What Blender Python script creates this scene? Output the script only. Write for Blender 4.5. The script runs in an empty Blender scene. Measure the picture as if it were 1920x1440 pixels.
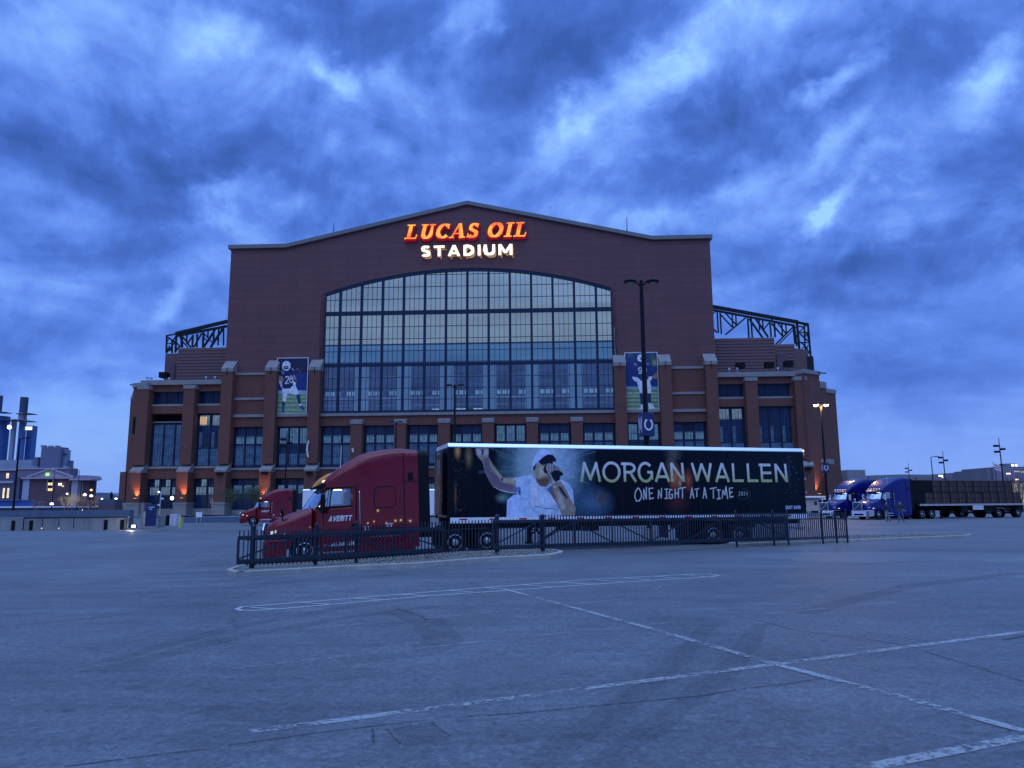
import bpy, bmesh, math, random
import numpy as np
from mathutils import Vector, Matrix, noise
C = bpy.context.scene
col = C.collection
R = math.radians
rnd = random.Random(7)

# ------------------------------------------------------------------ camera
FPX, PITCH, ROLL, EYE = 1442.0, R(9.04), R(0.4), 1.6
cam_d = bpy.data.cameras.new('camera')
cam_d.sensor_width = 36.0
cam_d.lens = FPX / 1920 * 36
cam_d.clip_start, cam_d.clip_end = 0.1, 9000
cam = bpy.data.objects.new('camera', cam_d)
col.objects.link(cam)
cam.matrix_world = Matrix.Translation((0, 0, EYE)) @ Matrix.Rotation(R(90) + PITCH, 4, 'X') @ Matrix.Rotation(-ROLL, 4, 'Z')
C.camera = cam

def ray(px, py):
    x = (px - 960) / FPX; y = -(py - 720) / FPX
    c, s = math.cos(ROLL), math.sin(ROLL)
    x2 = x * c + y * s; y2 = -x * s + y * c
    return Vector((x2, math.cos(PITCH) - y2 * math.sin(PITCH), math.sin(PITCH) + y2 * math.cos(PITCH)))

# ------------------------------------------------------------------ world: overcast blue dusk
world = bpy.data.worlds.new('World'); C.world = world; world.use_nodes = True
nt = world.node_tree; nt.nodes.clear(); N = nt.nodes; LK = nt.links
def nn(tree, t, **kw):
    n = tree.nodes.new(t)
    for k, v in kw.items(): setattr(n, k, v)
    return n
def math_(op, a=None, b=None, c=None, clamp=False):
    n = nn(nt, 'ShaderNodeMath', operation=op); n.use_clamp = clamp
    for i, v in enumerate((a, b, c)):
        if v is None: continue
        if isinstance(v, (int, float)): n.inputs[i].default_value = v
        else: LK.new(v, n.inputs[i])
    return n.outputs[0]
tc = nn(nt, 'ShaderNodeTexCoord')
sep = nn(nt, 'ShaderNodeSeparateXYZ'); LK.new(tc.outputs['Generated'], sep.inputs[0])
X, Y, Z = sep.outputs
az = math_('ARCTAN2', X, Y)
el = math_('ARCSINE', Z)
zc = math_('ADD', math_('MAXIMUM', Z, 0.0), 0.16)
comb = nn(nt, 'ShaderNodeCombineXYZ'); LK.new(math_('DIVIDE', X, zc), comb.inputs[0]); LK.new(math_('DIVIDE', Y, zc), comb.inputs[1])
def wnoise(scale, detail, rough, vec, dist=0.0, loc=(0, 0, 0)):
    mp = nn(nt, 'ShaderNodeMapping'); LK.new(vec, mp.inputs['Vector']); mp.inputs['Location'].default_value = loc
    n = nn(nt, 'ShaderNodeTexNoise'); n.inputs['Scale'].default_value = scale; n.inputs['Detail'].default_value = detail
    n.inputs['Roughness'].default_value = rough; n.inputs['Distortion'].default_value = dist
    LK.new(mp.outputs[0], n.inputs['Vector']); return n
n1 = wnoise(0.9, 9, 0.6, comb.outputs[0], 0.3, (3.1, 1.2, 0))
n2 = wnoise(1.9, 9, 0.55, comb.outputs[0], 0.35, (7.7, 4.2, 0))
n2b = wnoise(1.9, 9, 0.55, comb.outputs[0], 0.35, (7.7, 4.2 + .10, 0))
n3 = wnoise(7.5, 9, 0.56, tc.outputs['Generated'], 0.35, (1.7, 2.2, 0.4))
n3b = wnoise(7.5, 9, 0.56, tc.outputs['Generated'], 0.35, (1.7, 2.2, 0.43))
# warped sky coordinates carrying the large cloud masses
azel = nn(nt, 'ShaderNodeCombineXYZ'); LK.new(az, azel.inputs[0]); LK.new(el, azel.inputs[1])
wn = wnoise(8.0, 9, 0.6, tc.outputs['Generated'], 0.0, (0, 5, 0))
wv = nn(nt, 'ShaderNodeVectorMath', operation='SUBTRACT'); LK.new(wn.outputs['Color'], wv.inputs[0]); wv.inputs[1].default_value = (.5, .5, .5)
ws = nn(nt, 'ShaderNodeVectorMath', operation='MULTIPLY_ADD'); LK.new(wv.outputs[0], ws.inputs[0]); ws.inputs[1].default_value = (.19, .14, 0); LK.new(azel.outputs[0], ws.inputs[2])
BLOBS = [(120, 330, 330, 120, 12, -.20), (400, 340, 270, 100, 8, -.22), (660, 90, 230, 85, -15, -.17), (1040, 140, 170, 120, 0, -.24),
         (1200, 40, 260, 90, 0, -.15), (1420, 215, 270, 55, 18, -.22), (1740, 60, 270, 85, 8, -.18), (1760, 430, 330, 90, 18, -.15),
         (1330, 330, 240, 70, 10, -.14), (560, 560, 400, 60, 0, -.05), (930, 240, 110, 90, 0, -.10), (1560, 650, 500, 110, 0, -.10),
         (140, 40, 300, 80, 0, .12), (640, 172, 75, 40, -40, .34), (560, 130, 170, 40, -25, .10), (405, 50, 90, 50, 30, .26), (885, 35, 60, 95, -30, .30),
         (755, 190, 55, 40, 0, .22), (260, 180, 150, 60, -20, .10), (1210, 175, 250, 62, 24, .30), (1090, 250, 120, 50, 35, .18), (1360, 75, 160, 50, 15, .16),
         (1570, 150, 105, 26, 25, .36), (1850, 155, 90, 48, 35, .30), (1905, 110, 60, 40, 30, .15), (1640, 312, 90, 32, 0, .24), (1560, 270, 120, 26, 25, .20), (1535, 390, 70, 26, 30, .34), (1290, 395, 190, 38, 20, .20),
         (470, 392, 130, 42, 8, .28), (395, 385, 60, 26, 0, .18), (300, 560, 60, 30, 40, .22), (1640, 440, 110, 24, 20, .16), (1080, 400, 110, 50, 0, .14), (150, 830, 420, 130, 0, .22), (60, 660, 260, 60, 0, -.05), (1750, 860, 420, 110, 0, .14)]
acc = None
for (bx, by, rx, ry, rot, amp) in BLOBS:
    d = ray(bx, by).normalized()
    mp = nn(nt, 'ShaderNodeMapping', vector_type='TEXTURE')
    mp.inputs['Location'].default_value = (math.atan2(d.x, d.y), math.asin(d.z), 0)
    mp.inputs['Rotation'].default_value = (0, 0, R(rot))
    mp.inputs['Scale'].default_value = (rx / FPX, ry / FPX, 1)
    LK.new(ws.outputs[0], mp.inputs['Vector'])
    ln = nn(nt, 'ShaderNodeVectorMath', operation='LENGTH'); LK.new(mp.outputs[0], ln.inputs[0])
    mr = nn(nt, 'ShaderNodeMapRange', interpolation_type='SMOOTHSTEP'); LK.new(ln.outputs['Value'], mr.inputs[0])
    mr.inputs[1].default_value = 0.1; mr.inputs[2].default_value = 1.35; mr.inputs[3].default_value = amp * (1.35 if amp > 0 else 1.1); mr.inputs[4].default_value = 0.0
    acc = mr.outputs[0] if acc is None else math_('ADD', acc, mr.outputs[0])
fb = math_('ADD', math_('MULTIPLY', math_('SUBTRACT', n1.outputs['Fac'], .5), .75), math_('MULTIPLY', math_('SUBTRACT', n2.outputs['Fac'], .5), .48))
fb = math_('ADD', fb, math_('MULTIPLY', math_('SUBTRACT', n3.outputs['Fac'], .5), .78))
# relief: cloud rims catch the light on their upper side
fb = math_('ADD', fb, math_('MULTIPLY', math_('SUBTRACT', n2.outputs['Fac'], n2b.outputs['Fac']), .75))
fb = math_('ADD', fb, math_('MULTIPLY', math_('SUBTRACT', n3.outputs['Fac'], n3b.outputs['Fac']), .8))
elm = nn(nt, 'ShaderNodeMapRange', interpolation_type='SMOOTHSTEP'); LK.new(el, elm.inputs[0])
elm.inputs[1].default_value = 0.0; elm.inputs[2].default_value = .34; elm.inputs[3].default_value = .12; elm.inputs[4].default_value = 1.0
cval = math_('ADD', math_('ADD', math_('MULTIPLY', fb, elm.outputs[0]), acc), .45)
hz = nn(nt, 'ShaderNodeMapRange', interpolation_type='SMOOTHSTEP'); LK.new(el, hz.inputs[0])
hz.inputs[1].default_value = -.02; hz.inputs[2].default_value = .2; hz.inputs[3].default_value = .10; hz.inputs[4].default_value = 0.0
cval = math_('ADD', cval, hz.outputs[0], clamp=True)
rp = nn(nt, 'ShaderNodeValToRGB'); LK.new(cval, rp.inputs[0])
els = rp.color_ramp.elements
els[0].position = 0.0; els[0].color = (.040, .112, .43, 1)
els[1].position = 1.0; els[1].color = (.34, .64, 1.08, 1)
for p, c in ((.28, (.068, .172, .63)), (.5, (.118, .262, .84)), (.7, (.19, .38, .98)), (.86, (.25, .48, 1.0))):
    e = els.new(p); e.color = (*c, 1)
# pale horizon air
hm = nn(nt, 'ShaderNodeMapRange', interpolation_type='SMOOTHSTEP'); LK.new(el, hm.inputs[0])
hm.inputs[1].default_value = -.02; hm.inputs[2].default_value = .16; hm.inputs[3].default_value = .55; hm.inputs[4].default_value = 0.0
mixh = nn(nt, 'ShaderNodeMix', data_type='RGBA'); LK.new(hm.outputs[0], mixh.inputs[0]); LK.new(rp.outputs[0], mixh.inputs[6]); mixh.inputs[7].default_value = (.215, .345, .79, 1)
# thinner, brighter overcast towards the zenith (CIE overcast sky), less blue
zm = nn(nt, 'ShaderNodeMapRange', interpolation_type='SMOOTHSTEP'); LK.new(el, zm.inputs[0])
zm.inputs[1].default_value = R(38); zm.inputs[2].default_value = R(75); zm.inputs[3].default_value = 0.0; zm.inputs[4].default_value = 1.0
gain = nn(nt, 'ShaderNodeMix', data_type='RGBA'); LK.new(zm.outputs[0], gain.inputs[0]); gain.inputs[6].default_value = (1, 1, 1, 1); gain.inputs[7].default_value = (6.2, 4.9, 3.1, 1)
mulz = nn(nt, 'ShaderNodeMix', data_type='RGBA', blend_type='MULTIPLY'); mulz.inputs[0].default_value = 1.0
LK.new(mixh.outputs[2], mulz.inputs[6]); LK.new(gain.outputs[2], mulz.inputs[7])
# the brighter half of the evening sky lies behind the camera
bk = nn(nt, 'ShaderNodeMapRange', interpolation_type='SMOOTHSTEP'); LK.new(Y, bk.inputs[0])
bk.inputs[1].default_value = .25; bk.inputs[2].default_value = -.8; bk.inputs[3].default_value = 0.0; bk.inputs[4].default_value = 1.0
bk2 = nn(nt, 'ShaderNodeMapRange', interpolation_type='SMOOTHSTEP'); LK.new(el, bk2.inputs[0])
bk2.inputs[1].default_value = R(6); bk2.inputs[2].default_value = R(40); bk2.inputs[3].default_value = 0.0; bk2.inputs[4].default_value = 1.0
gain2 = nn(nt, 'ShaderNodeMix', data_type='RGBA'); LK.new(math_('MULTIPLY', bk.outputs[0], bk2.outputs[0]), gain2.inputs[0]); gain2.inputs[6].default_value = (1, 1, 1, 1); gain2.inputs[7].default_value = (2.3, 2.1, 1.8, 1)
mulb = nn(nt, 'ShaderNodeMix', data_type='RGBA', blend_type='MULTIPLY'); mulb.inputs[0].default_value = 1.0
LK.new(mulz.outputs[2], mulb.inputs[6]); LK.new(gain2.outputs[2], mulb.inputs[7])
sky = nn(nt, 'ShaderNodeTexSky', sky_type='NISHITA'); sky.sun_disc = False
sky.sun_elevation = R(2.0); sky.sun_rotation = R(200)
bg1 = nn(nt, 'ShaderNodeBackground'); LK.new(mulb.outputs[2], bg1.inputs[0]); bg1.inputs[1].default_value = 1.0
bg2 = nn(nt, 'ShaderNodeBackground'); LK.new(sky.outputs[0], bg2.inputs[0]); bg2.inputs[1].default_value = 0.004
adds = nn(nt, 'ShaderNodeAddShader'); LK.new(bg1.outputs[0], adds.inputs[0]); LK.new(bg2.outputs[0], adds.inputs[1])
wo = nn(nt, 'ShaderNodeOutputWorld'); LK.new(adds.outputs[0], wo.inputs[0])
# a last trace of directional daylight, behind the camera
sun_d = bpy.data.lights.new('sun', 'SUN'); sun_d.energy = 0.22; sun_d.angle = R(35); sun_d.color = (1, .86, .78)
sun = bpy.data.objects.new('sun', sun_d); col.objects.link(sun)
sun.rotation_euler = (R(48), 0, R(-20))
vs = C.view_settings
vs.view_transform = 'Standard'; vs.look = 'None'; vs.exposure = 0.0; vs.gamma = 1.0; vs.use_curve_mapping = False
C.cycles.max_bounces = 6; C.cycles.transparent_max_bounces = 12

# ------------------------------------------------------------------ materials
MATS = {}
def mat(name, c, rough=.7, metal=0.0, var=.12, vscale=1.5, spec=.5, bump=0.0, bscale=20.0, coat=0.0, emit=None, estr=1.0, brick=None, streak=0.0):
    if name in MATS: return MATS[name]
    m = bpy.data.materials.new(name); m.use_nodes = True; t = m.node_tree
    b = t.nodes['Principled BSDF']
    b.inputs['Base Color'].default_value = (*c, 1); b.inputs['Roughness'].default_value = rough; b.inputs['Metallic'].default_value = metal
    b.inputs['Specular IOR Level'].default_value = spec
    if coat: b.inputs['Coat Weight'].default_value = coat; b.inputs['Coat Roughness'].default_value = .03
    if emit:
        b.inputs['Emission Color'].default_value = (*emit, 1); b.inputs['Emission Strength'].default_value = estr
    co = nn(t, 'ShaderNodeTexCoord')
    src = None
    if brick:
        bw, bh, mc = brick
        mp = nn(t, 'ShaderNodeMapping'); mp.inputs['Rotation'].default_value = (R(90), 0, 0)
        t.links.new(co.outputs['Object'], mp.inputs[0])
        bk = nn(t, 'ShaderNodeTexBrick'); bk.inputs['Scale'].default_value = 1.0; bk.inputs['Brick Width'].default_value = bw; bk.inputs['Row Height'].default_value = bh
        bk.inputs['Mortar Size'].default_value = .012; bk.inputs['Color1'].default_value = (*c, 1); bk.inputs['Color2'].default_value = (*[x * .82 for x in c], 1); bk.inputs['Mortar'].default_value = (*mc, 1)
        t.links.new(mp.outputs[0], bk.inputs[0]); src = bk.outputs[0]
    if var:
        nz = nn(t, 'ShaderNodeTexNoise'); nz.inputs['Scale'].default_value = vscale; nz.inputs['Detail'].default_value = 6; nz.inputs['Roughness'].default_value = .6
        if streak:
            mp2 = nn(t, 'ShaderNodeMapping'); mp2.inputs['Scale'].default_value = (1, 1, streak); t.links.new(co.outputs['Object'], mp2.inputs[0]); t.links.new(mp2.outputs[0], nz.inputs[0])
        else: t.links.new(co.outputs['Object'], nz.inputs[0])
        mr = nn(t, 'ShaderNodeMapRange'); t.links.new(nz.outputs['Fac'], mr.inputs[0]); mr.inputs[1].default_value = .3; mr.inputs[2].default_value = .7
        mr.inputs[3].default_value = 1 - var; mr.inputs[4].default_value = 1 + var
        hs = nn(t, 'ShaderNodeHueSaturation'); t.links.new(mr.outputs[0], hs.inputs['Value'])
        if src: t.links.new(src, hs.inputs['Color'])
        else: hs.inputs['Color'].default_value = (*c, 1)
        t.links.new(hs.outputs[0], b.inputs['Base Color'])
        if rough > .2:
            mr2 = nn(t, 'ShaderNodeMapRange'); t.links.new(nz.outputs['Fac'], mr2.inputs[0]); mr2.inputs[3].default_value = max(.05, rough - .12); mr2.inputs[4].default_value = min(1, rough + .12)
            t.links.new(mr2.outputs[0], b.inputs['Roughness'])
    if bump:
        bz = nn(t, 'ShaderNodeTexNoise'); bz.inputs['Scale'].default_value = bscale; bz.inputs['Detail'].default_value = 5
        t.links.new(co.outputs['Object'], bz.inputs[0])
        bp = nn(t, 'ShaderNodeBump'); bp.inputs['Strength'].default_value = bump; bp.inputs['Distance'].default_value = .02
        t.links.new(bz.outputs['Fac'], bp.inputs['Height']); t.links.new(bp.outputs[0], b.inputs['Normal'])
    MATS[name] = m; return m
def emat(name, c, s=1.0):
    if name in MATS: return MATS[name]
    m = bpy.data.materials.new(name); m.use_nodes = True; t = m.node_tree; t.nodes.clear()
    e = nn(t, 'ShaderNodeEmission'); e.inputs[0].default_value = (*c, 1); e.inputs[1].default_value = s
    o = nn(t, 'ShaderNodeOutputMaterial'); t.links.new(e.outputs[0], o.inputs[0]); MATS[name] = m; return m
def interior_mat(name, c, var=.25, sx=.25, sz=.5):
    if name in MATS: return MATS[name]
    m = emat(name, c); t = m.node_tree; e = [n for n in t.nodes if n.type == 'EMISSION'][0]
    co = nn(t, 'ShaderNodeTexCoord'); mp = nn(t, 'ShaderNodeMapping'); mp.inputs['Scale'].default_value = (sx, .1, sz)
    nz = nn(t, 'ShaderNodeTexNoise'); nz.inputs['Scale'].default_value = 1; nz.inputs['Detail'].default_value = 5
    t.links.new(co.outputs['Object'], mp.inputs[0]); t.links.new(mp.outputs[0], nz.inputs[0])
    mr = nn(t, 'ShaderNodeMapRange'); t.links.new(nz.outputs['Fac'], mr.inputs[0]); mr.inputs[1].default_value = .3; mr.inputs[2].default_value = .7; mr.inputs[3].default_value = 1 - var; mr.inputs[4].default_value = 1 + var
    t.links.new(mr.outputs[0], e.inputs[1]); return m
def glass_mat(name, tint, gloss=.3, rough=.03):
    m = bpy.data.materials.new(name); m.use_nodes = True; t = m.node_tree; t.nodes.clear()
    tr = nn(t, 'ShaderNodeBsdfTransparent'); tr.inputs[0].default_value = (*tint, 1)
    gl = nn(t, 'ShaderNodeBsdfGlossy'); gl.inputs['Roughness'].default_value = rough; gl.inputs[0].default_value = (.9, .95, 1, 1)
    co = nn(t, 'ShaderNodeTexCoord'); nz = nn(t, 'ShaderNodeTexNoise'); nz.inputs['Scale'].default_value = .7; t.links.new(co.outputs['Object'], nz.inputs[0])
    bp = nn(t, 'ShaderNodeBump'); bp.inputs['Strength'].default_value = .05; t.links.new(nz.outputs['Fac'], bp.inputs['Height']); t.links.new(bp.outputs[0], gl.inputs['Normal'])
    lw = nn(t, 'ShaderNodeLayerWeight'); lw.inputs[0].default_value = .3
    mr = nn(t, 'ShaderNodeMapRange'); t.links.new(lw.outputs['Facing'], mr.inputs[0]); mr.inputs[3].default_value = gloss; mr.inputs[4].default_value = 1.0
    mx = nn(t, 'ShaderNodeMixShader'); t.links.new(mr.outputs[0], mx.inputs[0]); t.links.new(tr.outputs[0], mx.inputs[1]); t.links.new(gl.outputs[0], mx.inputs[2])
    o = nn(t, 'ShaderNodeOutputMaterial'); t.links.new(mx.outputs[0], o.inputs[0]); MATS[name] = m; return m

M_brick = mat('red_brick', (.155, .056, .040), .85, var=.14, vscale=.35, brick=(.6, .2, (.11, .075, .06)))
M_clad = mat('maroon_cladding', (.128, .046, .046), .6, var=.12, vscale=.5, streak=.12)
M_rib = mat('maroon_ribbed_metal', (.12, .055, .055), .55, var=.06)
M_stone = mat('limestone', (.24, .23, .215), .85, var=.12, vscale=.8, bump=.2)
M_conc = mat('concrete', (.26, .26, .25), .9, var=.2, vscale=1.2, bump=.3, streak=.2)
M_kerb = mat('kerb_concrete', (.34, .325, .285), .9, var=.2, vscale=2.5, bump=.4)
M_navy = mat('navy_frame_paint', (.014, .030, .066), .5, var=.05, spec=.15)
M_steel = mat('dark_green_steel', (.014, .022, .028), .55, var=.1, spec=.15)
M_pole = mat('black_pole_paint', (.006, .008, .012), .45, var=.1, spec=.15)
M_fence = mat('slate_fence_paint', (.024, .037, .058), .4, var=.1, spec=.15)
M_tyre = mat('tyre_rubber', (.007, .007, .008), .85, var=.2, spec=.15, bump=.3)
M_black = mat('black_plastic', (.006, .006, .008), .5, var=.1, spec=.15)
M_dark = mat('chassis_black', (.008, .008, .009), .7, var=.2, spec=.15)
M_chrome = mat('chrome', (.75, .75, .76), .12, 1.0, var=0)
M_alu = mat('aluminium', (.6, .6, .62), .32, .9, var=.08)
M_white = mat('white_paint', (.8, .8, .8), .4, var=.04)
M_red = mat('maroon_truck_paint', (.17, .0006, .008), .4, var=.05, vscale=.8, coat=.8, spec=.05)
M_redlens = mat('red_reflector', (.45, .01, .02), .3, var=.05)
M_blue = mat('royal_blue_truck_paint', (.002, .007, .13), .3, var=.05, coat=.5, spec=.2)
M_sblue = mat('sign_blue', (.008, .02, .095), .4, var=.05)
M_glassdk = mat('dark_window_glass', (.008, .018, .045), .07, var=.2, vscale=.2, spec=.25)
M_glassb = mat('blue_tinted_glass', (.014, .038, .092), .1, var=.3, vscale=.15, spec=.3)
M_cabglass = glass_mat('cab_glass', (.62, .74, .76), .22, .02)
M_windshield = glass_mat('windshield_glass', (.75, .85, .88), .55, .03)
M_greatglass = glass_mat('curtain_wall_glass', (.80, .87, .90), .07, .04)
M_seat = mat('cab_interior_grey', (.35, .30, .2), .8, var=.3, vscale=4)
M_lamp_w = emat('warm_lamp_glow', (1, .70, .30), 22)
M_lamp_c = emat('cool_lamp_glow', (.9, .95, 1), 6)
M_lamp_s = emat('small_lamp_glow', (1, .80, .5), 1.4)

# ------------------------------------------------------------------ mesh builder
class MB:
    def __init__(s): s.v = []; s.f = []; s.mi = []
    def add(s, vs, fs, mi=0):
        o = len(s.v); s.v += [tuple(v) for v in vs]; s.f += [tuple(i + o for i in f) for f in fs]; s.mi += [mi] * len(fs); return s
    def box(s, x0, x1, y0, y1, z0, z1, mi=0, M=None):
        vs = [(x, y, z) for z in (z0, z1) for y in (y0, y1) for x in (x0, x1)]
        if M is not None: vs = [M @ Vector(v) for v in vs]
        return s.add(vs, [(0, 2, 3, 1), (4, 5, 7, 6), (0, 1, 5, 4), (2, 6, 7, 3), (0, 4, 6, 2), (1, 3, 7, 5)], mi)
    def prism_y(s, poly, y0, y1, mi=0):   # poly in (x,z), CCW seen from -y
        n = len(poly); vs = [(x, y0, z) for x, z in poly] + [(x, y1, z) for x, z in poly]
        fs = [tuple(range(n)), tuple(range(2 * n - 1, n - 1, -1))] + [(i, i + n, (i + 1) % n + n, (i + 1) % n) for i in range(n)]
        return s.add(vs, fs, mi)
    def prism_x(s, poly, x0, x1, mi=0):   # poly in (y,z)
        n = len(poly); vs = [(x0, y, z) for y, z in poly] + [(x1, y, z) for y, z in poly]
        fs = [tuple(range(n - 1, -1, -1)), tuple(range(n, 2 * n))] + [(i, (i + 1) % n, (i + 1) % n + n, i + n) for i in range(n)]
        return s.add(vs, fs, mi)
    def prism_z(s, poly, z0, z1, mi=0):
        n = len(poly); vs = [(x, y, z0) for x, y in poly] + [(x, y, z1) for x, y in poly]
        fs = [tuple(range(n - 1, -1, -1)), tuple(range(n, 2 * n))] + [(i, (i + 1) % n, (i + 1) % n + n, i + n) for i in range(n)]
        return s.add(vs, fs, mi)
    def cyl(s, p0, p1, r0, r1=None, n=10, mi=0, caps=True):
        r1 = r0 if r1 is None else r1
        p0 = Vector(p0); p1 = Vector(p1); d = (p1 - p0)
        if d.length < 1e-6: return s
        d.normalize(); a = d.orthogonal().normalized(); b = d.cross(a)
        vs = []
        for p, r in ((p0, r0), (p1, r1)):
            for i in range(n):
                t = 2 * math.pi * i / n; vs.append(p + a * (r * math.cos(t)) + b * (r * math.sin(t)))
        fs = [(i, (i + 1) % n, (i + 1) % n + n, i + n) for i in range(n)]
        if caps: fs += [tuple(range(n - 1, -1, -1)), tuple(range(n, 2 * n))]
        return s.add(vs, fs, mi)
    def tube(s, pts, r, n=6, mi=0):
        for a, b in zip(pts[:-1], pts[1:]): s.cyl(a, b, r, r, n, mi)
        return s
    def beam(s, a, b, w, h=None, mi=0):
        h = w if h is None else h
        a = Vector(a); b = Vector(b); d = (b - a).normalized()
        u = d.cross(Vector((0, 1, 0)));
        if u.length < .05: u = d.cross(Vector((1, 0, 0)))
        u.normalize(); v = d.cross(u).normalized()
        vs = [p + u * (sx * w / 2) + v * (sy * h / 2) for p in (a, b) for sx, sy in ((-1, -1), (1, -1), (1, 1), (-1, 1))]
        return s.add(vs, [(0, 1, 2, 3), (7, 6, 5, 4), (0, 4, 5, 1), (1, 5, 6, 2), (2, 6, 7, 3), (3, 7, 4, 0)], mi)
    def lathe(s, c, axis, prof, n=16, mi=0):
        c = Vector(c); d = Vector(axis).normalized(); a = d.orthogonal().normalized(); b = d.cross(a); m = len(prof)
        vs = [c + d * h + a * (r * math.cos(2 * math.pi * i / n)) + b * (r * math.sin(2 * math.pi * i / n)) for h, r in prof for i in range(n)]
        fs = [(j * n + i, j * n + (i + 1) % n, (j + 1) * n + (i + 1) % n, (j + 1) * n + i) for j in range(m - 1) for i in range(n)]
        fs += [tuple(range(n - 1, -1, -1)), tuple(range((m - 1) * n, m * n))]
        return s.add(vs, fs, mi)
    def quad(s, a, b, c, d, mi=0): return s.add([a, b, c, d], [(0, 1, 2, 3)], mi)
    def loft(s, secs, mi=0, caps=True):
        n = len(secs[0]); vs = [p for q in secs for p in q]
        fs = [(j * n + i, j * n + (i + 1) % n, (j + 1) * n + (i + 1) % n, (j + 1) * n + i) for j in range(len(secs) - 1) for i in range(n)]
        if caps: fs += [tuple(range(n - 1, -1, -1)), tuple(range((len(secs) - 1) * n, len(secs) * n))]
        return s.add(vs, fs, mi)
    def mesh(s, name, mats, smooth=False):
        me = bpy.data.meshes.new(name); me.from_pydata(s.v, [], s.f)
        for m in (mats if isinstance(mats, (list, tuple)) else [mats]): me.materials.append(m)
        me.polygons.foreach_set('material_index', s.mi)
        bm = bmesh.new(); bm.from_mesh(me); bmesh.ops.recalc_face_normals(bm, faces=bm.faces); bm.to_mesh(me); bm.free()
        if smooth: me.polygons.foreach_set('use_smooth', [True] * len(me.polygons))
        me.update(); return me
    def build(s, name, mats, parent=None, smooth=False, bevel=0.0, autosmooth=None):
        me = s.mesh(name, mats, smooth)
        o = bpy.data.objects.new(name, me); col.objects.link(o)
        if parent is not None: o.parent = parent
        if bevel:
            b = o.modifiers.new('bevel', 'BEVEL'); b.width = bevel; b.segments = 2; b.limit_method = 'ANGLE'
        if autosmooth:
            me.polygons.foreach_set('use_smooth', [True] * len(me.polygons))
            e = o.modifiers.new('edge_split', 'EDGE_SPLIT'); e.split_angle = R(autosmooth)
        return o
def tag(o, label=None, cat=None, group=None, kind=None):
    if label: o['label'] = label
    if cat: o['category'] = cat
    if group: o['group'] = group
    if kind: o['kind'] = kind
    return o
def thing(name, label, cat, loc=(0, 0, 0), rotz=0.0, group=None, mw=None):
    o = bpy.data.objects.new(name, None); col.objects.link(o)
    if mw is not None: o.matrix_world = mw
    else: o.location = loc; o.rotation_euler = (0, 0, rotz)
    return tag(o, label, cat, group)
KIDS = None
def copy_tree(o, label, mw=None, loc=None, rotz=None):
    def rec(src, par):
        c = src.copy(); col.objects.link(c)
        if par is not None: c.parent = par
        for ch in [x for x in allobj if x.parent == src]: rec(ch, c)
        return c
    allobj = list(o.children_recursive)
    c = rec(o, None); c['label'] = label
    if mw is not None: c.matrix_world = mw
    if loc is not None: c.location = loc
    if rotz is not None: c.rotation_euler = (0, 0, rotz)
    return c

# ------------------------------------------------------------------ ground
def ss(x, a, b):
    t = min(1, max(0, (x - a) / (b - a))); return t * t * (3 - 2 * t)
def gz(x, y):
    return (-.16 * ss(y, 25.5, 29.5) - .34 * ss(-x, -1, 9) * ss(y, 16, 26) + .10 * ss(x, 2, 9) * ss(y, 26, 31)) * (1 - .25 * ss(y, 45, 90)) + .10 * ss(y, 45, 90) * ss(x, -10, 20)
def gpt(px, py, dz=0.0):
    d = ray(px, py); z = 0.0
    for _ in range(40):
        t = (z - EYE) / d.z; x, y = d.x * t, d.y * t
        z = .5 * z + .5 * (gz(x, y) + dz)
    return Vector((x, y, gz(x, y) + dz))
def atY(px, py, Yd):
    d = ray(px, py); t = Yd / d.y; return Vector((d.x * t, Yd, EYE + d.z * t))
def axis_list(segs):
    out = []
    for a, b, st in segs:
        n = max(1, round((b - a) / st)); out += [a + (b - a) * i / n for i in range(n)]
    return out + [segs[-1][1]]
xs = axis_list([(-3000, -300, 450), (-300, -60, 40), (-60, -14, 2.0), (-14, 18, .4), (18, 60, 2.0), (60, 300, 40), (300, 3000, 450)])
ys = axis_list([(-600, -20, 145), (-20, 14, 2.0), (14, 36, .4), (36, 100, 2.0), (100, 300, 50), (300, 4500, 600)])
def drop(x, y): return gz(x, y)
gm = bpy.data.meshes.new('asphalt_ground')
gm.from_pydata([(x, y, drop(x, y)) for y in ys for x in xs], [], [(j * len(xs) + i, j * len(xs) + i + 1, (j + 1) * len(xs) + i + 1, (j + 1) * len(xs) + i) for j in range(len(ys) - 1) for i in range(len(xs) - 1)])
gm.polygons.foreach_set('use_smooth', [True] * len(gm.polygons))
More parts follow.
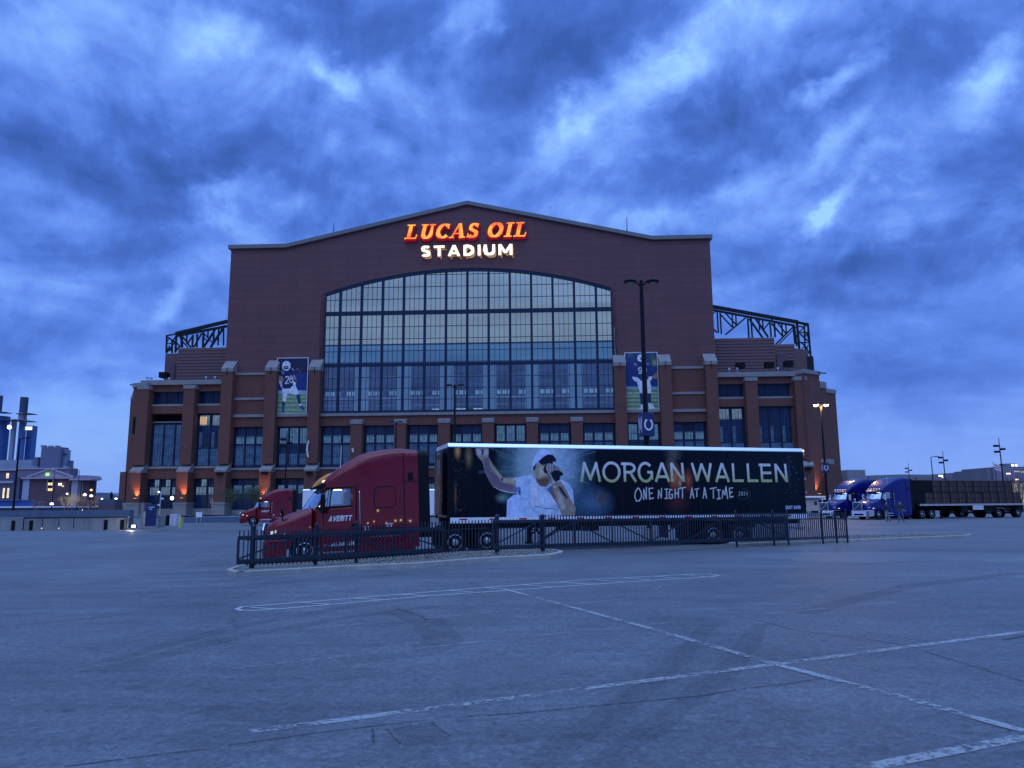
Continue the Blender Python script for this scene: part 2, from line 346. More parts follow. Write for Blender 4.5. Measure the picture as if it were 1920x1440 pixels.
def asphalt_mat():
    m = bpy.data.materials.new('worn_asphalt'); m.use_nodes = True; t = m.node_tree; b = t.nodes['Principled BSDF']
    co = nn(t, 'ShaderNodeTexCoord'); P = co.outputs['Object']
    def nz(scale, det, rough, mscale=(1, 1, 1), rot=0, dist=0.0):
        mp = nn(t, 'ShaderNodeMapping'); mp.inputs['Scale'].default_value = mscale; mp.inputs['Rotation'].default_value = (0, 0, rot); t.links.new(P, mp.inputs[0])
        n = nn(t, 'ShaderNodeTexNoise'); n.inputs['Scale'].default_value = scale; n.inputs['Detail'].default_value = det; n.inputs['Roughness'].default_value = rough; n.inputs['Distortion'].default_value = dist
        t.links.new(mp.outputs[0], n.inputs[0]); return n.outputs['Fac']
    def mrg(x, a, b_, c, d):
        n = nn(t, 'ShaderNodeMapRange'); t.links.new(x, n.inputs[0]); n.inputs[1].default_value = a; n.inputs[2].default_value = b_; n.inputs[3].default_value = c; n.inputs[4].default_value = d; return n.outputs[0]
    def mt(op, a, b_):
        n = nn(t, 'ShaderNodeMath', operation=op)
        for i, v in enumerate((a, b_)):
            if isinstance(v, (int, float)): n.inputs[i].default_value = v
            else: t.links.new(v, n.inputs[i])
        return n.outputs[0]
    big = mrg(nz(.13, 6, .65, dist=.9), .32, .68, .74, 1.22)
    mid = mrg(nz(.7, 8, .7, dist=.8), .3, .7, .80, 1.2)
    drag = mrg(nz(.9, 6, .7, (.22, 2.4, 1), R(-24)), .35, .7, .84, 1.14)
    fine = mrg(nz(9, 9, .8), .3, .7, .62, 1.38)
    agg = nn(t, 'ShaderNodeTexVoronoi'); agg.inputs['Scale'].default_value = 38; t.links.new(P, agg.inputs['Vector'])
    aggv = mrg(agg.outputs['Color'], 0, 1, .68, 1.34)
    # dark drips / oil spots
    oil = mrg(nz(1.3, 4, .55, dist=1.2), .66, .74, 1.0, .72)
    v = mt('MULTIPLY', mt('MULTIPLY', mt('MULTIPLY', big, mid), mt('MULTIPLY', drag, fine)), mt('MULTIPLY', aggv, oil))
    # hairline cracks
    wp = nn(t, 'ShaderNodeTexNoise'); wp.inputs['Scale'].default_value = 1.2; wp.inputs['Detail'].default_value = 5; t.links.new(P, wp.inputs[0])
    va = nn(t, 'ShaderNodeVectorMath', operation='MULTIPLY_ADD'); t.links.new(wp.outputs['Color'], va.inputs[0]); va.inputs[1].default_value = (.9, .9, 0); t.links.new(P, va.inputs[2])
    vo = nn(t, 'ShaderNodeTexVoronoi', feature='DISTANCE_TO_EDGE'); vo.inputs['Scale'].default_value = .16; t.links.new(va.outputs[0], vo.inputs['Vector'])
    ck = mrg(vo.outputs['Distance'], .0006, .0022, .55, 1.0)
    gate = mrg(nz(.25, 2, .5), .48, .56, 0, 1)
    ck2 = nn(t, 'ShaderNodeMix', data_type='FLOAT'); t.links.new(gate, ck2.inputs[0]); ck2.inputs[2].default_value = 1.0; t.links.new(ck, ck2.inputs[3])
    v = mt('MULTIPLY', v, ck2.outputs[0])
    hs = nn(t, 'ShaderNodeHueSaturation'); hs.inputs['Color'].default_value = (.122, .128, .140, 1); t.links.new(v, hs.inputs['Value'])
    t.links.new(hs.outputs[0], b.inputs['Base Color'])
    t.links.new(mrg(mid, .80, 1.2, .50, .70), b.inputs['Roughness'])
    b.inputs['Specular IOR Level'].default_value = .42
    bp = nn(t, 'ShaderNodeBump'); bp.inputs['Strength'].default_value = .5; bp.inputs['Distance'].default_value = .012
    t.links.new(mt('ADD', mt('MULTIPLY', fine, .6), aggv), bp.inputs['Height']); t.links.new(bp.outputs[0], b.inputs['Normal'])
    return m
gm.materials.append(asphalt_mat())
go = bpy.data.objects.new('asphalt_ground', gm); col.objects.link(go); tag(go, kind='structure')

def paint_mat(name, c, wear, alpha=1.0):
    m = bpy.data.materials.new(name); m.use_nodes = True; t = m.node_tree; b = t.nodes['Principled BSDF']
    b.inputs['Base Color'].default_value = (*c, 1); b.inputs['Roughness'].default_value = .75
    co = nn(t, 'ShaderNodeTexCoord')
    nz = nn(t, 'ShaderNodeTexNoise'); nz.inputs['Scale'].default_value = 14; nz.inputs['Detail'].default_value = 6; nz.inputs['Roughness'].default_value = .75; t.links.new(co.outputs['Object'], nz.inputs[0])
    nz2 = nn(t, 'ShaderNodeTexNoise'); nz2.inputs['Scale'].default_value = 1.1; nz2.inputs['Detail'].default_value = 4; t.links.new(co.outputs['Object'], nz2.inputs[0])
    ad = nn(t, 'ShaderNodeMath', operation='MULTIPLY_ADD'); t.links.new(nz2.outputs['Fac'], ad.inputs[0]); ad.inputs[1].default_value = .6; t.links.new(nz.outputs['Fac'], ad.inputs[2])
    mr = nn(t, 'ShaderNodeMapRange'); t.links.new(ad.outputs[0], mr.inputs[0]); mr.inputs[1].default_value = wear; mr.inputs[2].default_value = wear + .12; mr.inputs[3].default_value = alpha; mr.inputs[4].default_value = 0
    tr = nn(t, 'ShaderNodeBsdfTransparent'); mx = nn(t, 'ShaderNodeMixShader')
    t.links.new(mr.outputs[0], mx.inputs[0]); t.links.new(tr.outputs[0], mx.inputs[1]); t.links.new(b.outputs[0], mx.inputs[2])
    t.links.new(mx.outputs[0], t.nodes['Material Output'].inputs[0]); return m
P_new = paint_mat('road_paint', (.46, .46, .46), .86, .85)
P_worn = paint_mat('worn_road_paint', (.44, .44, .44), .76, .68)
P_faint = paint_mat('faint_road_paint', (.36, .36, .36), .72, .45)
P_tar = paint_mat('tar_crack', (.045, .045, .05), .80, .55)
def strip(name, pix, w, m, dz=.005, kind='structure', wob=0.0, world_pts=None):
    pts = world_pts or [gpt(*p) for p in pix]
    dense = []
    for a, b in zip(pts[:-1], pts[1:]):
        n = max(1, int((b - a).length / .4))
        for i in range(n): dense.append(a.lerp(b, i / n))
    dense.append(pts[-1])
    mb = MB(); vs = []
    for i, p in enumerate(dense):
        a = dense[max(0, i - 1)]; b = dense[min(len(dense) - 1, i + 1)]; d = (b - a); d.z = 0; d.normalize()
        q = p.copy()
        if wob: q += Vector((-d.y, d.x, 0)) * wob * (noise.noise(Vector((p.x * 1.7, p.y * 1.7, 3))) + .5 * noise.noise(Vector((p.x * 6, p.y * 6, 9))))
        ww = w * (1 + (.5 * noise.noise(Vector((p.x * 3, p.y * 3, 1))) if wob else 0))
        for s_ in (-1, 1):
            x = q.x - d.y * s_ * ww / 2; y = q.y + d.x * s_ * ww / 2
            vs.append((x, y, gz(x, y) + dz))
    n = len(dense)
    mb.add(vs, [(2 * i, 2 * i + 1, 2 * i + 3, 2 * i + 2) for i in range(n - 1)])
    o = mb.build(name, m); return tag(o, kind=kind)
strip('parking_line', [(466.7, 1373), (1120, 1289), (1453, 1246), (1925, 1184.5)], .11, P_worn)
strip('parking_line', [(945, 1105), (1200, 1174), (1453, 1246)], .11, P_worn, .009)
strip('parking_line', [(1460, 1248), (1700, 1311), (1925, 1374)], .11, P_worn, .009)
strip('parking_line', [(1610, 1443), (1925, 1382)], .12, P_worn)
strip('parking_line', [(454, 1190), (790, 1161), (1200, 1121), (1528, 1098)], .09, P_faint)
strip('parking_line', [(433, 1254), (896, 1204.6), (1150, 1177)], .09, P_faint)
strip('parking_line', [(1203, 1173), (1745, 1123)], .09, P_faint)
strip('parking_line', [(1842, 1052), (1925, 1049)], .16, P_worn)
strip('parking_line', [(1775, 1050), (1805, 1050)], .16, P_worn)
for yy in (982.5, 989, 996, 1000): strip('parking_line', [(1594, yy), (1690, yy - .5)], .28, P_worn)
strip('parking_line', [(0, 1027), (104, 1009)], .16, P_faint)
strip('parking_line', [(0, 1049), (130, 1038)], .16, P_faint)
strip('parking_line', [(0, 1067), (60, 1060)], .16, P_faint)
# painted hatch island
top = [(500, 1135), (840, 1107.5), (1120, 1086), (1299, 1077)]
bot = [(525, 1142), (800, 1118), (1120, 1095.5), (1245, 1087), (1310, 1083.5)]
capl = [(525, 1142), (480, 1145), (452, 1145), (444, 1142), (455, 1138), (500, 1135)]
capr = [(1299, 1077), (1330, 1076.5), (1349, 1079), (1335, 1081.5), (1310, 1083.5)]
strip('hatched_island_line', capl[:-1] + top + capr[1:], .085, P_new)
strip('hatched_island_line', bot, .085, P_new)
g1 = lambda x, y: (x / 2.4 + 400, y / 2.4 + 1040)
for a, b in (((170, 240), (300, 247)), ((400, 218), (540, 226)), ((630, 198), (780, 205)), ((840, 180), (970, 187)), ((1050, 162), (1170, 170)), ((1220, 150), (1320, 158)), ((1390, 137), (1530, 147)), ((1560, 125), (1690, 135)), ((1720, 115), (1850, 125)), ((1850, 106), (1980, 117)), ((1990, 99), (2110, 110)), ((2110, 92), (2220, 102))):
    strip('hatched_island_line', [g1(*a), g1(*b)], .075, P_new, .008)
for cr, w in (([(380, 1405), (608, 1373), (733, 1357), (837, 1346), (983, 1337), (1200, 1315), (1320, 1304), (1545, 1271)], .03), ([(26, 1103), (200, 1093), (417, 1080)], .05), ([(0, 1175), (110, 1166), (210, 1156)], .04),
              ([(1370, 1152), (1490, 1181), (1632, 1200), (1700, 1211), (1920, 1279)], .028), ([(733, 1367), (755, 1396)], .014), ([(812, 1352), (842, 1382)], .014), ([(697, 1367), (711, 1392)], .016), ([(735, 1366), (812, 1353)], .01),
              ([(745, 1141), (790, 1156), (800, 1164)], .035), ([(1880, 1200), (1925, 1193)], .05), ([(1600, 1059), (1760, 1051)], .06), ([(770, 1068), (830, 1079)], .03), ([(120, 1440), (300, 1415), (380, 1405)], .03)):
    strip('pavement_crack', cr, w, P_tar, .004, wob=.05)

P_tyre = paint_mat('tyre_mark', (.06, .062, .07), .88, .13)
P_pale = paint_mat('pale_scuff', (.30, .31, .33), .86, .15)
for pix, w, m_ in (([(200, 1240), (420, 1180), (640, 1140), (800, 1120)], .28, P_tyre), ([(170, 1262), (420, 1200), (650, 1158), (820, 1136)], .28, P_tyre), ([(730, 1142), (800, 1165), (835, 1200), (790, 1225), (640, 1240)], .5, P_tyre), ([(1000, 1440), (1150, 1330), (1260, 1250), (1330, 1170)], .25, P_tyre), ([(1120, 1440), (1260, 1335), (1370, 1250), (1430, 1170)], .25, P_tyre),
                   ([(0, 1130), (220, 1080), (400, 1040)], .8, P_pale), ([(380, 1330), (470, 1340), (600, 1350)], .35, P_tyre), ([(1100, 1065), (1400, 1058), (1700, 1066), (1920, 1080)], 1.4, P_pale), ([(1500, 1150), (1700, 1100), (1900, 1075)], .4, P_tyre), ([(850, 1280), (950, 1260), (1100, 1240)], .6, P_pale)):
    strip('tyre_mark' if m_ is P_tyre else 'pale_scuff', pix, w, m_, .0035, wob=.05)
for px, py, r_ in ((1640, 1405, .09), (1130, 1300, .05), (800, 1090, .10), (300, 1110, .25), (560, 1330, .12), (1420, 1200, .08), (980, 1390, .06), (250, 1290, .10)):
    c_ = gpt(px, py); mb = MB(); vs = [(c_.x + r_ * (1 + .3 * math.sin(3 * a)) * math.cos(a), c_.y + r_ * (1 + .25 * math.cos(2 * a)) * math.sin(a), gz(c_.x, c_.y) + .0045) for a in [2 * math.pi * i / 16 for i in range(16)]]
    mb.add(vs, [tuple(range(16))]); tag(mb.build('oil_stain', P_tyre), kind='structure')
c4 = [gpt(*q) for q in ((735, 1366), (812, 1353), (842, 1390), (755, 1400))]
tag(MB().add([(q.x, q.y, gz(q.x, q.y) + .003) for q in c4], [(0, 1, 2, 3)]).build('asphalt_patch', P_tyre), kind='structure')

# ------------------------------------------------------------------ kerb islands
def island(name, pix, zt=.14, inner='gravel'):
    pts = [gpt(*p) for p in pix]
    n = len(pts); cx = sum(p.x for p in pts) / n; cy = sum(p.y for p in pts) / n
    def inset(d):
        out = []
        for i in range(n):
            a, b = pts[i - 1], pts[(i + 1) % n]; t = (b - a); t.z = 0; t.normalize()
            out.append((pts[i].x - t.y * d, pts[i].y + t.x * d))
        return out
    o0 = inset(0); o1 = inset(.02); o2 = inset(.16)
    mb = MB(); vs = []
    for ring, z in ((o0, -.05), (o0, zt - .02), (o1, zt), (o2, zt), (o2, zt - .03)):
        vs += [(x, y, gz(x, y) + z) for x, y in ring]
    mb.add(vs, [(k * n + i, k * n + (i + 1) % n, (k + 1) * n + (i + 1) % n, (k + 1) * n + i) for k in range(4) for i in range(n)])
    k = tag(mb.build(name + '_kerb', M_kerb), kind='structure')
    mb = MB(); c = (cx, cy, gz(cx, cy) + zt - .03)
    mb.add([(x, y, gz(x, y) + zt - .032) for x, y in o2] , [tuple(range(n))])
    mg = mat('gravel_bed', (.16, .15, .13), .95, var=.5, vscale=18, bump=1.0, bscale=60)
    tag(mb.build(name + '_bed', mg), kind='structure')
    # kerb stone joints
    return o2
def dens(pts, st):
    out = []
    for a, b in zip(pts, pts[1:] + pts[:1]):
        n = max(1, int(math.hypot(b[0] - a[0], b[1] - a[1]) / st)); out += [(a[0] + (b[0] - a[0]) * i / n, a[1] + (b[1] - a[1]) * i / n) for i in range(n)]
    return out
IL = dens([(443, 1082), (649, 1070), (780, 1064.6), (905, 1054.5), (1032, 1048), (1054, 1043), (1056, 1040), (1040, 1036.5), (1005, 1035.5), (800, 1043), (640, 1053), (470, 1066), (440, 1070), (424, 1076), (430, 1080)], 18)
islL = island('left_island', IL)
IR = dens([(1362, 1024.5), (1400, 1024), (1595, 1016.5), (1760, 1010), (1815, 1007.5), (1824, 1005.5), (1800, 1003.8), (1700, 1004.5), (1560, 1008), (1400, 1019), (1370, 1022)], 18)
islR = island('right_island', IR, .12)
# loose gravel stones on the islands
gb = MB()
def inpoly(x, y, P):
    c = False; j = len(P) - 1
    for i in range(len(P)):
        if (P[i][1] > y) != (P[j][1] > y) and x < (P[j][0] - P[i][0]) * (y - P[i][1]) / (P[j][1] - P[i][1]) + P[i][0]: c = not c
        j = i
    return c
for P_, cnt in ((islL, 5200), (islR, 3500)):
    x0, x1 = min(p[0] for p in P_), max(p[0] for p in P_); y0, y1 = min(p[1] for p in P_), max(p[1] for p in P_)
    k = 0; tries = 0
    while k < cnt and tries < 60000:
        tries += 1
        x = rnd.uniform(x0, x1); y = rnd.uniform(y0, y1)
        if not inpoly(x, y, P_): continue
        s = rnd.uniform(.012, .035); z = gz(x, y) + .105; a = rnd.random() * 3
        gb.add([(x + s * math.cos(a), y + s * math.sin(a), z), (x + s * math.cos(a + 2.1), y + s * math.sin(a + 2.1), z), (x + s * math.cos(a + 4.2), y + s * math.sin(a + 4.2), z), (x, y, z + s * 1.1)], [(0, 1, 3), (1, 2, 3), (2, 0, 3)], rnd.randrange(2)); k += 1
tag(gb.build('gravel', [mat('gravel_stone', (.30, .28, .25), .9), mat('gravel_dark', (.12, .11, .10), .9)]), 'grey gravel filling the kerbed islands under the fence', 'gravel', kind='stuff')

# ------------------------------------------------------------------ stadium
SA = math.atan(.043)
st = thing('stadium', 'huge red brick stadium with gabled roof and arched window wall', 'stadium', (-11.3, 190.5, 0), -SA)
SMW = Matrix.Translation((-11.3, 190.5, 0)) @ Matrix.Rotation(-SA, 4, 'Z')
SINV = SMW.inverted()
def S(px, py, w=0.0):
    o = SINV @ Vector((0, 0, EYE)); d = SINV.to_3x3() @ ray(px, py)
    return o + d * ((w - o.y) / d.y)
def Tz(u): return 68.7 if abs(u) >= 47.3 else 68.7 + 10.6 * (1 - abs(u) / 47.3)
RA = (37.1 ** 2 + 6.1 ** 2) / (2 * 6.1)
def Bz(u): return 62.2 - (RA - math.sqrt(RA * RA - u * u)) if abs(u) < 37.1 else -99
# cladding panels, one object each, joints recessed
def clad_panel(u0, u1, z0, z1):
    mb = MB(); n = max(1, int((u1 - u0) / .9)); g = .03
    cols = []
    for i in range(n + 1):
        u = u0 + g / 2 + (u1 - u0 - g) * i / n
        lo = max(z0 + g / 2, Bz(u)); hi = min(z1 - g / 2, Tz(u)); cols.append((u, lo, hi))
    ok = False
    for (ua, la, ha), (ub, lb, hb) in zip(cols[:-1], cols[1:]):
        if ha - la <= 0 and hb - lb <= 0: continue
        ha = max(ha, la); hb = max(hb, lb); ok = True
        vs = [(ua, 0, la), (ub, 0, lb), (ub, 0, hb), (ua, 0, ha), (ua, .12, la), (ub, .12, lb), (ub, .12, hb), (ua, .12, ha)]
        mb.add(vs, [(0, 1, 2, 3), (0, 4, 5, 1), (3, 2, 6, 7)])
    if not ok: return
    e = cols[0]; f = cols[-1]
    if e[2] > e[1]: mb.quad((e[0], 0, e[1]), (e[0], 0, e[2]), (e[0], .12, e[2]), (e[0], .12, e[1]))
    if f[2] > f[1]: mb.quad((f[0], 0, f[1]), (f[0], .12, f[1]), (f[0], .12, f[2]), (f[0], 0, f[2]))
    mb.build('wall_panel', [M_clad, M_clad2, M_clad3][rnd.choice((0, 0, 1, 2))], st)
M_clad2 = mat('maroon_cladding_b', (.122, .044, .044), .6, var=.12, vscale=.5, streak=.12)
M_clad3 = mat('maroon_cladding_c', (.134, .048, .048), .6, var=.12, vscale=.5, streak=.12)
zl = [24.95 + 2.02 * i for i in range(28)]
for zi in range(27):
    off = 0 if zi % 2 == 0 else 4.4
    ul = [-62] + [u for u in [-62 + off + 8.86 * k for k in range(0, 15)] if -61 < u < 61] + [62]
    for ua, ub in zip(ul[:-1], ul[1:]): clad_panel(ua, ub, zl[zi], zl[zi + 1])
# backing wall with the arched opening (dark, shows in the joints)
mb = MB(); n = 124
for i in range(n):
    ua = -61.9 + 123.8 * i / n; ub = -61.9 + 123.8 * (i + 1) / n
    la, lb = max(24.5, Bz(ua)), max(24.5, Bz(ub))
    mb.add([(ua, .1, la), (ub, .1, lb), (ub, .1, Tz(ub)), (ua, .1, Tz(ua)), (ua, 1.3, la), (ub, 1.3, lb), (ub, 1.3, Tz(ub)), (ua, 1.3, Tz(ua))], [(0, 1, 2, 3), (0, 4, 5, 1), (7, 6, 5, 4), (3, 2, 6, 7)])
mb.build('main_wall', mat('joint_maroon', (.105, .039, .039), .8, var=.05), st)
# sides, roof and rear of the main hall
mb = MB(); mb.box(-62, -61.4, 1.3, 210, 0, 68.6).box(61.4, 62, 1.3, 210, 0, 68.6).box(-61.4, 61.4, 209, 210, 0, 68.6)
mb.build('hall_wall', M_clad, st)
mb = MB()
rf = [(-62.6, 68.7), (-47.3, 68.7), (0, 79.3), (47.3, 68.7), (62.6, 68.7)]
for (a, za), (b, zb) in zip(rf[:-1], rf[1:]):
    mb.add([(a, 1, za), (b, 1, zb), (b, 210, zb), (a, 210, za), (a, 1, za + .5), (b, 1, zb + .5), (b, 210, zb + .5), (a, 210, za + .5)], [(0, 1, 2, 3), (4, 5, 6, 7), (0, 4, 5, 1), (3, 2, 6, 7), (0, 3, 7, 4), (1, 2, 6, 5)])
mb.build('roof', mat('roof_membrane', (.4, .41, .42), .8), st)
for (a, za), (b, zb) in zip(rf[:-1], rf[1:]):
    mb = MB(); mb.add([(a, -.7, za - .15), (b, -.7, zb - .15), (b, 1.4, zb - .15), (a, 1.4, za - .15), (a, -.7, za + .85), (b, -.7, zb + .85), (b, 1.4, zb + .85), (a, 1.4, za + .85)], [(0, 1, 2, 3), (4, 5, 6, 7), (0, 4, 5, 1), (3, 2, 6, 7), (0, 3, 7, 4), (1, 2, 6, 5)]); mb.build('coping', mat('coping_metal', (.16, .165, .16), .6, var=.05), st)
# great arched window
MU = [0, 5.45, 10.9, 16.35, 21.8, 27.25, 32.8]; MU = [-u for u in MU[:0:-1]] + MU
UE = [-36.9] + MU + [36.9]
SEC = [(25.5, 36.9, 4), (37.7, 50.3, 4), (51.3, 63, 4)]
win = MB()
for u in MU: win.box(u - .3, u + .3, .15, .95, 25.2, Bz(u) - .2)
win.box(-36.9, 36.9, .22, .9, 36.9, 37.7).box(-36.9, 36.9, .22, .9, 50.3, 51.3).box(-36.9, 36.9, .2, .9, 25.0, 25.6)
win.box(-37.1, -36.5, .12, .98, 25.0, Bz(36.8)).box(36.5, 37.1, .12, .98, 25.0, Bz(36.8))
for i in range(48):
    ua = -37.0 + 74.0 * i / 48; ub = -37.0 + 74.0 * (i + 1) / 48
    win.add([(ua, .1, Bz(ua) - .7), (ub, .1, Bz(ub) - .7), (ub, .1, Bz(ub)), (ua, .1, Bz(ua)), (ua, 1, Bz(ua) - .7), (ub, 1, Bz(ub) - .7), (ub, 1, Bz(ub)), (ua, 1, Bz(ua))], [(0, 1, 2, 3), (0, 4, 5, 1)])
gwin = win.build('arched_window', M_navy, st)
bars = MB()
for (ua, ub) in zip(UE[:-1], UE[1:]):
    a = ua + (.36 if ua > -36 else .4); b = ub - (.36 if ub < 36 else .4)
    nv = 4 if ub - ua > 5 else 3
    for k in range(1, nv):
        u = a + (b - a) * k / nv
        for (z0, z1, nr) in SEC: bars.box(u - .05, u + .05, .46, .66, z0, min(z1, Bz(u) - .6))
    for si, (z0, z1, nr) in enumerate(SEC):
        hs = (z1 - z0) / nr if si < 2 else 3.15
        zz = [z0 + hs * k for k in range(0, 5)]
        for k in range(4):
            za, zb = zz[k], zz[k + 1]
            ta, tb = Bz(a) - .6, Bz(b) - .6
            if za > max(ta, tb) - .2: break
            if k: 
                if min(ta, tb) > za: bars.box(a, b, .45, .67, za - .06, za + .06)
            p = MB(); th = rnd.uniform(-.012, .012)
            top_a, top_b = min(zb, ta), min(zb, tb)
            if top_a < za: top_a = za + .01
            if top_b < za: top_b = za + .01
            p.add([(a, .58 + th, za), (b, .58 - th, za), (b, .58 - th, top_b), (a, .58 + th, top_a)], [(0, 1, 2, 3)])
            p.build('pane', M_greatglass, gwin)
bars.build('glazing_bar', M_navy, gwin)['kind'] = 'stuff'
# seen through the great window: backdrop walls and columns that glow for the light inside
kz = 204.5 / 190.5
def iz(z, w=14): return 1.6 + (z - 1.6) * (190.5 + w) / 190.5
MI_top = interior_mat('glow_top_band', (.185, .265, .385), .16, .05, .12)
MI_up = interior_mat('glow_upper_band', (.19, .26, .335), .14, .05, .2)
MI_mid = interior_mat('glow_mid_band', (.052, .128, .28), .22, .04, .35)
MI_low = interior_mat('glow_low_band', (.022, .045, .125), .35, .15, .6)
MI_col = interior_mat('glow_column', (.055, .12, .27), .12, .3, .2)
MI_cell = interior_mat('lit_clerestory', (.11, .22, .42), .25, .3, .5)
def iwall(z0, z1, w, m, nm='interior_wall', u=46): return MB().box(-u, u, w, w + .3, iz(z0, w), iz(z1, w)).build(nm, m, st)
iwall(46.5, 66, 15.4, MI_top, 'interior_glow_wall'); iwall(42.4, 52.5, 14.6, MI_up)
iwall(36.8, 42.4, 14.2, MI_mid, 'interior_glow_panel'); iwall(22, 38, 13.8, MI_low)
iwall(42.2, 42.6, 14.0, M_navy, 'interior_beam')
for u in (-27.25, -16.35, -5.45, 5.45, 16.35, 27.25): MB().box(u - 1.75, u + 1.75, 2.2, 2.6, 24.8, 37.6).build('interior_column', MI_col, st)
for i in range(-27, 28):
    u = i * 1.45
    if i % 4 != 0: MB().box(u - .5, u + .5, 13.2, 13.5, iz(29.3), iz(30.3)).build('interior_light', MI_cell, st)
for z, m in ((33.8, .15), (28.2, .5), (26.6, .2)): MB().box(-42, 42, 12.6, 13.0, iz(z), iz(z + m)).build('interior_rail', interior_mat('glow_rail_line', (.05, .09, .22), .3), st)
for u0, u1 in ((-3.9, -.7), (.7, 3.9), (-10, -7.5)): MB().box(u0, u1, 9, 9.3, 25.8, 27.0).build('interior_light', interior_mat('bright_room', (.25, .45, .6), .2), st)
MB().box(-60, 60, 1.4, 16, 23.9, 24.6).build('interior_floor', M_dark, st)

# buttresses
def cap_wedge(mb, u, hw, w_back, w_front, z0, zf, zt):
    mb.prism_x([(w_front, z0), (w_back, z0), (w_back, zt), (w_back - .25, zt), (w_front, zf)], u - hw, u + hw)
def buttress(u, zt, kind, plinth=True, plinth_m=None):
    mb = MB(); hw = 1.42
    mb.box(u - hw, u + hw, -2.4, .5, 12.4, zt)
    mb.box(u - hw, u + hw, -3.5, .5, 3.1, 10.45)
    b = mb.build('buttress', M_brick, st)
    c = MB(); cap_wedge(c, u, hw + .1, .45, -2.55, zt, zt + .9, zt + (3.35 if kind == 'tall' else 1.45 if kind == 'short' else 1.1)); c.build('cap', M_stone, b)
    c = MB(); cap_wedge(c, u, hw + .08, -.6, -3.62, 10.45, 10.9, 12.65); c.build('cap', M_stone, b)
    if plinth: MB().box(u - hw - .2, u + hw + .2, -3.9, .5, 0, 2.6).box(u - hw - .3, u + hw + .3, -4.0, .5, 2.6, 3.1).build('plinth', M_stone, b)
    if kind == 'tall':
        MB().box(u - .06, u + .06, -2.75, -2.56, zt - .9, zt + .9).build('drain_pipe', M_steel, b)
    return b
for s_ in (-1, 1):
    for u in (38.05, 49.15, 60.3): buttress(s_ * u, 35.6, 'tall')
    for u in (27.2, 16.3, 5.45): buttress(s_ * u, 22.0, 'short')
    for u in (69.8, 81.6): buttress(s_ * u, 31.4, 'wing')
# lower windows between buttresses
def window(u0, u1, z0, z1, w, groups, cols, rows, lit=(), litm=None, name='window', gm_=None):
    fr = MB(); gw = (u1 - u0) / groups
    fr.box(u0 - .12, u1 + .12, w - .18, w + .25, z1 - .12, z1 + .16).box(u0 - .12, u1 + .12, w - .18, w + .25, z0 - .05, z0 + .12)
    for g in range(groups + 1):
        u = u0 + gw * g; hw = .2 if 0 < g < groups else .1
        fr.box(u - hw, u + hw, w - .2, w + .2, z0, z1)
    for g in range(groups):
        for k in range(1, cols):
            u = u0 + gw * (g + k / cols); fr.box(u - .03, u + .03, w - .09, w + .05, z0, z1)
    for k in range(1, rows):
        z = z0 + (z1 - z0) * k / rows; fr.box(u0, u1, w - .1, w + .04, z - .04, z + .04)
    f = fr.build(name, M_navy, st)
    for g in range(groups):
        a = u0 + gw * g; b = a + gw; t = rnd.uniform(-.02, .02); s = rnd.uniform(-.01, .01)
        MB().quad((a, w + .02 + t, z0), (b, w + .02 - t, z0), (b, w + .02 - t + s, z1), (a, w + .02 + t + s, z1)).build('pane', gm_ or rnd.choice((M_glassb, M_glassb, M_glassdk)), f)
        for (za, zb, c0, c1, m) in lit:
            if isinstance(c0, (set, tuple)): continue
            x0 = a + .3 + (b - a - .6) * c0; x1 = a + .3 + (b - a - .6) * c1
            MB().box(x0, x1, w - .035, w - .02, za, zb).build('lit_pane', m, f)
    return f
LIT = interior_mat('lit_room_blue', (.058, .135, .27), .3, .8, .8)
LITG = interior_mat('lit_room_grey', (.11, .175, .27), .3, .8, .8)
LITW = interior_mat('lit_room_warm', (.62, .42, .28), .3, .8, .8)
LITD = interior_mat('dim_room', (.022, .055, .16), .3, .5, .8)
def sp(u0, u1, z0, z1, w0=-.45, w1=1.5, m=None, nm='spandrel'): return MB().box(u0, u1, w0, w1, z0, z1).build(nm, m or M_brick, st)
cs = [-60.3, -49.15, -38.05, -27.2, -16.3, -5.45, 5.45, 16.3, 27.2, 38.05, 49.15, 60.3]
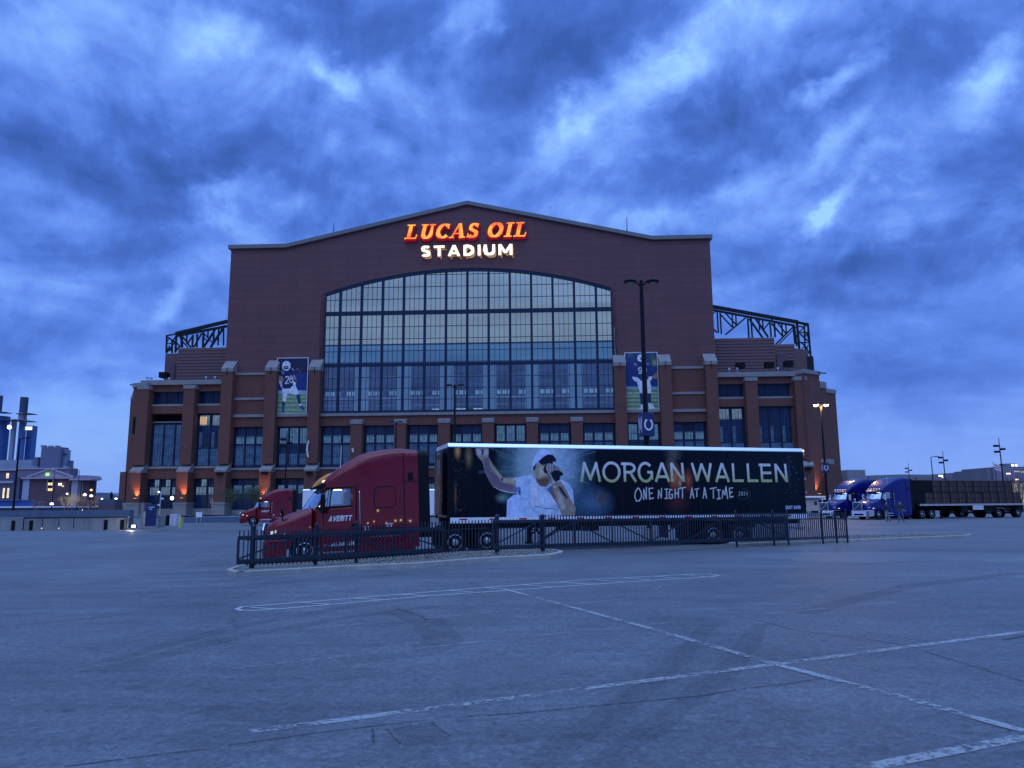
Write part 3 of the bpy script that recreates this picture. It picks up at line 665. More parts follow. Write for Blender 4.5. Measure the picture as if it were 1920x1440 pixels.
for i, (a, b) in enumerate(zip(cs[:-1], cs[1:])):
    u0, u1 = a + 1.42, b - 1.42; mid = (a + b) / 2
    inner = abs(mid) < 37
    MB().box(u0, u1, -.9, .1, 24.2, 24.9).build('belt_course', M_stone, st)
    if inner and i < 9: MB().box(u1 + .001, u1 + 2.839, -.46, 1.4, 22.0, 24.2).build('spandrel', M_brick, st); MB().box(u1 + .001, u1 + 2.839, -.9, .1, 24.2, 24.9).build('belt_course', M_stone, st)
    if i in (1, 9): pass
    sp(u0, u1, 21.8, 24.2)
    lm = rnd.choice((LIT, LITG, LIT))
    L = [(17.6, 19.4, .02, .30, LIT), (17.6, 19.4, .36, .64, LIT), (17.6, 19.4, .70, .98, LIT), (12.3, 17.0, 0, 1, LITD)]
    if i in (1, 6, 9): L = [(17.6, 21.4, .0, .26, LIT), (17.6, 21.4, .32, .62, LIT), (17.6, 21.4, .68, 1, LIT), (12.3, 15, 0, 1, LITD)]
    window(u0 + .3, u1 - .3, 11.6, 21.7, .5, 3, 4, 4, L)
    MB().box(u0, u1, -.75, .6, 11.0, 11.5).build('sill', M_stone, st)
    sp(u0, u1, 8.9, 11.0)
    window(u0 + .3, u1 - .3, 1.2, 8.8, .5, 3, 4, 3, [(5.2, 7.2, .02, .30, LIT), (5.2, 7.2, .36, .64, LIT), (5.2, 7.2, .70, .98, LIT)])
    sp(u0, u1, 0, 1.2, m=M_stone, nm='base_course')
    if i in (0, 10):
        sp(u0, u1, 24.9, 28.6, -.35, 0); sp(u0, u1, 29.2, 35.0, -.35, 0)
        for z in (28.6, 35.0): MB().box(u0, u1, -.6, 0, z, z + .6).build('stone_band', M_stone, st)
# wings
for s_ in (-1, 1):
    def UU(a, b): return (a, b) if s_ > 0 else (-b, -a)
    for k, (a, b) in enumerate((UU(61.72, 68.38), UU(71.22, 80.18))):
        g = 2 if b - a < 8 else 3
        MB().box(a - .1, b + .1, -.3, 1.5, 31.0, 32.7).build('spandrel', M_brick, st)
        window(a + .2, b - .2, 27.8, 31.0, .5, g, 1, 1, gm_=M_glassdk)
        MB().box(a, b, -.5, .7, 27.3, 27.8).build('sill', M_stone, st)
        sp(a, b, 25.4, 27.3)
        if s_ < 0 and k == 1:
            window(a + .2, b - .2, 12.1, 22.8, .8, g, 4, 4, [(12.3, 22.6, 0, 1, LITD)])
            MB().box(a, b, .6, 1.2, 23.2, 23.5).build('rail', M_stone, st); MB().box(a, b, 3, 3.3, 22.8, 25.4).build('opening_back', M_black, st)
        else:
            lt = [(12.3, 16.4, 0, 1, LITD), (16.8, 20.6, .02, .3, LITD)]
            if s_ < 0: lt += [(22.4, 24.9, .05, .95, LITG)]
            elif k == 0: lt += [(22.4, 24.9, .05, .3, LITG), (22.4, 24.9, .36, .62, LITG), (22.4, 24.9, .68, .95, LITG)]
            window(a + .2, b - .2, 12.1, 25.3, .5, g, 4, 5, lt)
            if s_ < 0: MB().box(a + .5, a + 2.2, .44, .46, 22.5, 24.6).build('lit_pane', LITW, st)
        MB().box(a, b, -.75, .6, 11.5, 12.05).build('sill', M_stone, st)
        sp(a, b, 9.0, 11.5)
        lt = [(5.0, 6.9, .02, .30, LITG), (5.0, 6.9, .36, .64, LITG), (5.0, 6.9, .70, .98, LITG)]
        if s_ < 0: lt += [(7.1, 8.8, .5, .98, LITG)]
        window(a + .2, b - .2, 1.6, 8.9, .5, g, 4, 4, lt)
        sp(a, b, 0, 1.6, m=M_stone, nm='base_course')
    a, b = UU(61.75, 83.2)
    MB().box(a, b, -1.1, 2.0, 32.7, 33.9).build('parapet', M_stone, st)
    # block body behind
    a, b = UU(62, 83.2)
    MB().box(a, b, 4.5, 110, 0, 32.6).build('wing_wall', M_brick, st)
# corner towers: faceted, stepping down
def plan_prism(name, pl, z0, z1, m, par=st): return MB().prism_z(pl, z0, z1).build(name, m, par)
def cham(px, py, p0, dr):
    o = SINV @ Vector((0, 0, EYE)); d = SINV.to_3x3() @ ray(px, py)
    # intersect with vertical plane through p0 along dr
    n = Vector((dr[1], -dr[0], 0)); t = n.dot(Vector((p0[0], p0[1], 0)) - Vector((o.x, o.y, 0))) / n.dot(d)
    p = o + d * t; return math.hypot(p.x - p0[0], p.y - p0[1]), p.z
DR = (.80, .60)
rc = [cham(x, y, (83.2, -2.2), DR) for x, y in ((1535, 697), (1551, 719), (1564, 729), (1573, 744), (1585, 882), (1590.5, 892))]
def face_pl(s0, s1, dr=DR, p0=(83.2, -2.2), depth=14, thick=0.0):
    a = (p0[0] + dr[0] * s0 + dr[1] * thick, p0[1] + dr[1] * s0 - abs(dr[0]) * thick * (1 if dr[0] > 0 else 1)); b = (p0[0] + dr[0] * s1 + dr[1] * thick, p0[1] + dr[1] * s1 - abs(dr[0]) * thick)
    return [a, b, (b[0] - dr[1] * depth * .3, b[1] + depth), (a[0] - dr[1] * depth * .3, a[1] + depth)]
s1_, z1_ = rc[0]; s2_, z2_ = rc[2]; s3_, z3_ = rc[4]
def dlf(lst): return lst
pts = [(81.8, -2.2), (83.2, -2.2)]
def Pn(s, th=0): return (83.2 + DR[0] * s + DR[1] * th, -2.2 + DR[1] * s - DR[0] * th)
def tower_R():
    def body(sa, sb, z0, z1, m, th=0, nm='corner_wall', dep=12):
        a = Pn(sa, th); b = Pn(sb, th); MB().prism_z([a, b, (b[0] - DR[1] * dep, b[1] + DR[0] * dep), (a[0] - DR[1] * dep, a[1] + DR[0] * dep)], z0, z1).build(nm, m, st)
    sm = (rc[0][0] + rc[1][0]) / 2
    body(-1.2, rc[0][0], 3.1, rc[0][1] - .9, M_brick); body(-1.2, rc[0][0] + .3, rc[0][1] - .9, rc[0][1] + .1, M_stone, .25, 'parapet')
    body(rc[0][0] + .002, rc[1][0], 3.1, rc[1][1] - 1.2, M_brick, -.4)
    body(rc[1][0] - 2.6, rc[1][0] + .1, rc[1][1] - 1.2, rc[1][1] + .4, M_stone, -.3, 'cap', 4)
    body(rc[1][0] + .002, rc[2][0] + 1.8, 3.1, rc[2][1] - 1.0, M_brick, -.9); body(rc[1][0] + .2, rc[2][0] + 1.9, rc[2][1] - 1.0, rc[2][1], M_stone, -.7, 'parapet')
    body(rc[2][0] + 1.803, rc[3][0], 3.1, rc[3][1] - .8, M_brick, -1.3); body(rc[2][0] + 1.9, rc[3][0] + .1, rc[3][1] - .8, rc[3][1] + .5, M_stone, -1.2, 'cap')
    body(rc[3][0] + .002, rc[5][0], 3.1, rc[5][1], M_brick, -1.5)
    body(-1.2, rc[5][0] + .3, 0, 3.1, M_stone, .25, 'plinth')
    # projecting brick pier with uplight between the faces
    body(3.6, 7.2, 3.1, 11.2, M_brick, 1.3); body(3.5, 7.3, 11.2, 12.4, M_stone, 1.0, 'cap', 3)
tower_R()
def tower_L():
    P = [S(252, 719, -1), S(245, 739, -.5), S(235.5, 880, 0), S(223, 942, 0)]
    x0, x1, x2, x3 = P[0].x, P[1].x, S(236, 850, -.5).x, S(227, 890, 0).x
    MB().prism_z([(-83.2, -2.0), (-81.8, -2.0), (-81.8, 12), (x0 - 2, 12), (x0, -1.2)], 3.1, 32.0).build('corner_wall', M_brick, st)
    MB().prism_z([(-83.4, -2.3), (-80.8, -2.3), (-80.8, 12), (x0 - 2.3, 12), (x0 - .2, -1.5)], 32.0, 33.1).build('parapet', M_stone, st)
    MB().prism_z([(x0 - .002, -.9), (x0 - .002, 11), (x1 - 1.5, 11), (x1, -.3)], 3.1, 29.2).build('corner_wall', M_brick, st)
    MB().add([(x0, -1, 29.2), (x1 - .1, -.4, 29.2), (x0, 6, 29.2), (x1 - .8, 6, 29.2), (x0, -1, 31.6), (x0, 6, 31.6)], [(0, 1, 4), (2, 5, 3), (1, 3, 5, 4), (0, 4, 5, 2), (0, 2, 3, 1)]).build('cap', M_stone, st)
    MB().prism_z([(x1 + .6, -1.1), (x1 + .6, 8), (x3 - .7, 8), (x3, -.5)], 3.1, 10.8).build('corner_wall', M_brick, st)
    MB().prism_z([(-83.3, -3.2), (-79, -3.2), (-79, 8), (x3 - 1.2, 8), (x3 - .4, -1.4)], 0, 3.1).build('plinth', M_stone, st)
    MB().box(-83.9, -83.3, -2.1, -1.0, 20.3, 24.4).build('slot_window', M_black, st)
tower_L()
# ribbed metal upper walls behind the wings
def ribbed(u0, u1, z0, z1, w, nm='ribbed_wall', topf=None):
    n = int((z1 - z0) / .8); root = None
    for k in range(n):
        za = z0 + (z1 - z0) * k / n; zb = z0 + (z1 - z0) * (k + 1) / n
        MB().prism_x([(w, za + .1), (w + .3, za + .1), (w + .3, zb + .08), (w + .12, zb)], u0, u1).build('ribbed_panel', M_rib, st)
    MB().box(u0, u1, w + .25, w + 9, z0, z1 - .02).build(nm, M_rib, st)
WL = 8
a = S(324, 700, WL).x; e = S(424, 650, WL).x; zt = S(380, 652, WL).z; ribbed(a + 1.0, -62, 33.9, zt, WL)
aa = S(308, 700, WL + 2).x; MB().box(aa, a + 1.0, WL + 2, WL + 14, 33, S(312, 663, WL + 2).z).build('ribbed_wall', M_rib, st)
a = S(1452, 640, WL).x; ribbed(62, a, 33.9, S(1452, 633, WL).z, WL)
a2 = S(1490, 640, WL).x; ribbed(a + .002, a2, 33.9, S(1470, 645, WL).z, WL + .3)
MB().box(S(1456, 664, WL).x, S(1474, 664, WL).x, WL - .2, WL + .2, 34, S(1465, 664, WL).z).build('door', mat('dark_maroon_door', (.09, .05, .07), .6), st)
MB().box(S(325, 664, WL).x, S(330, 664, WL).x, WL - .2, WL + .3, 34, S(328, 682, WL).z).build('door', MATS['dark_maroon_door'], st)
p0 = Vector((a2, WL + .3)); MB().prism_z([(a2, WL + .3), (a2 + 4.5, WL + 3.5), (a2 + 4.5, WL + 12), (a2, WL + 12)], 33, S(1500, 655, WL + 2).z).build('ribbed_wall', mat('brown_ribbed_metal', (.14, .075, .06), .6), st)
q = S(1507, 668, WL + 3).x; q2 = S(1525, 668, WL + 3).x
MB().box(q, q2, WL + 3, WL + 8, 33, S(1516, 668, WL + 3).z).build('equipment_screen', M_steel, st)
# dome of the corner stair behind the ribbed wall
MB().lathe((S(1385, 632, WL + 8).x, WL + 10, 42), (0, 0, 1), [(0, 4.6), (1.6, 4.3), (2.6, 3.0), (3.1, .8)], 16).build('roof_dome', mat('pale_roof_metal', (.35, .38, .36), .5), st)
MB().lathe((S(417, 650, WL + 4).x, WL + 6, 41), (0, 0, 1), [(0, 2.6), (1.4, 2.4), (2.4, 1.2)], 14).build('roof_dome', MATS['pale_roof_metal'], st)

# exposed roof trusses
def truss_side(pts, chord_top, w=18):
    pass
def member(a, b, t, w=18, w2=None):
    p = S(a[0], a[1], w); q = S(b[0], b[1], w if w2 is None else w2)
    MB().beam(p, q, t * (.58 if t > .95 else .6)).build('truss_member', M_steel, st)
W0_, W1_ = 22, 27
Zr = lambda x, y: (x / 8.727 + 1320, y / 8.727 + 560)
for w, dx, dy in ((W0_, 0, 0),):
    member(Zr(60, 115), Zr(1540, 385), 1.5, w); member(Zr(60, 170), Zr(1480, 440), .9, w)
    member(Zr(1540, 385), Zr(1705, 415), .7, w); member(Zr(1700, 410), Zr(1745, 950), .75, w)
    for a_, b_, t_ in (((215, 210), (235, 560), .6), ((262, 230), (285, 580), .6), ((270, 260), (465, 470), .55), ((350, 235), (520, 420), .5), ((460, 260), (470, 470), .55), ((520, 270), (528, 430), .5), ((350, 590), (715, 285), .7), ((125, 470), (215, 555), .6), ((130, 260), (215, 190), .5),
                       ((715, 320), (735, 640), .65), ((770, 320), (790, 640), .65), ((740, 330), (960, 640), .75), ((840, 320), (1050, 630), .75), ((900, 330), (910, 520), .5), ((958, 340), (966, 500), .5), ((970, 510), (1120, 330), .6), ((1080, 400), (1100, 630), .65), ((1150, 380), (1165, 630), .7),
                       ((1100, 400), (1290, 620), .6), ((1200, 390), (1340, 570), .5), ((1270, 400), (1285, 620), .6), ((1335, 400), (1350, 570), .5), ((1180, 740), (1480, 440), .7), ((1230, 740), (1500, 470), .5), ((1460, 440), (1490, 740), .7), ((1520, 400), (1560, 820), .9),
                       ((1480, 440), (1520, 780), .5), ((1545, 400), (1700, 440), .5), ((1560, 540), (1640, 470), .5), ((1640, 440), (1660, 950), .6), ((1550, 450), (1640, 470), .5), ((1560, 550), (1710, 550), .45), ((1570, 570), (1640, 640), .5), ((1640, 640), (1710, 700), .5), ((1560, 720), (1720, 720), .45),
                       ((1560, 700), (1640, 760), .5), ((1600, 830), (1650, 760), .45), ((1650, 760), (1720, 890), .5), ((1580, 890), (1740, 890), .45), ((1660, 930), (1700, 760), .4), ((1680, 560), (1720, 690), .4), ((1480, 580), (1550, 640), .45), ((1500, 760), (1560, 700), .4), ((1640, 460), (1700, 430), .4), ((1660, 620), (1680, 560), .4)):
        member(Zr(*a_), Zr(*b_), t_, w, w + (3 if t_ < .55 else 0))
Zl = lambda x, y: (x / 11.08 + 300, y / 11.08 + 590)
w = W0_
member(Zl(330, 395), Zl(1400, 140), 1.5, w); member(Zl(350, 440), Zl(1390, 240), 1.1, w); member(Zl(130, 440), Zl(340, 400), .6, w); member(Zl(140, 450), Zl(130, 800), .7, w)
for a_, b_, t_ in (((1320, 260), (1320, 640), .6), ((1220, 290), (1205, 640), .6), ((1115, 300), (1115, 560), .7), ((1350, 220), (1050, 680), .9), ((1150, 300), (905, 680), .8), ((905, 370), (890, 680), .8), ((1000, 340), (990, 480), .5), ((920, 400), (1090, 580), .55), ((900, 480), (1010, 560), .4),
                   ((775, 400), (765, 680), .7), ((870, 380), (700, 680), .6), ((685, 420), (670, 680), .7), ((680, 440), (560, 620), .6), ((560, 430), (555, 600), .6), ((480, 470), (640, 680), .7), ((470, 560), (580, 680), .6), ((450, 440), (455, 680), 1.0), ((420, 450), (460, 560), .7),
                   ((340, 430), (320, 790), .8), ((250, 520), (250, 800), .7), ((170, 470), (270, 540), .5), ((270, 540), (340, 430), .5), ((150, 600), (250, 600), .45), ((140, 780), (240, 680), .7), ((160, 550), (200, 480), .4), ((190, 640), (230, 760), .4), ((270, 520), (330, 640), .5), ((350, 590), (420, 660), .6), ((320, 760), (420, 640), .6), ((240, 660), (320, 560), .45), ((160, 720), (200, 650), .4)):
    member(Zl(*a_), Zl(*b_), t_, w, w + (3 if t_ < .55 else 0))
# deck of the outer roof edge behind the trusses
# ledge equipment: floodlights, cameras, antennas
for px, py, sc in ((440, 0, 0),): pass
def ledge_light(px, py, w, r=.35, m=None):
    p = S(px, py, w); mb = MB(); mb.beam((p.x, w, p.z - 1.0), (p.x, w, p.z), .12); mb.box(p.x - r, p.x + r, w - r, w + r, p.z - r * .5, p.z + r * .9)
    mb.build('floodlight', m or M_alu, st)
for px, py in ((276, 709), (283, 710), (387, 708), (404, 708), (1367, 692), (1382, 691), (1458, 691), (318, 710)): ledge_light(px, py, 1.0, .28)
for px, py in ((308, 705), (1388, 687), (1442, 686), (1478, 684)): ledge_light(px, py, 1.5, 1.0, M_black)
for px, py0, py1 in ((626, 418, 432), (1175, 407, 432), (1205, 470, 470)):
    if py0 != py1:
        p = S(px, py0, 3); q_ = S(px, py1 + 4, 3); MB().cyl((p.x, 3, q_.z), (p.x, 3, p.z), .13, .06, 6).build('antenna', M_steel, st)
MB().beam(S(251, 720, 0), S(244, 722, 0), .25).beam(S(1535, 699, 0), S(1549, 700, 0), .25).build('camera_arm', M_steel, st)
# small fittings on buttresses
for u in (-60.3, -49.15, -38.05, -27.2, 60.3, 81.6):
    MB().box(u - .75, u + .75, -4.25, -3.5, 9.7, 10.25).build('wall_lamp', M_black, st)

# illuminated sign letters
sg = thing('stadium_sign', 'glowing two line stadium name sign high on the gable', 'sign', mw=SMW @ Matrix.Translation((0, -.25, 0)))
SL_face = bpy.data.materials.new('orange_letter_face'); SL_face.use_nodes = True
_t = SL_face.node_tree; _t.nodes.clear(); _e = nn(_t, 'ShaderNodeEmission'); _o = nn(_t, 'ShaderNodeOutputMaterial'); _t.links.new(_e.outputs[0], _o.inputs[0])
_c = nn(_t, 'ShaderNodeTexCoord'); _n = nn(_t, 'ShaderNodeTexNoise'); _n.inputs['Scale'].default_value = .55; _t.links.new(_c.outputs['Object'], _n.inputs[0])
_r = nn(_t, 'ShaderNodeValToRGB'); _r.color_ramp.elements[0].position = .35; _r.color_ramp.elements[0].color = (1, .19, .06, 1); _r.color_ramp.elements[1].position = .62; _r.color_ramp.elements[1].color = (1, .50, .10, 1)
_t.links.new(_n.outputs['Fac'], _r.inputs[0]); _t.links.new(_r.outputs[0], _e.inputs[0]); _e.inputs[1].default_value = 1.15
SL_side = emat('red_letter_return', (.42, .008, .03), .6); SL_edge = emat('pink_letter_edge', (1, .30, .20), 1.0)
SL_white = emat('white_letter_face', (1, .93, .80), 1.6); SL_wside = emat('letter_return_glow', (.42, .27, .17), .8)
def ribbon(pts, shear=0.0):
    """pts: (x,z,w) centreline -> list of quads as 2-D polygons"""
    P = [Vector((p[0], p[1])) for p in pts]; n = len(P); L_ = []; R_ = []
    closed = (P[0] - P[-1]).length < 1e-6
    for i in range(n):
        if closed: d0 = P[i] - P[i - 1 if i > 0 else n - 2]; d1 = P[(i + 1) if i < n - 1 else 1] - P[i]
        else:
            d0 = P[i] - P[i - 1] if i else P[1] - P[0]; d1 = P[i + 1] - P[i] if i < n - 1 else P[i] - P[i - 1]
        d0 = d0.normalized(); d1 = d1.normalized(); t = (d0 + d1)
        t = d1 if t.length < .1 else t.normalized(); nrm = Vector((-t.y, t.x)); k = 1 / max(.6, nrm.dot(Vector((-d1.y, d1.x))))
        w = pts[i][2] / 2 * k; L_.append(P[i] + nrm * w); R_.append(P[i] - nrm * w)
    f = lambda v: (v.x + shear * v.y, v.y)
    return [[f(L_[i]), f(R_[i]), f(R_[i + 1]), f(L_[i + 1])] for i in range(n - 1)]
def arc(cx, cy, rx, ry, a0, a1, wv, wh, n=18):
    out = []
    for i in range(n + 1):
        a = R(a0 + (a1 - a0) * i / n); out.append((cx + rx * math.cos(a), cy + ry * math.sin(a), wv * abs(math.cos(a)) + wh * abs(math.sin(a))))
    return out
# heavy slab-serif capitals, unit height 1
def serif_letter(ch):
    T, t, sr = .24, .10, .09; q = []
    def st_(x, z0=0, z1=1, w=T): q.append([(x, z0, w), (x, z1, w)])
    def sf(x0, x1, z, h=sr): q.append([(x0, z, h), (x1, z, h)])
    if ch == 'L': st_(.28); sf(.02, .55, .955); sf(.02, .78, .045, .10); q.append([(.74, .0, .09), (.78, .30, .07)]); W = .84
    elif ch == 'I': st_(.28); sf(.02, .54, .955); sf(.02, .54, .045); W = .56
    elif ch == 'U':
        q.append([(.28, 1, T), (.28, .34, T)] + arc(.53, .34, .25, .285, 180, 360, T, .13)[1:] + [(.78, 1, .13)]); sf(.04, .50, .955); sf(.58, .98, .955); W = 1.0
    elif ch == 'C': q.append(arc(.52, .5, .36, .44, 48, 318, T, .12, 22)); q.append([(.80, .98, .08), (.79, .66, .08)]); W = .90
    elif ch == 'O': q.append(arc(.53, .5, .37, .44, 0, 360, T, .13, 28)); W = 1.06
    elif ch == 'S':
        q.append(arc(.40, .735, .22, .20, 25, 250, .19, .13, 14) + [(.40, .505, .22)] + arc(.40, .265, .24, .21, 70, -150, .21, .13, 14)); q.append([(.64, .98, .07), (.62, .70, .07)]); q.append([(.09, .02, .07), (.11, .31, .07)]); W = .76
    elif ch == 'A': q.append([(.14, 0, .10), (.50, 1, .12)]); q.append([(.50, 1.0, .24), (.84, 0, .25)]); q.append([(.24, .31, .09), (.74, .31, .09)]); sf(-.02, .34, .045); sf(.62, 1.06, .045); W = 1.02
    else: W = .5
    return q, W
def sans_letter(ch, T=.2):
    q = []
    if ch == 'S': q = [arc(.33, .72, .22, .19, 30, 250, T, T * .9, 14) + [(.34, .51, T)] + arc(.33, .28, .23, .19, 70, -150, T, T * .9, 14)]; W = .66
    elif ch == 'T': q = [[(0, .9, T), (.78, .9, T)], [(.39, .9, T), (.39, 0, T)]]; W = .78
    elif ch == 'A': q = [[(.09, 0, T), (.44, 1, T)], [(.44, 1, T), (.79, 0, T)], [(.2, .26, T * .85), (.68, .26, T * .85)]]; W = .88
    elif ch == 'D': q = [[(.1, 0, T), (.1, 1, T)], [(.1, .9, T), (.3, .9, T)] + arc(.3, .5, .36, .4, 90, -90, T, T, 14) + [(.1, .1, T)]]; W = .78
    elif ch == 'I': q = [[(.1, 0, T), (.1, 1, T)]]; W = .2
    elif ch == 'U': q = [[(.1, 1, T), (.1, .4, T)] + arc(.4, .4, .3, .3, 180, 360, T, T, 14) + [(.7, 1, T)]]; W = .8
    elif ch == 'M': q = [[(.1, 0, T), (.1, 1, T)], [(.1, .98, T), (.5, .2, T)], [(.5, .2, T), (.9, .98, T)], [(.9, 0, T), (.9, 1, T)]]; W = 1.0
    else: W = .4
    return q, W
def letter_obj(quads, name, y0, y1, mats):
    mb = MB()
    for k, q in enumerate(quads):
        e = (k % 7) * .002
        vs = [(x, y0 - e, z) for x, z in q] + [(x, y1, z) for x, z in q]
        mb.add(vs, [(0, 1, 2, 3)], 0); mb.add(vs, [(i, (i + 1) % 4, (i + 1) % 4 + 4, i + 4) for i in range(4)], 1)
    return mb.build(name, mats, sg)
def sign_row(text, fn, x0, x1, z0, h, gap, depth, mats, shear=0.0, space=.55, grow=0.0):
    ws = [(fn(c)[1] if c != ' ' else space) for c in text]
    tot = sum(ws) + gap * (len(text) - 1); sx = (x1 - x0) / tot; x = x0
    for c, w_ in zip(text, ws):
        if c != ' ':
            quads = []
            for s_ in fn(c)[0]: quads += ribbon([(a, b, c_ + grow) for a, b, c_ in s_], shear)
            Q = [[(x + px_ * sx, z0 + pz * h) for px_, pz in q] for q in quads]
            letter_obj(Q, 'letter', -depth, 0, mats)
        x += (w_ + gap) * sx
zA, zB = S(880, 447, -.8).z, S(880, 420, -.8).z
sign_row('LUCAS OIL', serif_letter, S(758, 450, -.8).x, S(986, 446, -.8).x, zA, zB - zA, .07, 1.1, [SL_face, SL_side], .22, .42)
sign_row('LUCAS OIL', serif_letter, S(758, 450, -.8).x - .05, S(986, 446, -.8).x - .05, zA, zB - zA, .07, .5, [SL_side, SL_side], .22, .42, grow=.16)
zA, zB = S(880, 480, -.8).z, S(880, 460, -.8).z
sign_row('STADIUM', sans_letter, S(790, 480, -.8).x, S(961, 479, -.8).x, zA, zB - zA, .24, .9, [SL_white, SL_wside])
sign_row('STADIUM', sans_letter, S(790, 480, -.8).x + .45, S(961, 479, -.8).x + .45, zA - .55, zB - zA, .24, .12, [SL_wside, SL_wside], grow=-.13)

# ------------------------------------------------------------------ small painter for printed graphics
class Art:
    def __init__(s, w, h, bg): s.w, s.h = w, h; s.a = np.empty((h, w, 3), np.float32); s.a[:] = bg
    def mask(s, poly, soft=0.0):
        P = np.array(poly, np.float32); pad = 2 + soft * 3
        x0, x1 = int(max(0, P[:, 0].min() - pad)), int(min(s.w, P[:, 0].max() + pad + 1)); y0, y1 = int(max(0, P[:, 1].min() - pad)), int(min(s.h, P[:, 1].max() + pad + 1))
        if x1 <= x0 or y1 <= y0: return None
        SSP = 2; X_, Y_ = np.meshgrid(x0 + (np.arange((x1 - x0) * SSP) + .5) / SSP, y0 + (np.arange((y1 - y0) * SSP) + .5) / SSP)
        m = np.zeros(X_.shape, bool); j = len(P) - 1
        for i in range(len(P)):
            yi, yj = P[i, 1], P[j, 1]
            if yi != yj: m ^= ((yi > Y_) != (yj > Y_)) & (X_ < (P[j, 0] - P[i, 0]) * (Y_ - yi) / (yj - yi) + P[i, 0])
            j = i
        m = m.reshape(y1 - y0, SSP, x1 - x0, SSP).mean((1, 3)).astype(np.float32)
        r = int(soft)
        for _ in range(2 if r > 0 else 0):
            k = np.ones(2 * r + 1) / (2 * r + 1)
            m = np.apply_along_axis(lambda v: np.convolve(v, k, 'same'), 0, m); m = np.apply_along_axis(lambda v: np.convolve(v, k, 'same'), 1, m)
        return m, x0, x1, y0, y1
    def poly(s, poly, c, soft=0.0, alpha=1.0):
        r = s.mask(poly, soft)
        if r is None: return
        m, x0, x1, y0, y1 = r; m = (m * alpha)[..., None]
        if callable(c): X_, Y_ = np.meshgrid(np.arange(x0, x1), np.arange(y0, y1)); cc = c(X_, Y_)
        else: cc = np.array(c, np.float32)
        s.a[y0:y1, x0:x1] = s.a[y0:y1, x0:x1] * (1 - m) + cc * m
    def glow(s, cx, cy, rx, ry, c, amp=1.0, p=2.0):
        Y_, X_ = np.mgrid[0:s.h, 0:s.w]; d = np.sqrt(((X_ - cx) / rx) ** 2 + ((Y_ - cy) / ry) ** 2)
        m = (np.clip(1 - d, 0, 1) ** p * amp)[..., None]; s.a = s.a * (1 - m) + np.array(c, np.float32) * m
    def line(s, pts, w, c, soft=0, alpha=1.0, shear=0.0):
        for q in ribbon([(p[0], p[1], p[2] if len(p) > 2 else w) for p in pts]): s.poly(q, c, soft, alpha)
    def grain(s, amp, seed=1, cell=6):
        rs = np.random.RandomState(seed); n = rs.randn(s.h // cell + 2, s.w // cell + 2).astype(np.float32)
        n = np.kron(n, np.ones((cell, cell), np.float32))[:s.h, :s.w]
        for ax in (0, 1):
            n = np.apply_along_axis(lambda v: np.convolve(v, np.ones(cell) / cell, 'same'), ax, n)
        s.a *= (1 + amp * n)[..., None]
    def material(s, name, rough=.25, spec=.5):
        a = np.clip(s.a, 0, 1); a = np.where(a <= .0031308, a * 12.92, 1.055 * np.power(np.maximum(a, 1e-6), 1 / 2.4) - .055)
        img = bpy.data.images.new(name, s.w, s.h); buf = np.ones((s.h, s.w, 4), np.float32); buf[..., :3] = a
        img.pixels.foreach_set(buf.ravel()); img.update(); img.pack()
        m = bpy.data.materials.new(name); m.use_nodes = True; t = m.node_tree; b = t.nodes['Principled BSDF']
        tx = nn(t, 'ShaderNodeTexImage'); tx.image = img; tx.interpolation = 'Cubic'; tx.extension = 'EXTEND'
        t.links.new(tx.outputs[0], b.inputs['Base Color']); b.inputs['Roughness'].default_value = rough; b.inputs['Specular IOR Level'].default_value = spec
        return m
def image_sheet(name, p00, p10, p11, p01, m, parent):
    me = bpy.data.meshes.new(name); me.from_pydata([p00, p10, p11, p01], [], [(0, 1, 2, 3)])
    uv = me.uv_layers.new(name='UVMap')
    for l, c in zip(uv.data, ((0, 0), (1, 0), (1, 1), (0, 1))): l.uv = c
    me.materials.append(m); o = bpy.data.objects.new(name, me); col.objects.link(o); o.parent = parent; return o

# ------------------------------------------------------------------ player banners on the stadium
def banner(label, crop, sc, corners, draw, w=-.6):
    tl, tr, br, bl = [S(*c, w) for c in corners]
    u0 = (tl.x + bl.x) / 2; u1 = (tr.x + br.x) / 2; z0 = (bl.z + br.z) / 2; z1 = (tl.z + tr.z) / 2
    t = thing('banner', label, 'banner', mw=SMW @ Matrix.Translation((0, 0, 0)), group='player banners between the tall buttresses')
    A = Art(360, int(360 * (z1 - z0) / (u1 - u0)), (.02, .03, .1))
    def m(x, y):
        p = S(crop[0] + x / sc, crop[1] + y / sc, w); return ((p.x - u0) / (u1 - u0) * A.w, (p.z - z0) / (z1 - z0) * A.h)
    draw(A, m); A.grain(.22, 3, 3); A.grain(.15, 5, 9)
    mt_ = A.material('banner_print', .6, .3)
    image_sheet('print', (u0 + .15, w, z0 + .15), (u1 - .15, w, z0 + .15), (u1 - .15, w, z1 - .15), (u0 + .15, w, z1 - .15), mt_, t)
    f = MB().box(u0, u1, w + .02, w + .35, z0, z1); f.build('frame', M_white, t)
WH = (.72, .74, .76)
def rec(m, x0, y0, x1, y1): return [m(x0, y0), m(x1, y0), m(x1, y1), m(x0, y1)]
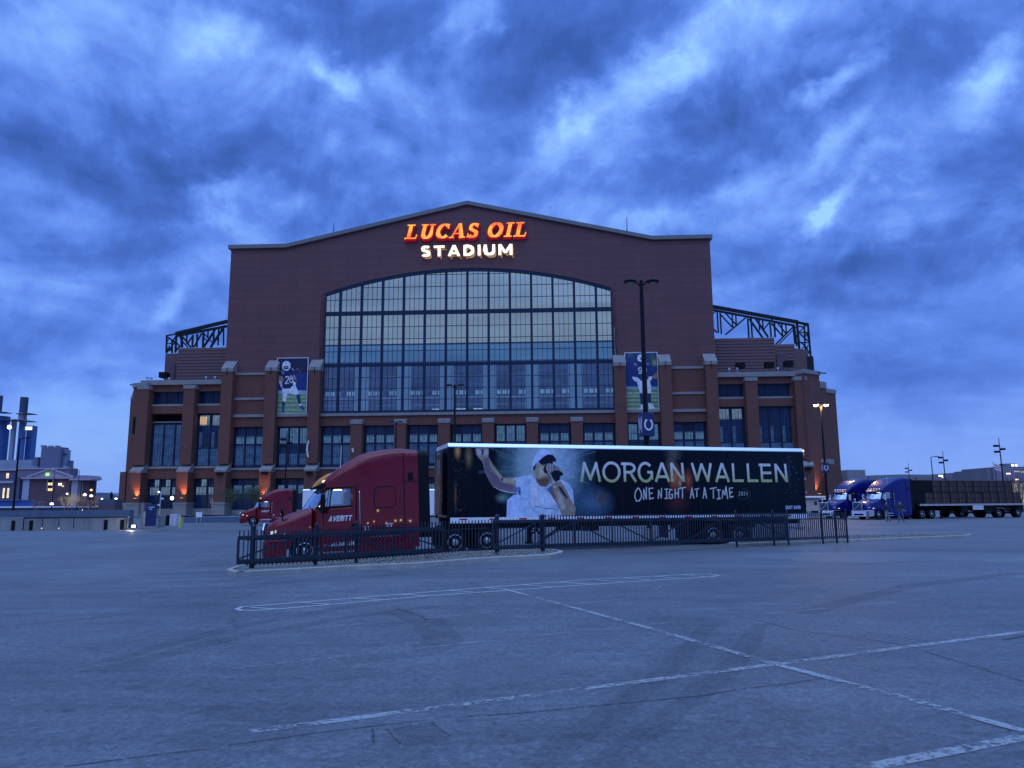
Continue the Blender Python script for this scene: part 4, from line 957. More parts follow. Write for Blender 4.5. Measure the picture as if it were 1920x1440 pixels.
def draw28(A, m):
    P = lambda l: [m(*q) for q in l]
    A.poly(rec(m, 150, 90, 900, 480), (.012, .02, .055)); A.poly(rec(m, 560, 430, 900, 810), (.01, .04, .20), 2); A.poly(rec(m, 150, 560, 600, 810), (.01, .03, .2), 3)
    for cx, cy, r, c in ((640, 350, 55, (.5, .35, .3)), (700, 400, 70, (.2, .12, .14)), (740, 340, 30, (.3, .2, .2)), (300, 160, 40, (.03, .05, .12)), (560, 180, 60, (.03, .04, .1))):
        q = m(cx, cy); A.glow(q[0], q[1], r * .4, r * .4, c, .8)
    A.poly(rec(m, 150, 800, 900, 1330), (.19, .31, .17)); A.poly(rec(m, 150, 800, 900, 880), (.32, .42, .45), 1)
    for y in (940, 1020, 1110, 1215, 1285): A.poly(rec(m, 150, y - 8, 900, y + 10), (.55, .65, .45), 0, .6)
    for y in (980, 1060, 1160, 1250): A.poly(rec(m, 150, y - 18, 900, y + 18), (.13, .25, .13), 2, .6)
    A.poly(P([(310, 740), (480, 730), (600, 690), (690, 880), (610, 900), (470, 850), (420, 960), (380, 1060), (320, 1020), (330, 900)]), WH); A.poly(P([(470, 850), (420, 870), (390, 1040), (420, 960)]), (.3, .36, .4))
    A.poly(P([(610, 900), (690, 870), (725, 1070), (680, 1095), (650, 1030)]), (.02, .04, .09)); A.poly(P([(320, 1020), (385, 1050), (360, 1150), (310, 1130)]), (.02, .04, .09))
    A.poly(P([(680, 1095), (730, 1070), (740, 1120), (690, 1130)]), WH); A.poly(P([(690, 1140), (740, 1110), (805, 1195), (780, 1225), (730, 1200)]), (.02, .07, .28)); A.poly(P([(305, 1150), (360, 1140), (370, 1260), (330, 1280), (305, 1240)]), (.02, .07, .28))
    A.poly(P([(280, 390), (360, 360), (480, 320), (560, 340), (570, 460), (550, 640), (520, 720), (470, 760), (340, 760), (310, 640), (240, 470)]), (.012, .022, .10)); A.poly(P([(310, 660), (540, 640), (500, 750), (340, 760)]), (.01, .02, .10))
    A.poly(P([(240, 480), (320, 500), (350, 580), (300, 640), (240, 640), (225, 590)]), (.42, .27, .2)); A.poly(P([(230, 590), (300, 600), (320, 720), (290, 740)]), WH); A.poly(P([(560, 450), (620, 540), (600, 600), (550, 560)]), (.40, .26, .2)); A.poly(P([(545, 600), (620, 610), (600, 700), (545, 690)]), WH)
    A.poly(P([(550, 570), (620, 560), (650, 600), (590, 640)]), (.12, .06, .04))
    for a, b in ((290, 400), (320, 385)): A.line([m(a, b - 20), m(a + 38, b + 60)], 4, WH)
    for a, b in ((510, 320), (540, 330)): A.line([m(a, b), m(a + 40, b + 60)], 3, WH)
    A.poly(P([(310, 280), (330, 210), (390, 172), (450, 180), (495, 240), (490, 320), (440, 380), (380, 385), (320, 340)]), WH); A.poly(P([(335, 290), (450, 280), (455, 340), (400, 360), (340, 340)]), (.10, .07, .08)); A.line([m(400, 175), m(385, 260)], 4, (.03, .06, .3)); A.line([m(340, 315), m(450, 310)], 2, WH)
    # 28
    two = [(385, 540), (400, 510), (440, 505), (455, 540), (430, 590), (380, 640), (380, 655), (460, 645)]
    A.line([m(*p) for p in two], 12, WH)
    for cy, r in ((525, 28), (590, 34)): A.line([m(510 + r * math.cos(a * .5), cy + r * 1.2 * math.sin(a * .5)) for a in range(0, 14)], 10, WH)
def draw99(A, m):
    P = lambda l: [m(*q) for q in l]
    A.poly(rec(m, 120, 120, 620, 600), (.012, .04, .17)); A.poly(rec(m, 120, 120, 620, 240), (.03, .06, .12), 4, .8)
    for cx, cy, r, c in ((200, 160, 60, (.08, .14, .18)), (480, 180, 60, (.08, .12, .1)), (510, 260, 60, (.45, .5, .08))): q = m(cx, cy); A.glow(q[0], q[1], r * .8, r * .9, c, .9, 1.2)
    A.poly(rec(m, 120, 560, 620, 860), (.19, .30, .17)); A.poly(rec(m, 120, 556, 620, 590), (.22, .34, .42), 1)
    for y in (635, 680, 725, 780, 830): A.poly(rec(m, 120, y - 5, 620, y + 7), (.55, .65, .45), 0, .55)
    for y in (610, 700, 755, 800): A.poly(rec(m, 120, y - 12, 620, y + 12), (.09, .21, .08), 2, .6)
    A.poly(P([(480, 430), (540, 370), (545, 450), (500, 460)]), (.35, .22, .12)); A.poly(P([(285, 490), (450, 480), (470, 560), (465, 645), (415, 640), (385, 560), (365, 645), (330, 640), (305, 560)]), WH)
    A.poly(P([(320, 640), (370, 640), (365, 780), (335, 780)]), (.02, .03, .09)); A.poly(P([(415, 640), (465, 640), (470, 760), (430, 760)]), (.02, .03, .09)); A.poly(P([(335, 785), (372, 785), (372, 840), (335, 840)]), WH); A.poly(P([(430, 765), (472, 765), (520, 835), (440, 835)]), WH)
    A.poly(P([(260, 260), (330, 245), (400, 245), (440, 270), (470, 350), (490, 400), (480, 450), (440, 430), (430, 480), (300, 490), (290, 440), (250, 440), (200, 400), (230, 320)]), (.015, .03, .15)); A.poly(P([(230, 430), (290, 440), (340, 480), (330, 500), (260, 490), (235, 460)]), WH); A.poly(P([(440, 430), (485, 430), (470, 480), (420, 500), (415, 480)]), WH)
    for x in (250, 268): A.line([m(x, 262), m(x + 22, 298)], 4, WH)
    for x in (412, 430): A.line([m(x, 258), m(x + 14, 285)], 4, WH)
    A.poly(P([(290, 200), (305, 160), (345, 148), (375, 165), (385, 210), (370, 245), (320, 245), (295, 225)]), WH); A.poly(P([(330, 190), (375, 190), (372, 225), (335, 230)]), (.1, .07, .07))
    for x0 in (330, 385): A.line([m(x0 + 22 * math.cos(a * .5), 340 + 22 * math.sin(a * .5)) for a in range(0, 14)], 13, WH); A.line([m(x0 + 22, 335), m(x0 + 20, 380), m(x0, 392), m(x0 - 22, 386)], 13, WH)
banner('tall banner of a football player number 28 running with the ball', (500, 660), 11.08, ((520, 671), (579, 670), (574, 777), (515, 778)), draw28)
banner('tall banner of a football player standing with hands on hips, behind the tallest lamp post', (1150, 640), 6.545, ((1171, 661), (1232, 660), (1237, 768), (1174, 769)), draw99)

# ------------------------------------------------------------------ trailers and tractors
TA = Vector((-2.533, 30.331, 0)); TD = Vector((.96249, .27130, 0)); TN = Vector((-.27130, .96249, 0))
tr_mw = Matrix(((TD.x, TN.x, 0, TA.x), (TD.y, TN.y, 0, TA.y), (0, 0, 1, 0), (0, 0, 0, 1)))
TINV = tr_mw.inverted()
def TP(px, py):
    o = TINV @ Vector((0, 0, EYE)); d = TINV.to_3x3() @ ray(px, py); p = o + d * (-o.y / d.y); return p.x, p.z
def ring(x, hw, zb, zt, r, n=5, yo=0.0):
    pts = [(x, yo - hw, zb)]
    for i in range(n + 1):
        a = R(180 - 90 * i / n); pts.append((x, yo - hw + r + r * math.cos(a), zt - r + r * math.sin(a)))
    for i in range(n + 1):
        a = R(90 - 90 * i / n); pts.append((x, yo + hw - r + r * math.cos(a), zt - r + r * math.sin(a)))
    pts.append((x, yo + hw, zb)); return pts
def wheel(parent, x, y, side, r=.5, w=.28, rim=M_alu, zc=None):
    zc = r if zc is None else zc
    t = MB(); s = side
    t.lathe((x, y, zc), (0, s, 0), [(-w, r * .62), (-w, r * .93), (-w * .85, r), (-w * .15, r), (0, r * .93), (0.0, r * .62), (-w * .2, r * .58)], 26)
    o = t.build('wheel', M_tyre, parent, autosmooth=35)
    m = MB(); m.lathe((x, y, zc), (0, s, 0), [(-w * .9, r * .60), (-.02, r * .60), (-.015, r * .55), (-.10, r * .50), (-.13, r * .30), (-.05, r * .26), (-.045, r * .16), (.0, r * .14), (.01, r * .05)], 26)
    for k in range(10):
        a = 2 * math.pi * k / 10; cx = x + r * .38 * math.cos(a); cz = zc + r * .38 * math.sin(a); m.cyl((cx, y - s * .14, cz), (cx, y - s * .07, cz), .025, n=6, mi=1)
    m.build('rim', [rim, M_chrome], o, autosmooth=35)
    return o
def tractor(name, label, mw, paint, style='aero', group=None, lights=True):
    t = thing(name, label, 'truck', mw=mw, group=group)
    red = paint
    low = MB(); low.loft([ring(-5.26, .60, .98, 2.03, .12), ring(-5.0, .95, .98, 2.04, .12), ring(-4.6, 1.12, .98, 2.05, .10), ring(-3.4, 1.16, .98, 2.05, .08)]); low.build('cab', red, t, autosmooth=40)
    top = MB(); top.loft([ring(-4.82, .45, 2.74, 2.84, .05), ring(-4.66, .85, 2.72, 2.92, .10), ring(-4.56, 1.02, 2.72, 3.06, .22), ring(-4.40, 1.07, 2.72, 3.26, .30), ring(-3.92, 1.13, 2.72, 3.64, .40), ring(-3.40, 1.17, 2.72, 3.93, .45)]); top.build('roof_fairing', red, t, autosmooth=50)
    sl = MB(); sl.loft([ring(-3.40, 1.17, .50, 3.93, .45), ring(-3.24, 1.18, .42, 4.01, .45), ring(-2.9, 1.2, .42, 4.12, .42), ring(-2.3, 1.22, .42, 4.20, .38), ring(-1.71, 1.23, .42, 4.22, .34), ring(-1.05, 1.23, .42, 4.13, .28)]); sl.build('sleeper', red, t, autosmooth=50)
    ex = MB(); ex.loft([ring(-1.045, 1.22, .95, 4.12, .25), ring(-.62, 1.22, .95, 4.09, .25)]); ex.build('side_extender', M_black, t, autosmooth=50)
    # seams
    for s in (-1, 1):
        se = MB()
        y = s * 1.236; se.box(-1.62, -1.595, y - .012, y + .012, .6, 4.0); se.box(-1.6, -1.06, y - .012, y + .012, 2.9, 2.92); 
        y = s * 1.172; se.box(-3.42, -3.40, y - .02, y + .02, 1.0, 2.9); se.box(-4.55, -3.42, s * 1.135 - .03, s * 1.135 + .03, 2.755, 2.79)
        se.build('seam', M_black, t)['kind'] = 'stuff'
    hd = MB(); hd.loft([ring(-6.72, .80, .95, 1.30, .16), ring(-6.60, .98, .92, 1.50, .26), ring(-6.24, 1.09, .96, 1.72, .34), ring(-5.64, 1.12, .98, 1.89, .34), ring(-5.06, 1.10, .98, 2.06, .26)]); hd.build('hood', red, t, autosmooth=50)
    # bulge ribs on the hood
    for s in (-1, 1):
        rb = MB(); rb.loft([ring(-6.5, .16, 1.2, 1.56, .08, yo=s * .62), ring(-5.9, .17, 1.3, 1.86, .1, yo=s * .62), ring(-5.2, .18, 1.5, 2.06, .08, yo=s * .62)]); rb.build('hood_rib', red, t, autosmooth=50)
    # fenders (arches)
    for s in (-1, 1):
        f = MB(); seg = 14
        for k in range(seg):
            a0, a1 = R(8 + 164 * k / seg), R(8 + 164 * (k + 1) / seg)
            for (r0, r1) in ((.56, .72),):
                P_ = [(-5.32 + r * math.cos(a), z_ + r * math.sin(a)) for a in (a0, a1) for r in (r0, r1) for z_ in (.5,)]
                f.prism_y([P_[0], P_[1], P_[3], P_[2]], min(s * .80, s * 1.22), max(s * .80, s * 1.22))
        f.build('fender', red, t)
        b_ = MB(); b_.prism_y([(-4.78, .32), (-3.4, .30), (-3.4, 1.0), (-4.70, 1.0)], min(s * .95, s * 1.17), max(s * .95, s * 1.17)); b_.prism_y([(-3.40, .30), (-1.2, .30), (-1.2, .45), (-3.4, .45)], min(s * .98, s * 1.2), max(s * .98, s * 1.2)); b_.build('side_skirt', red, t, bevel=.02)
        MB().box(-4.66, -3.5, min(s * 1.172, s * 1.2), max(s * 1.172, s * 1.2), .60, .68).box(-4.66, -3.5, min(s * 1.172, s * 1.2), max(s * 1.172, s * 1.2), .36, .42).build('step', M_alu, t)
    # bumper
    bm_ = MB(); bm_.loft([[(-6.82, -.95, .30), (-6.80, -.95, .92), (-6.80, .95, .92), (-6.82, .95, .30)], [(-6.60, -1.20, .28), (-6.60, -1.20, .94), (-6.60, 1.20, .94), (-6.60, 1.20, .28)], [(-5.98, -1.22, .34), (-5.98, -1.22, .96), (-5.98, 1.22, .96), (-5.98, 1.22, .34)]])
    bm_.build('bumper', M_chrome if style == 'box' else red, t, bevel=.04)
    MB().box(-6.84, -6.80, -.6, .6, .42, .60).build('air_intake', M_black, t)
    if style == 'aero':
        gr = MB(); gr.prism_x([(-.62, .98), (.62, .98), (.72, 1.32), (.5, 1.52), (-.5, 1.52), (-.72, 1.32)], -6.80, -6.62); g_ = gr.build('grille', M_black, t)
        MB().tube([(-6.81, -.62, .98), (-6.80, -.74, 1.32), (-6.76, -.5, 1.54), (-6.76, .5, 1.54), (-6.80, .74, 1.32), (-6.81, .62, .98), (-6.81, -.62, .98)], .035).build('grille_frame', M_chrome, g_)
        for k in range(4): MB().box(-6.83, -6.79, -.64, .64, 1.05 + k * .11, 1.075 + k * .11).build('grille_slat', M_chrome, g_)
    else:
        g_ = MB().box(-6.86, -6.66, -.56, .56, .90, 1.72).build('grille', mat('grille_mesh', (.03, .05, .09), .4), t)
        MB().box(-6.9, -6.84, -.62, .62, 1.68, 1.76).box(-6.9, -6.84, -.62, .62, .86, .92).box(-6.9, -6.84, -.62, -.55, .92, 1.68).box(-6.9, -6.84, .55, .62, .92, 1.68).build('grille_frame', M_chrome, g_)
        MB().beam((-6.885, .5, .95), (-6.885, -.5, 1.65), .05).build('grille_bar', M_chrome, g_)
    for s in (-1, 1):
        h = MB(); h.loft([[(-6.66, s * .86, 1.14), (-6.66, s * .86, 1.22), (-6.56, s * 1.0, 1.26), (-6.54, s * 1.02, 1.14)], [(-6.34, s * 1.09, 1.20), (-6.34, s * 1.09, 1.30), (-6.32, s * 1.115, 1.30), (-6.32, s * 1.115, 1.22)]])
        h.build('headlight', emat('headlight_glow', (.75, .85, 1), .7) if lights else M_alu, t)
        MB().box(-6.05, -5.95, min(s * 1.10, s * 1.24), max(s * 1.10, s * 1.24), 1.10, 1.15).build('marker_light', M_lamp_s, t)
    # glazing
    ws_ = MB(); n = 8; V = []
    for zz, xx, hw, bow in ((2.04, -4.87, 1.04, .52), (2.40, -4.70, 1.01, .44), (2.78, -4.50, .98, .34)):
        for i in range(n + 1):
            q = -1 + 2 * i / n; V.append((xx - bow * (1 - q * q), hw * q, zz))
    ws_.add(V, [(j * (n + 1) + i, j * (n + 1) + i + 1, (j + 1) * (n + 1) + i + 1, (j + 1) * (n + 1) + i) for j in range(2) for i in range(n)])
    ws_.build('windshield', M_windshield, t, smooth=True)
    MB().beam((-5.12, -.70, 2.09), (-5.12, -.1, 2.40), .03).beam((-5.28, .1, 2.09), (-5.02, .6, 2.40), .03).build('wiper', M_black, t)
    vis = MB(); vis.loft([ring(-5.08, .45, 2.74, 2.80, .02), ring(-4.92, .75, 2.76, 2.86, .03), ring(-4.58, 1.03, 2.82, 2.98, .05)]); vis.build('sun_visor', M_black if style == 'aero' else red, t, autosmooth=40)
    for s in (-1, 1):
        MB().beam((-4.86, s * 1.06, 2.0), (-4.48, s * 1.02, 2.80), .09).build('window_pillar', red, t); MB().box(-3.60, -3.40, min(s * 1.02, s * 1.165), max(s * 1.02, s * 1.165), 2.03, 2.74).build('window_pillar', red, t)
        y = s * 1.125
        MB().add([(-4.44, y, 2.03), (-3.62, y, 2.10), (-3.62, y * .985, 2.72), (-4.32, y * .985, 2.74), (-4.56, y * .985, 2.62), (-4.8, y, 2.08)], [(0, 1, 2, 3), (0, 3, 4, 5)]).build('side_window', M_cabglass, t)
        MB().beam((-4.42, y + s * .01, 2.03), (-4.33, y * .985 + s * .01, 2.74), .05).tube([(-4.92, y, 2.05), (-3.6, y, 2.07), (-3.6, y * .985, 2.74), (-4.58, y * .985, 2.74)], .028).build('window_trim', M_black, t)
        m_ = MB(); m_.box(-4.74, -4.57, min(s * 1.30, s * 1.52), max(s * 1.30, s * 1.52), 1.86, 2.56); mm = m_.build('mirror', M_black if style == 'aero' else M_chrome, t, bevel=.05)
        MB().beam((-4.75, s * 1.1, 1.95), (-4.66, s * 1.35, 1.98), .05).beam((-4.6, s * 1.05, 2.5), (-4.66, s * 1.35, 2.45), .05).build('mirror_arm', M_black, mm)
        hm_ = MB(); hm_.lathe((-6.12, s * 1.08, 1.98), (1, 0, .15), [(-.06, .02), (-.05, .11), (0, .13), (.03, .12), (.04, .03)], 12); hm_.beam((-6.10, s * 1.02, 1.60), (-6.10, s * 1.08, 1.9), .045); hm_.build('hood_mirror', M_black if style == 'aero' else M_chrome, t)
        MB().tube([(-4.62, s * 1.13, 1.02), (-4.66, s * 1.125, 1.98)], .010).tube([(-3.44, s * 1.172, 1.02), (-3.44, s * 1.172, 2.74)], .010).build('door_seam', M_black, t)
        MB().tube([(-3.30, s * 1.19, 1.35), (-3.30, s * 1.235, 1.40), (-3.30, s * 1.235, 2.55), (-3.30, s * 1.19, 2.60)], .018).build('grab_handle', M_chrome, t)
        MB().box(-2.9, -1.8, min(s * 1.2, s * 1.235), max(s * 1.2, s * 1.235), .86, .90).build('trim_strip', M_chrome, t)
        MB().box(-1.45, -1.25, min(s * 1.2, s * 1.24), max(s * 1.2, s * 1.24), 2.95, 3.25).build('vent', M_black, t)
        MB().box(-3.62, -3.46, min(s * 1.165, s * 1.195), max(s * 1.165, s * 1.195), 1.28, 1.40).build('door_handle', M_black, t)
        rd = MB(); a_, b_, c_, d_ = -2.75, -1.95, 1.95, 2.75; y = s * 1.225
        rd.tube([(a_ + .1, y, c_), (b_ - .1, y, c_), (b_, y, c_ + .1), (b_, y, d_ - .1), (b_ - .1, y, d_), (a_ + .1, y, d_), (a_, y, d_ - .1), (a_, y, c_ + .1), (a_ + .1, y, c_)], .012); rd.build('locker_door_seam', M_dark, t)
    MB().box(-4.3, -3.75, -.75, -.3, 1.5, 2.15).box(-3.85, -3.7, -.75, -.3, 2.0, 2.6).build('seat', M_seat, t, bevel=.05)
    MB().box(-4.3, -3.75, .3, .75, 1.5, 2.15).box(-3.85, -3.7, .3, .75, 2.0, 2.6).build('seat', M_seat, t, bevel=.05)
    MB().box(-5.0, -4.72, -.95, .95, 1.9, 2.12).build('dashboard', M_seat, t, bevel=.04)
    MB().box(-4.2, -3.9, -.15, .15, 2.69, 2.71).build('cab_fill_lamp', emat('cab_fill_glow', (1, .85, .45), 9), t)  # added lamp that warms the cab interior
    MB().tube([(-4.55 + .08 * math.sin(a * .5236), -.52 + .22 * math.cos(a * .5236), 2.22 + .2 * math.sin(a * .5236)) for a in range(13)], .018).build('steering_wheel', M_black, t)
    for k in (-.7, -.35, 0, .35, .7): MB().box(-4.62, -4.54, k - .06, k + .06, 3.04, 3.09).build('marker_light', M_lamp_s, t)
    MB().beam((-4.0, -1.15, 3.5), (-3.95, -1.17, 4.35), .02).build('antenna', M_white, t)
    MB().box(-6.4, 2.1, -.48, -.36, .72, 1.0).box(-6.4, 2.1, .36, .48, .72, 1.0).box(-.1, 1.2, -.5, .5, 1.0, 1.12).build('chassis', M_dark, t)
    for s in (-1, 1):
        MB().lathe((-3.2, s * .82, .68), (1, 0, 0), [(0, .05), (.02, .30), (1.5, .30), (1.52, .05)], 16).build('fuel_tank', M_alu, t, autosmooth=40)
        MB().box(2.05, 2.09, min(s * .75, s * 1.2), max(s * .75, s * 1.2), .25, .95).build('mud_flap', M_black, t)
        wheel(t, -5.32, s * 1.18, s, rim=M_chrome)
        for x in (.33, 1.62):
            wheel(t, x, s * 1.24, s, w=.30); wheel(t, x, s * .92, s, w=.28)
    MB().cyl((-5.32, -1, .5), (-5.32, 1, .5), .07).cyl((.33, -.9, .5), (.33, .9, .5), .12).cyl((1.62, -.9, .5), (1.62, .9, .5), .12).build('axle', M_dark, t)
    return t
def text_quads(text, x0, x1, z0, h, fn, gap=.2, shear=0.0, grow=0.0, space=.5):
    ws = [(fn(c)[1] if c != ' ' else space) for c in text]; tot = sum(ws) + gap * (len(text) - 1); sx = (x1 - x0) / tot; x = x0; out = []
    for c, w_ in zip(text, ws):
        if c != ' ':
            for s_ in fn(c)[0]:
                for q in ribbon([(a, b, k + grow) for a, b, k in s_], shear): out.append([(x + a * sx, z0 + b * h) for a, b in q])
        x += (w_ + gap) * sx
    return out
def plain_letter(ch, T=.2):
    a = {'V': ([[(.08, 1, T), (.42, 0, T)], [(.42, 0, T), (.76, 1, T)]], .84), 'E': ([[(.1, 0, T), (.1, 1, T)], [(.1, .91, T), (.6, .91, T)], [(.1, .5, T), (.55, .5, T)], [(.1, .09, T), (.6, .09, T)]], .62),
         'R': ([[(.1, 0, T), (.1, 1, T)], [(.1, .91, T), (.4, .91, T)] + arc(.4, .7, .2, .21, 90, -90, T, T, 8) + [(.1, .49, T)], [(.35, .48, T), (.62, 0, T)]], .66),
         'B': ([[(.1, 0, T), (.1, 1, T)], [(.1, .91, T), (.38, .91, T)] + arc(.38, .71, .2, .2, 90, -90, T, T, 8) + [(.1, .51, T)], [(.1, .5, T), (.4, .5, T)] + arc(.4, .29, .22, .2, 90, -90, T, T, 8) + [(.1, .09, T)]], .68),
         'N': ([[(.1, 0, T), (.1, 1, T)], [(.1, .98, T), (.66, .02, T)], [(.66, 0, T), (.66, 1, T)]], .76), 'P': ([[(.1, 0, T), (.1, 1, T)], [(.1, .91, T), (.4, .91, T)] + arc(.4, .68, .2, .23, 90, -90, T, T, 8) + [(.1, .45, T)]], .64),
         'Y': ([[(.05, 1, T), (.4, .5, T)], [(.75, 1, T), (.4, .5, T)], [(.4, .52, T), (.4, 0, T)]], .8)}
    if ch in a: return a[ch]
    return sans_letter(ch, T)
def flat_text(name, quads, place, m, parent):
    mb = MB()
    for k, q in enumerate(quads): mb.add([place(x, z, k) for x, z in q], [(0, 1, 2, 3)])
    return mb.build(name, m, parent)

slope = .0373
zbase = lambda s: -.272 + slope * s
tilt = Matrix.Rotation(-math.atan(slope), 4, 'Y')
red1_mw = tr_mw @ Matrix.Translation((0, 1.3, -.272)) @ tilt
red1 = tractor('semi_tractor', 'big dark red sleeper tractor hitched to the black concert trailer', red1_mw, M_red)
M_decal = mat('white_decal', (.75, .75, .78), .5, var=.05)
flat_text('lettering', text_quads('AVERITT', -4.46, -3.62, 1.52, .20, plain_letter, .16, .30, .03), lambda x, z, k: (x, -1.172 - .0004 * (k % 5) - .02 * min(1, max(0, (x + 4.6) / 1.2)) * 0, z), M_decal, red1)
sm = MB()
for zz in (1.23, 1.14, 1.06):
    x = -3.15
    while x < -2.98: w_ = rnd.uniform(.012, .03); sm.quad((x, -1.238, zz), (x + w_, -1.238, zz), (x + w_, -1.238, zz + .055), (x, -1.238, zz + .055)); x += w_ + .012
for zz in (1.30, 1.22):
    x = -2.35
    while x < -2.05: w_ = rnd.uniform(.012, .03); sm.quad((x, -1.238, zz), (x + w_, -1.238, zz), (x + w_, -1.238, zz + .055), (x, -1.238, zz + .055)); x += w_ + .012
x = -4.35
while x < -3.3: w_ = rnd.uniform(.03, .06); sm.quad((x, -1.21, .62), (x + w_, -1.21, .62), (x + w_, -1.21, .62 + rnd.choice((.08, .14))), (x, -1.21, .76)); x += w_ + .04
sm.build('small_decal', M_decal, red1)
SIG = (('U', 0), )
# second red tractor far behind with a plain white trailer
p = gpt(474, 988); r2r = atY(560, 950, 86)
yaw2 = R(10)
def place_tractor(front_px, front_py, yaw, z=None):
    """front_px,py: ground point below the near front bumper corner"""
    g = gpt(front_px, front_py); d = Vector((math.cos(yaw), math.sin(yaw), 0)); nrm = Vector((-d.y, d.x, 0))
    o = g + d * 6.8 + nrm * 1.22
    return Matrix(((d.x, nrm.x, 0, o.x), (d.y, nrm.y, 0, o.y), (0, 0, 1, g.z if z is None else z), (0, 0, 0, 1)))
red2_mw = place_tractor(448, 986, R(14))
red2 = copy_tree(red1, 'smaller looking dark red sleeper tractor parked far behind the big one, headlights on', mw=red2_mw)
for o_ in (red1, red2): o_['group'] = 'dark red sleeper tractors'
hl = bpy.data.lights.new('headlight_beam', 'SPOT'); hl.energy = 60; hl.spot_size = R(70); hl.color = (1, .8, .5)

# ---- black concert trailer
def box_trailer(name, label, mw, body, length=16.24, detail=True, group=None):
    t = thing(name, label, 'trailer', mw=mw, group=group)
    MB().box(.02, length - .02, .01, 2.59, 1.20, 3.95).build('box_body', body, t)
    MB().prism_x([(-.014, 3.95), (2.614, 3.95), (2.614, 3.98), (2.53, 4.11), (.07, 4.11), (-.014, 3.98)], 0, length).build('top_rail', mat('top_rail_aluminium', (.85, .85, .87), .35, .8, var=.04), t)
    mat('bright_rail', (.82, .82, .84), .42, .1, var=.05)
    MB().box(.1, length, -.012, .05, .98, 1.20).box(.1, length, 2.55, 2.612, .98, 1.20).build('side_rail', MATS['bright_rail'], t)
    MB().box(-.02, .06, -.008, .07, 1.15, 3.95).box(-.02, .06, 2.53, 2.608, 1.15, 3.95).build('corner_post', M_black if detail else M_alu, t)
    MB().prism_z([(-.002, .12), (-.14, .4), (-.14, 2.2), (-.002, 2.48)], 1.3, 3.9).build('nose_panel', M_black if False else body, t, bevel=.02)
    for k in range(13): x = .45 + k * 1.22; MB().box(x, x + .32, -.018, -.012, 1.10, 1.16).build('reflector', M_redlens, t)
    MB().box(.1, length, .5, .62, .78, 1.0).box(.1, length, 1.98, 2.1, .78, 1.0).build('chassis', M_dark, t)
    for y in (.35, 2.25):
        lg = MB(); lg.box(3.9, 4.05, y - .07, y + .07, .12, 1.1); lg.box(3.82, 4.13, y - .14, y + .14, .04, .12); lg.build('landing_leg', M_dark, t)
    MB().beam((4.0, .35, .3), (5.2, .8, 1.0), .06).beam((4.0, .35, .95), (4.0, 2.25, .35), .05).beam((4.0, .35, .35), (4.0, 2.25, .95), .05).beam((3.98, .3, .5), (2.9, .5, 1.0), .05).build('leg_brace', M_dark, t)
    MB().box(4.6, 5.6, .2, .5, .62, 1.0).box(5.75, 6.4, .25, .55, .6, .98).build('storage_box', M_black, t)
    MB().box(10.6, 13.9, .5, 2.1, .62, .78).build('slider', M_dark, t); MB().box(10.2, 10.26, .1, .9, .2, .95).build('mud_flap', M_black, t); MB().box(10.2, 10.26, 1.7, 2.5, .2, .95).build('mud_flap', M_black, t)
    for x in (11.57, 12.85):
        for s, y in ((-1, .04), (1, 2.56)):
            wheel(t, x, y, s, zc=.36); wheel(t, x, y - s * .34, s, zc=.36)
        MB().cyl((x, .3, .36), (x, 2.3, .36), .09).build('axle', M_dark, t)
    MB().box(length - .1, length, .2, 2.4, .5, .62).box(length - .1, length, .5, .62, .5, 1).box(length - .1, length, 1.98, 2.1, .5, 1).build('rear_bumper', M_alu, t)
    MB().box(length - .02, length + .02, .1, 2.5, 1.2, 3.95).build('rear_door', body, t)
    for z in (1.5, 2.1, 2.7, 3.3, 3.8): MB().box(length - .03, length + .03, -.03, .06, z, z + .1).build('hinge', M_alu, t)
    MB().cyl((length - .03, .05, 4.0), (length + .06, .05, 4.0), .06, n=8).build('marker_light', M_lamp_s, t)
    return t
M_vinyl = mat('black_vinyl', (.004, .005, .009), .25, var=.1, spec=.2)
tr1_mw = tr_mw @ Matrix.Translation((0, 0, -.02))
tr1 = box_trailer('semi_trailer', 'long black concert tour trailer printed with a singer and gold lettering', tr1_mw, M_vinyl, group='box trailers')
tr2 = copy_tree(tr1, 'plain white box trailer behind the farther red tractor', mw=red2_mw @ Matrix.Translation((.1, -1.3, 0)))
tr1['group'] = tr2['group'] = 'box trailers'
for ch in tr2.children:
    if ch.name.split('.')[0] in ('box_body', 'rear_door', 'corner_post'):
        ch.data = ch.data.copy(); ch.data.materials[0] = M_white
# side artwork
AW, AH = 2400, 400; LX, Z0A, Z1A = 16.24, 1.2, 3.95
A = Art(AW, AH, (.003, .006, .013))
am = lambda px, py: ((lambda q: (q[0] / LX * AW, (q[1] - Z0A) / (Z1A - Z0A) * AH))(TP(px, py)))
z8 = lambda x, y: am(880 + x / 8.727, 830 + y / 8.727)
P8 = lambda l: [z8(*q) for q in l]
c0 = z8(1150, 420)
A.glow(AW * .9, 260, 620, 500, (.006, .018, .024), .6, 1); A.glow(z8(1250, 500)[0], c0[1], 330, 420, (.08, .22, .30), .95, .9); A.glow(z8(1000, 450)[0], c0[1] + 40, 230, 330, (.16, .26, .28), .8, 1.0); A.glow(z8(1250, 300)[0], z8(0, 300)[1], 210, 260, (.66, .80, .86), .95, 1.0); A.glow(z8(900, 350)[0], z8(0, 350)[1], 90, 170, (.34, .48, .50), .7, 1.0); A.glow(z8(1600, 350)[0], z8(0, 400)[1], 120, 220, (.34, .46, .58), .7, 1.0)
rs_ = random.Random(5)
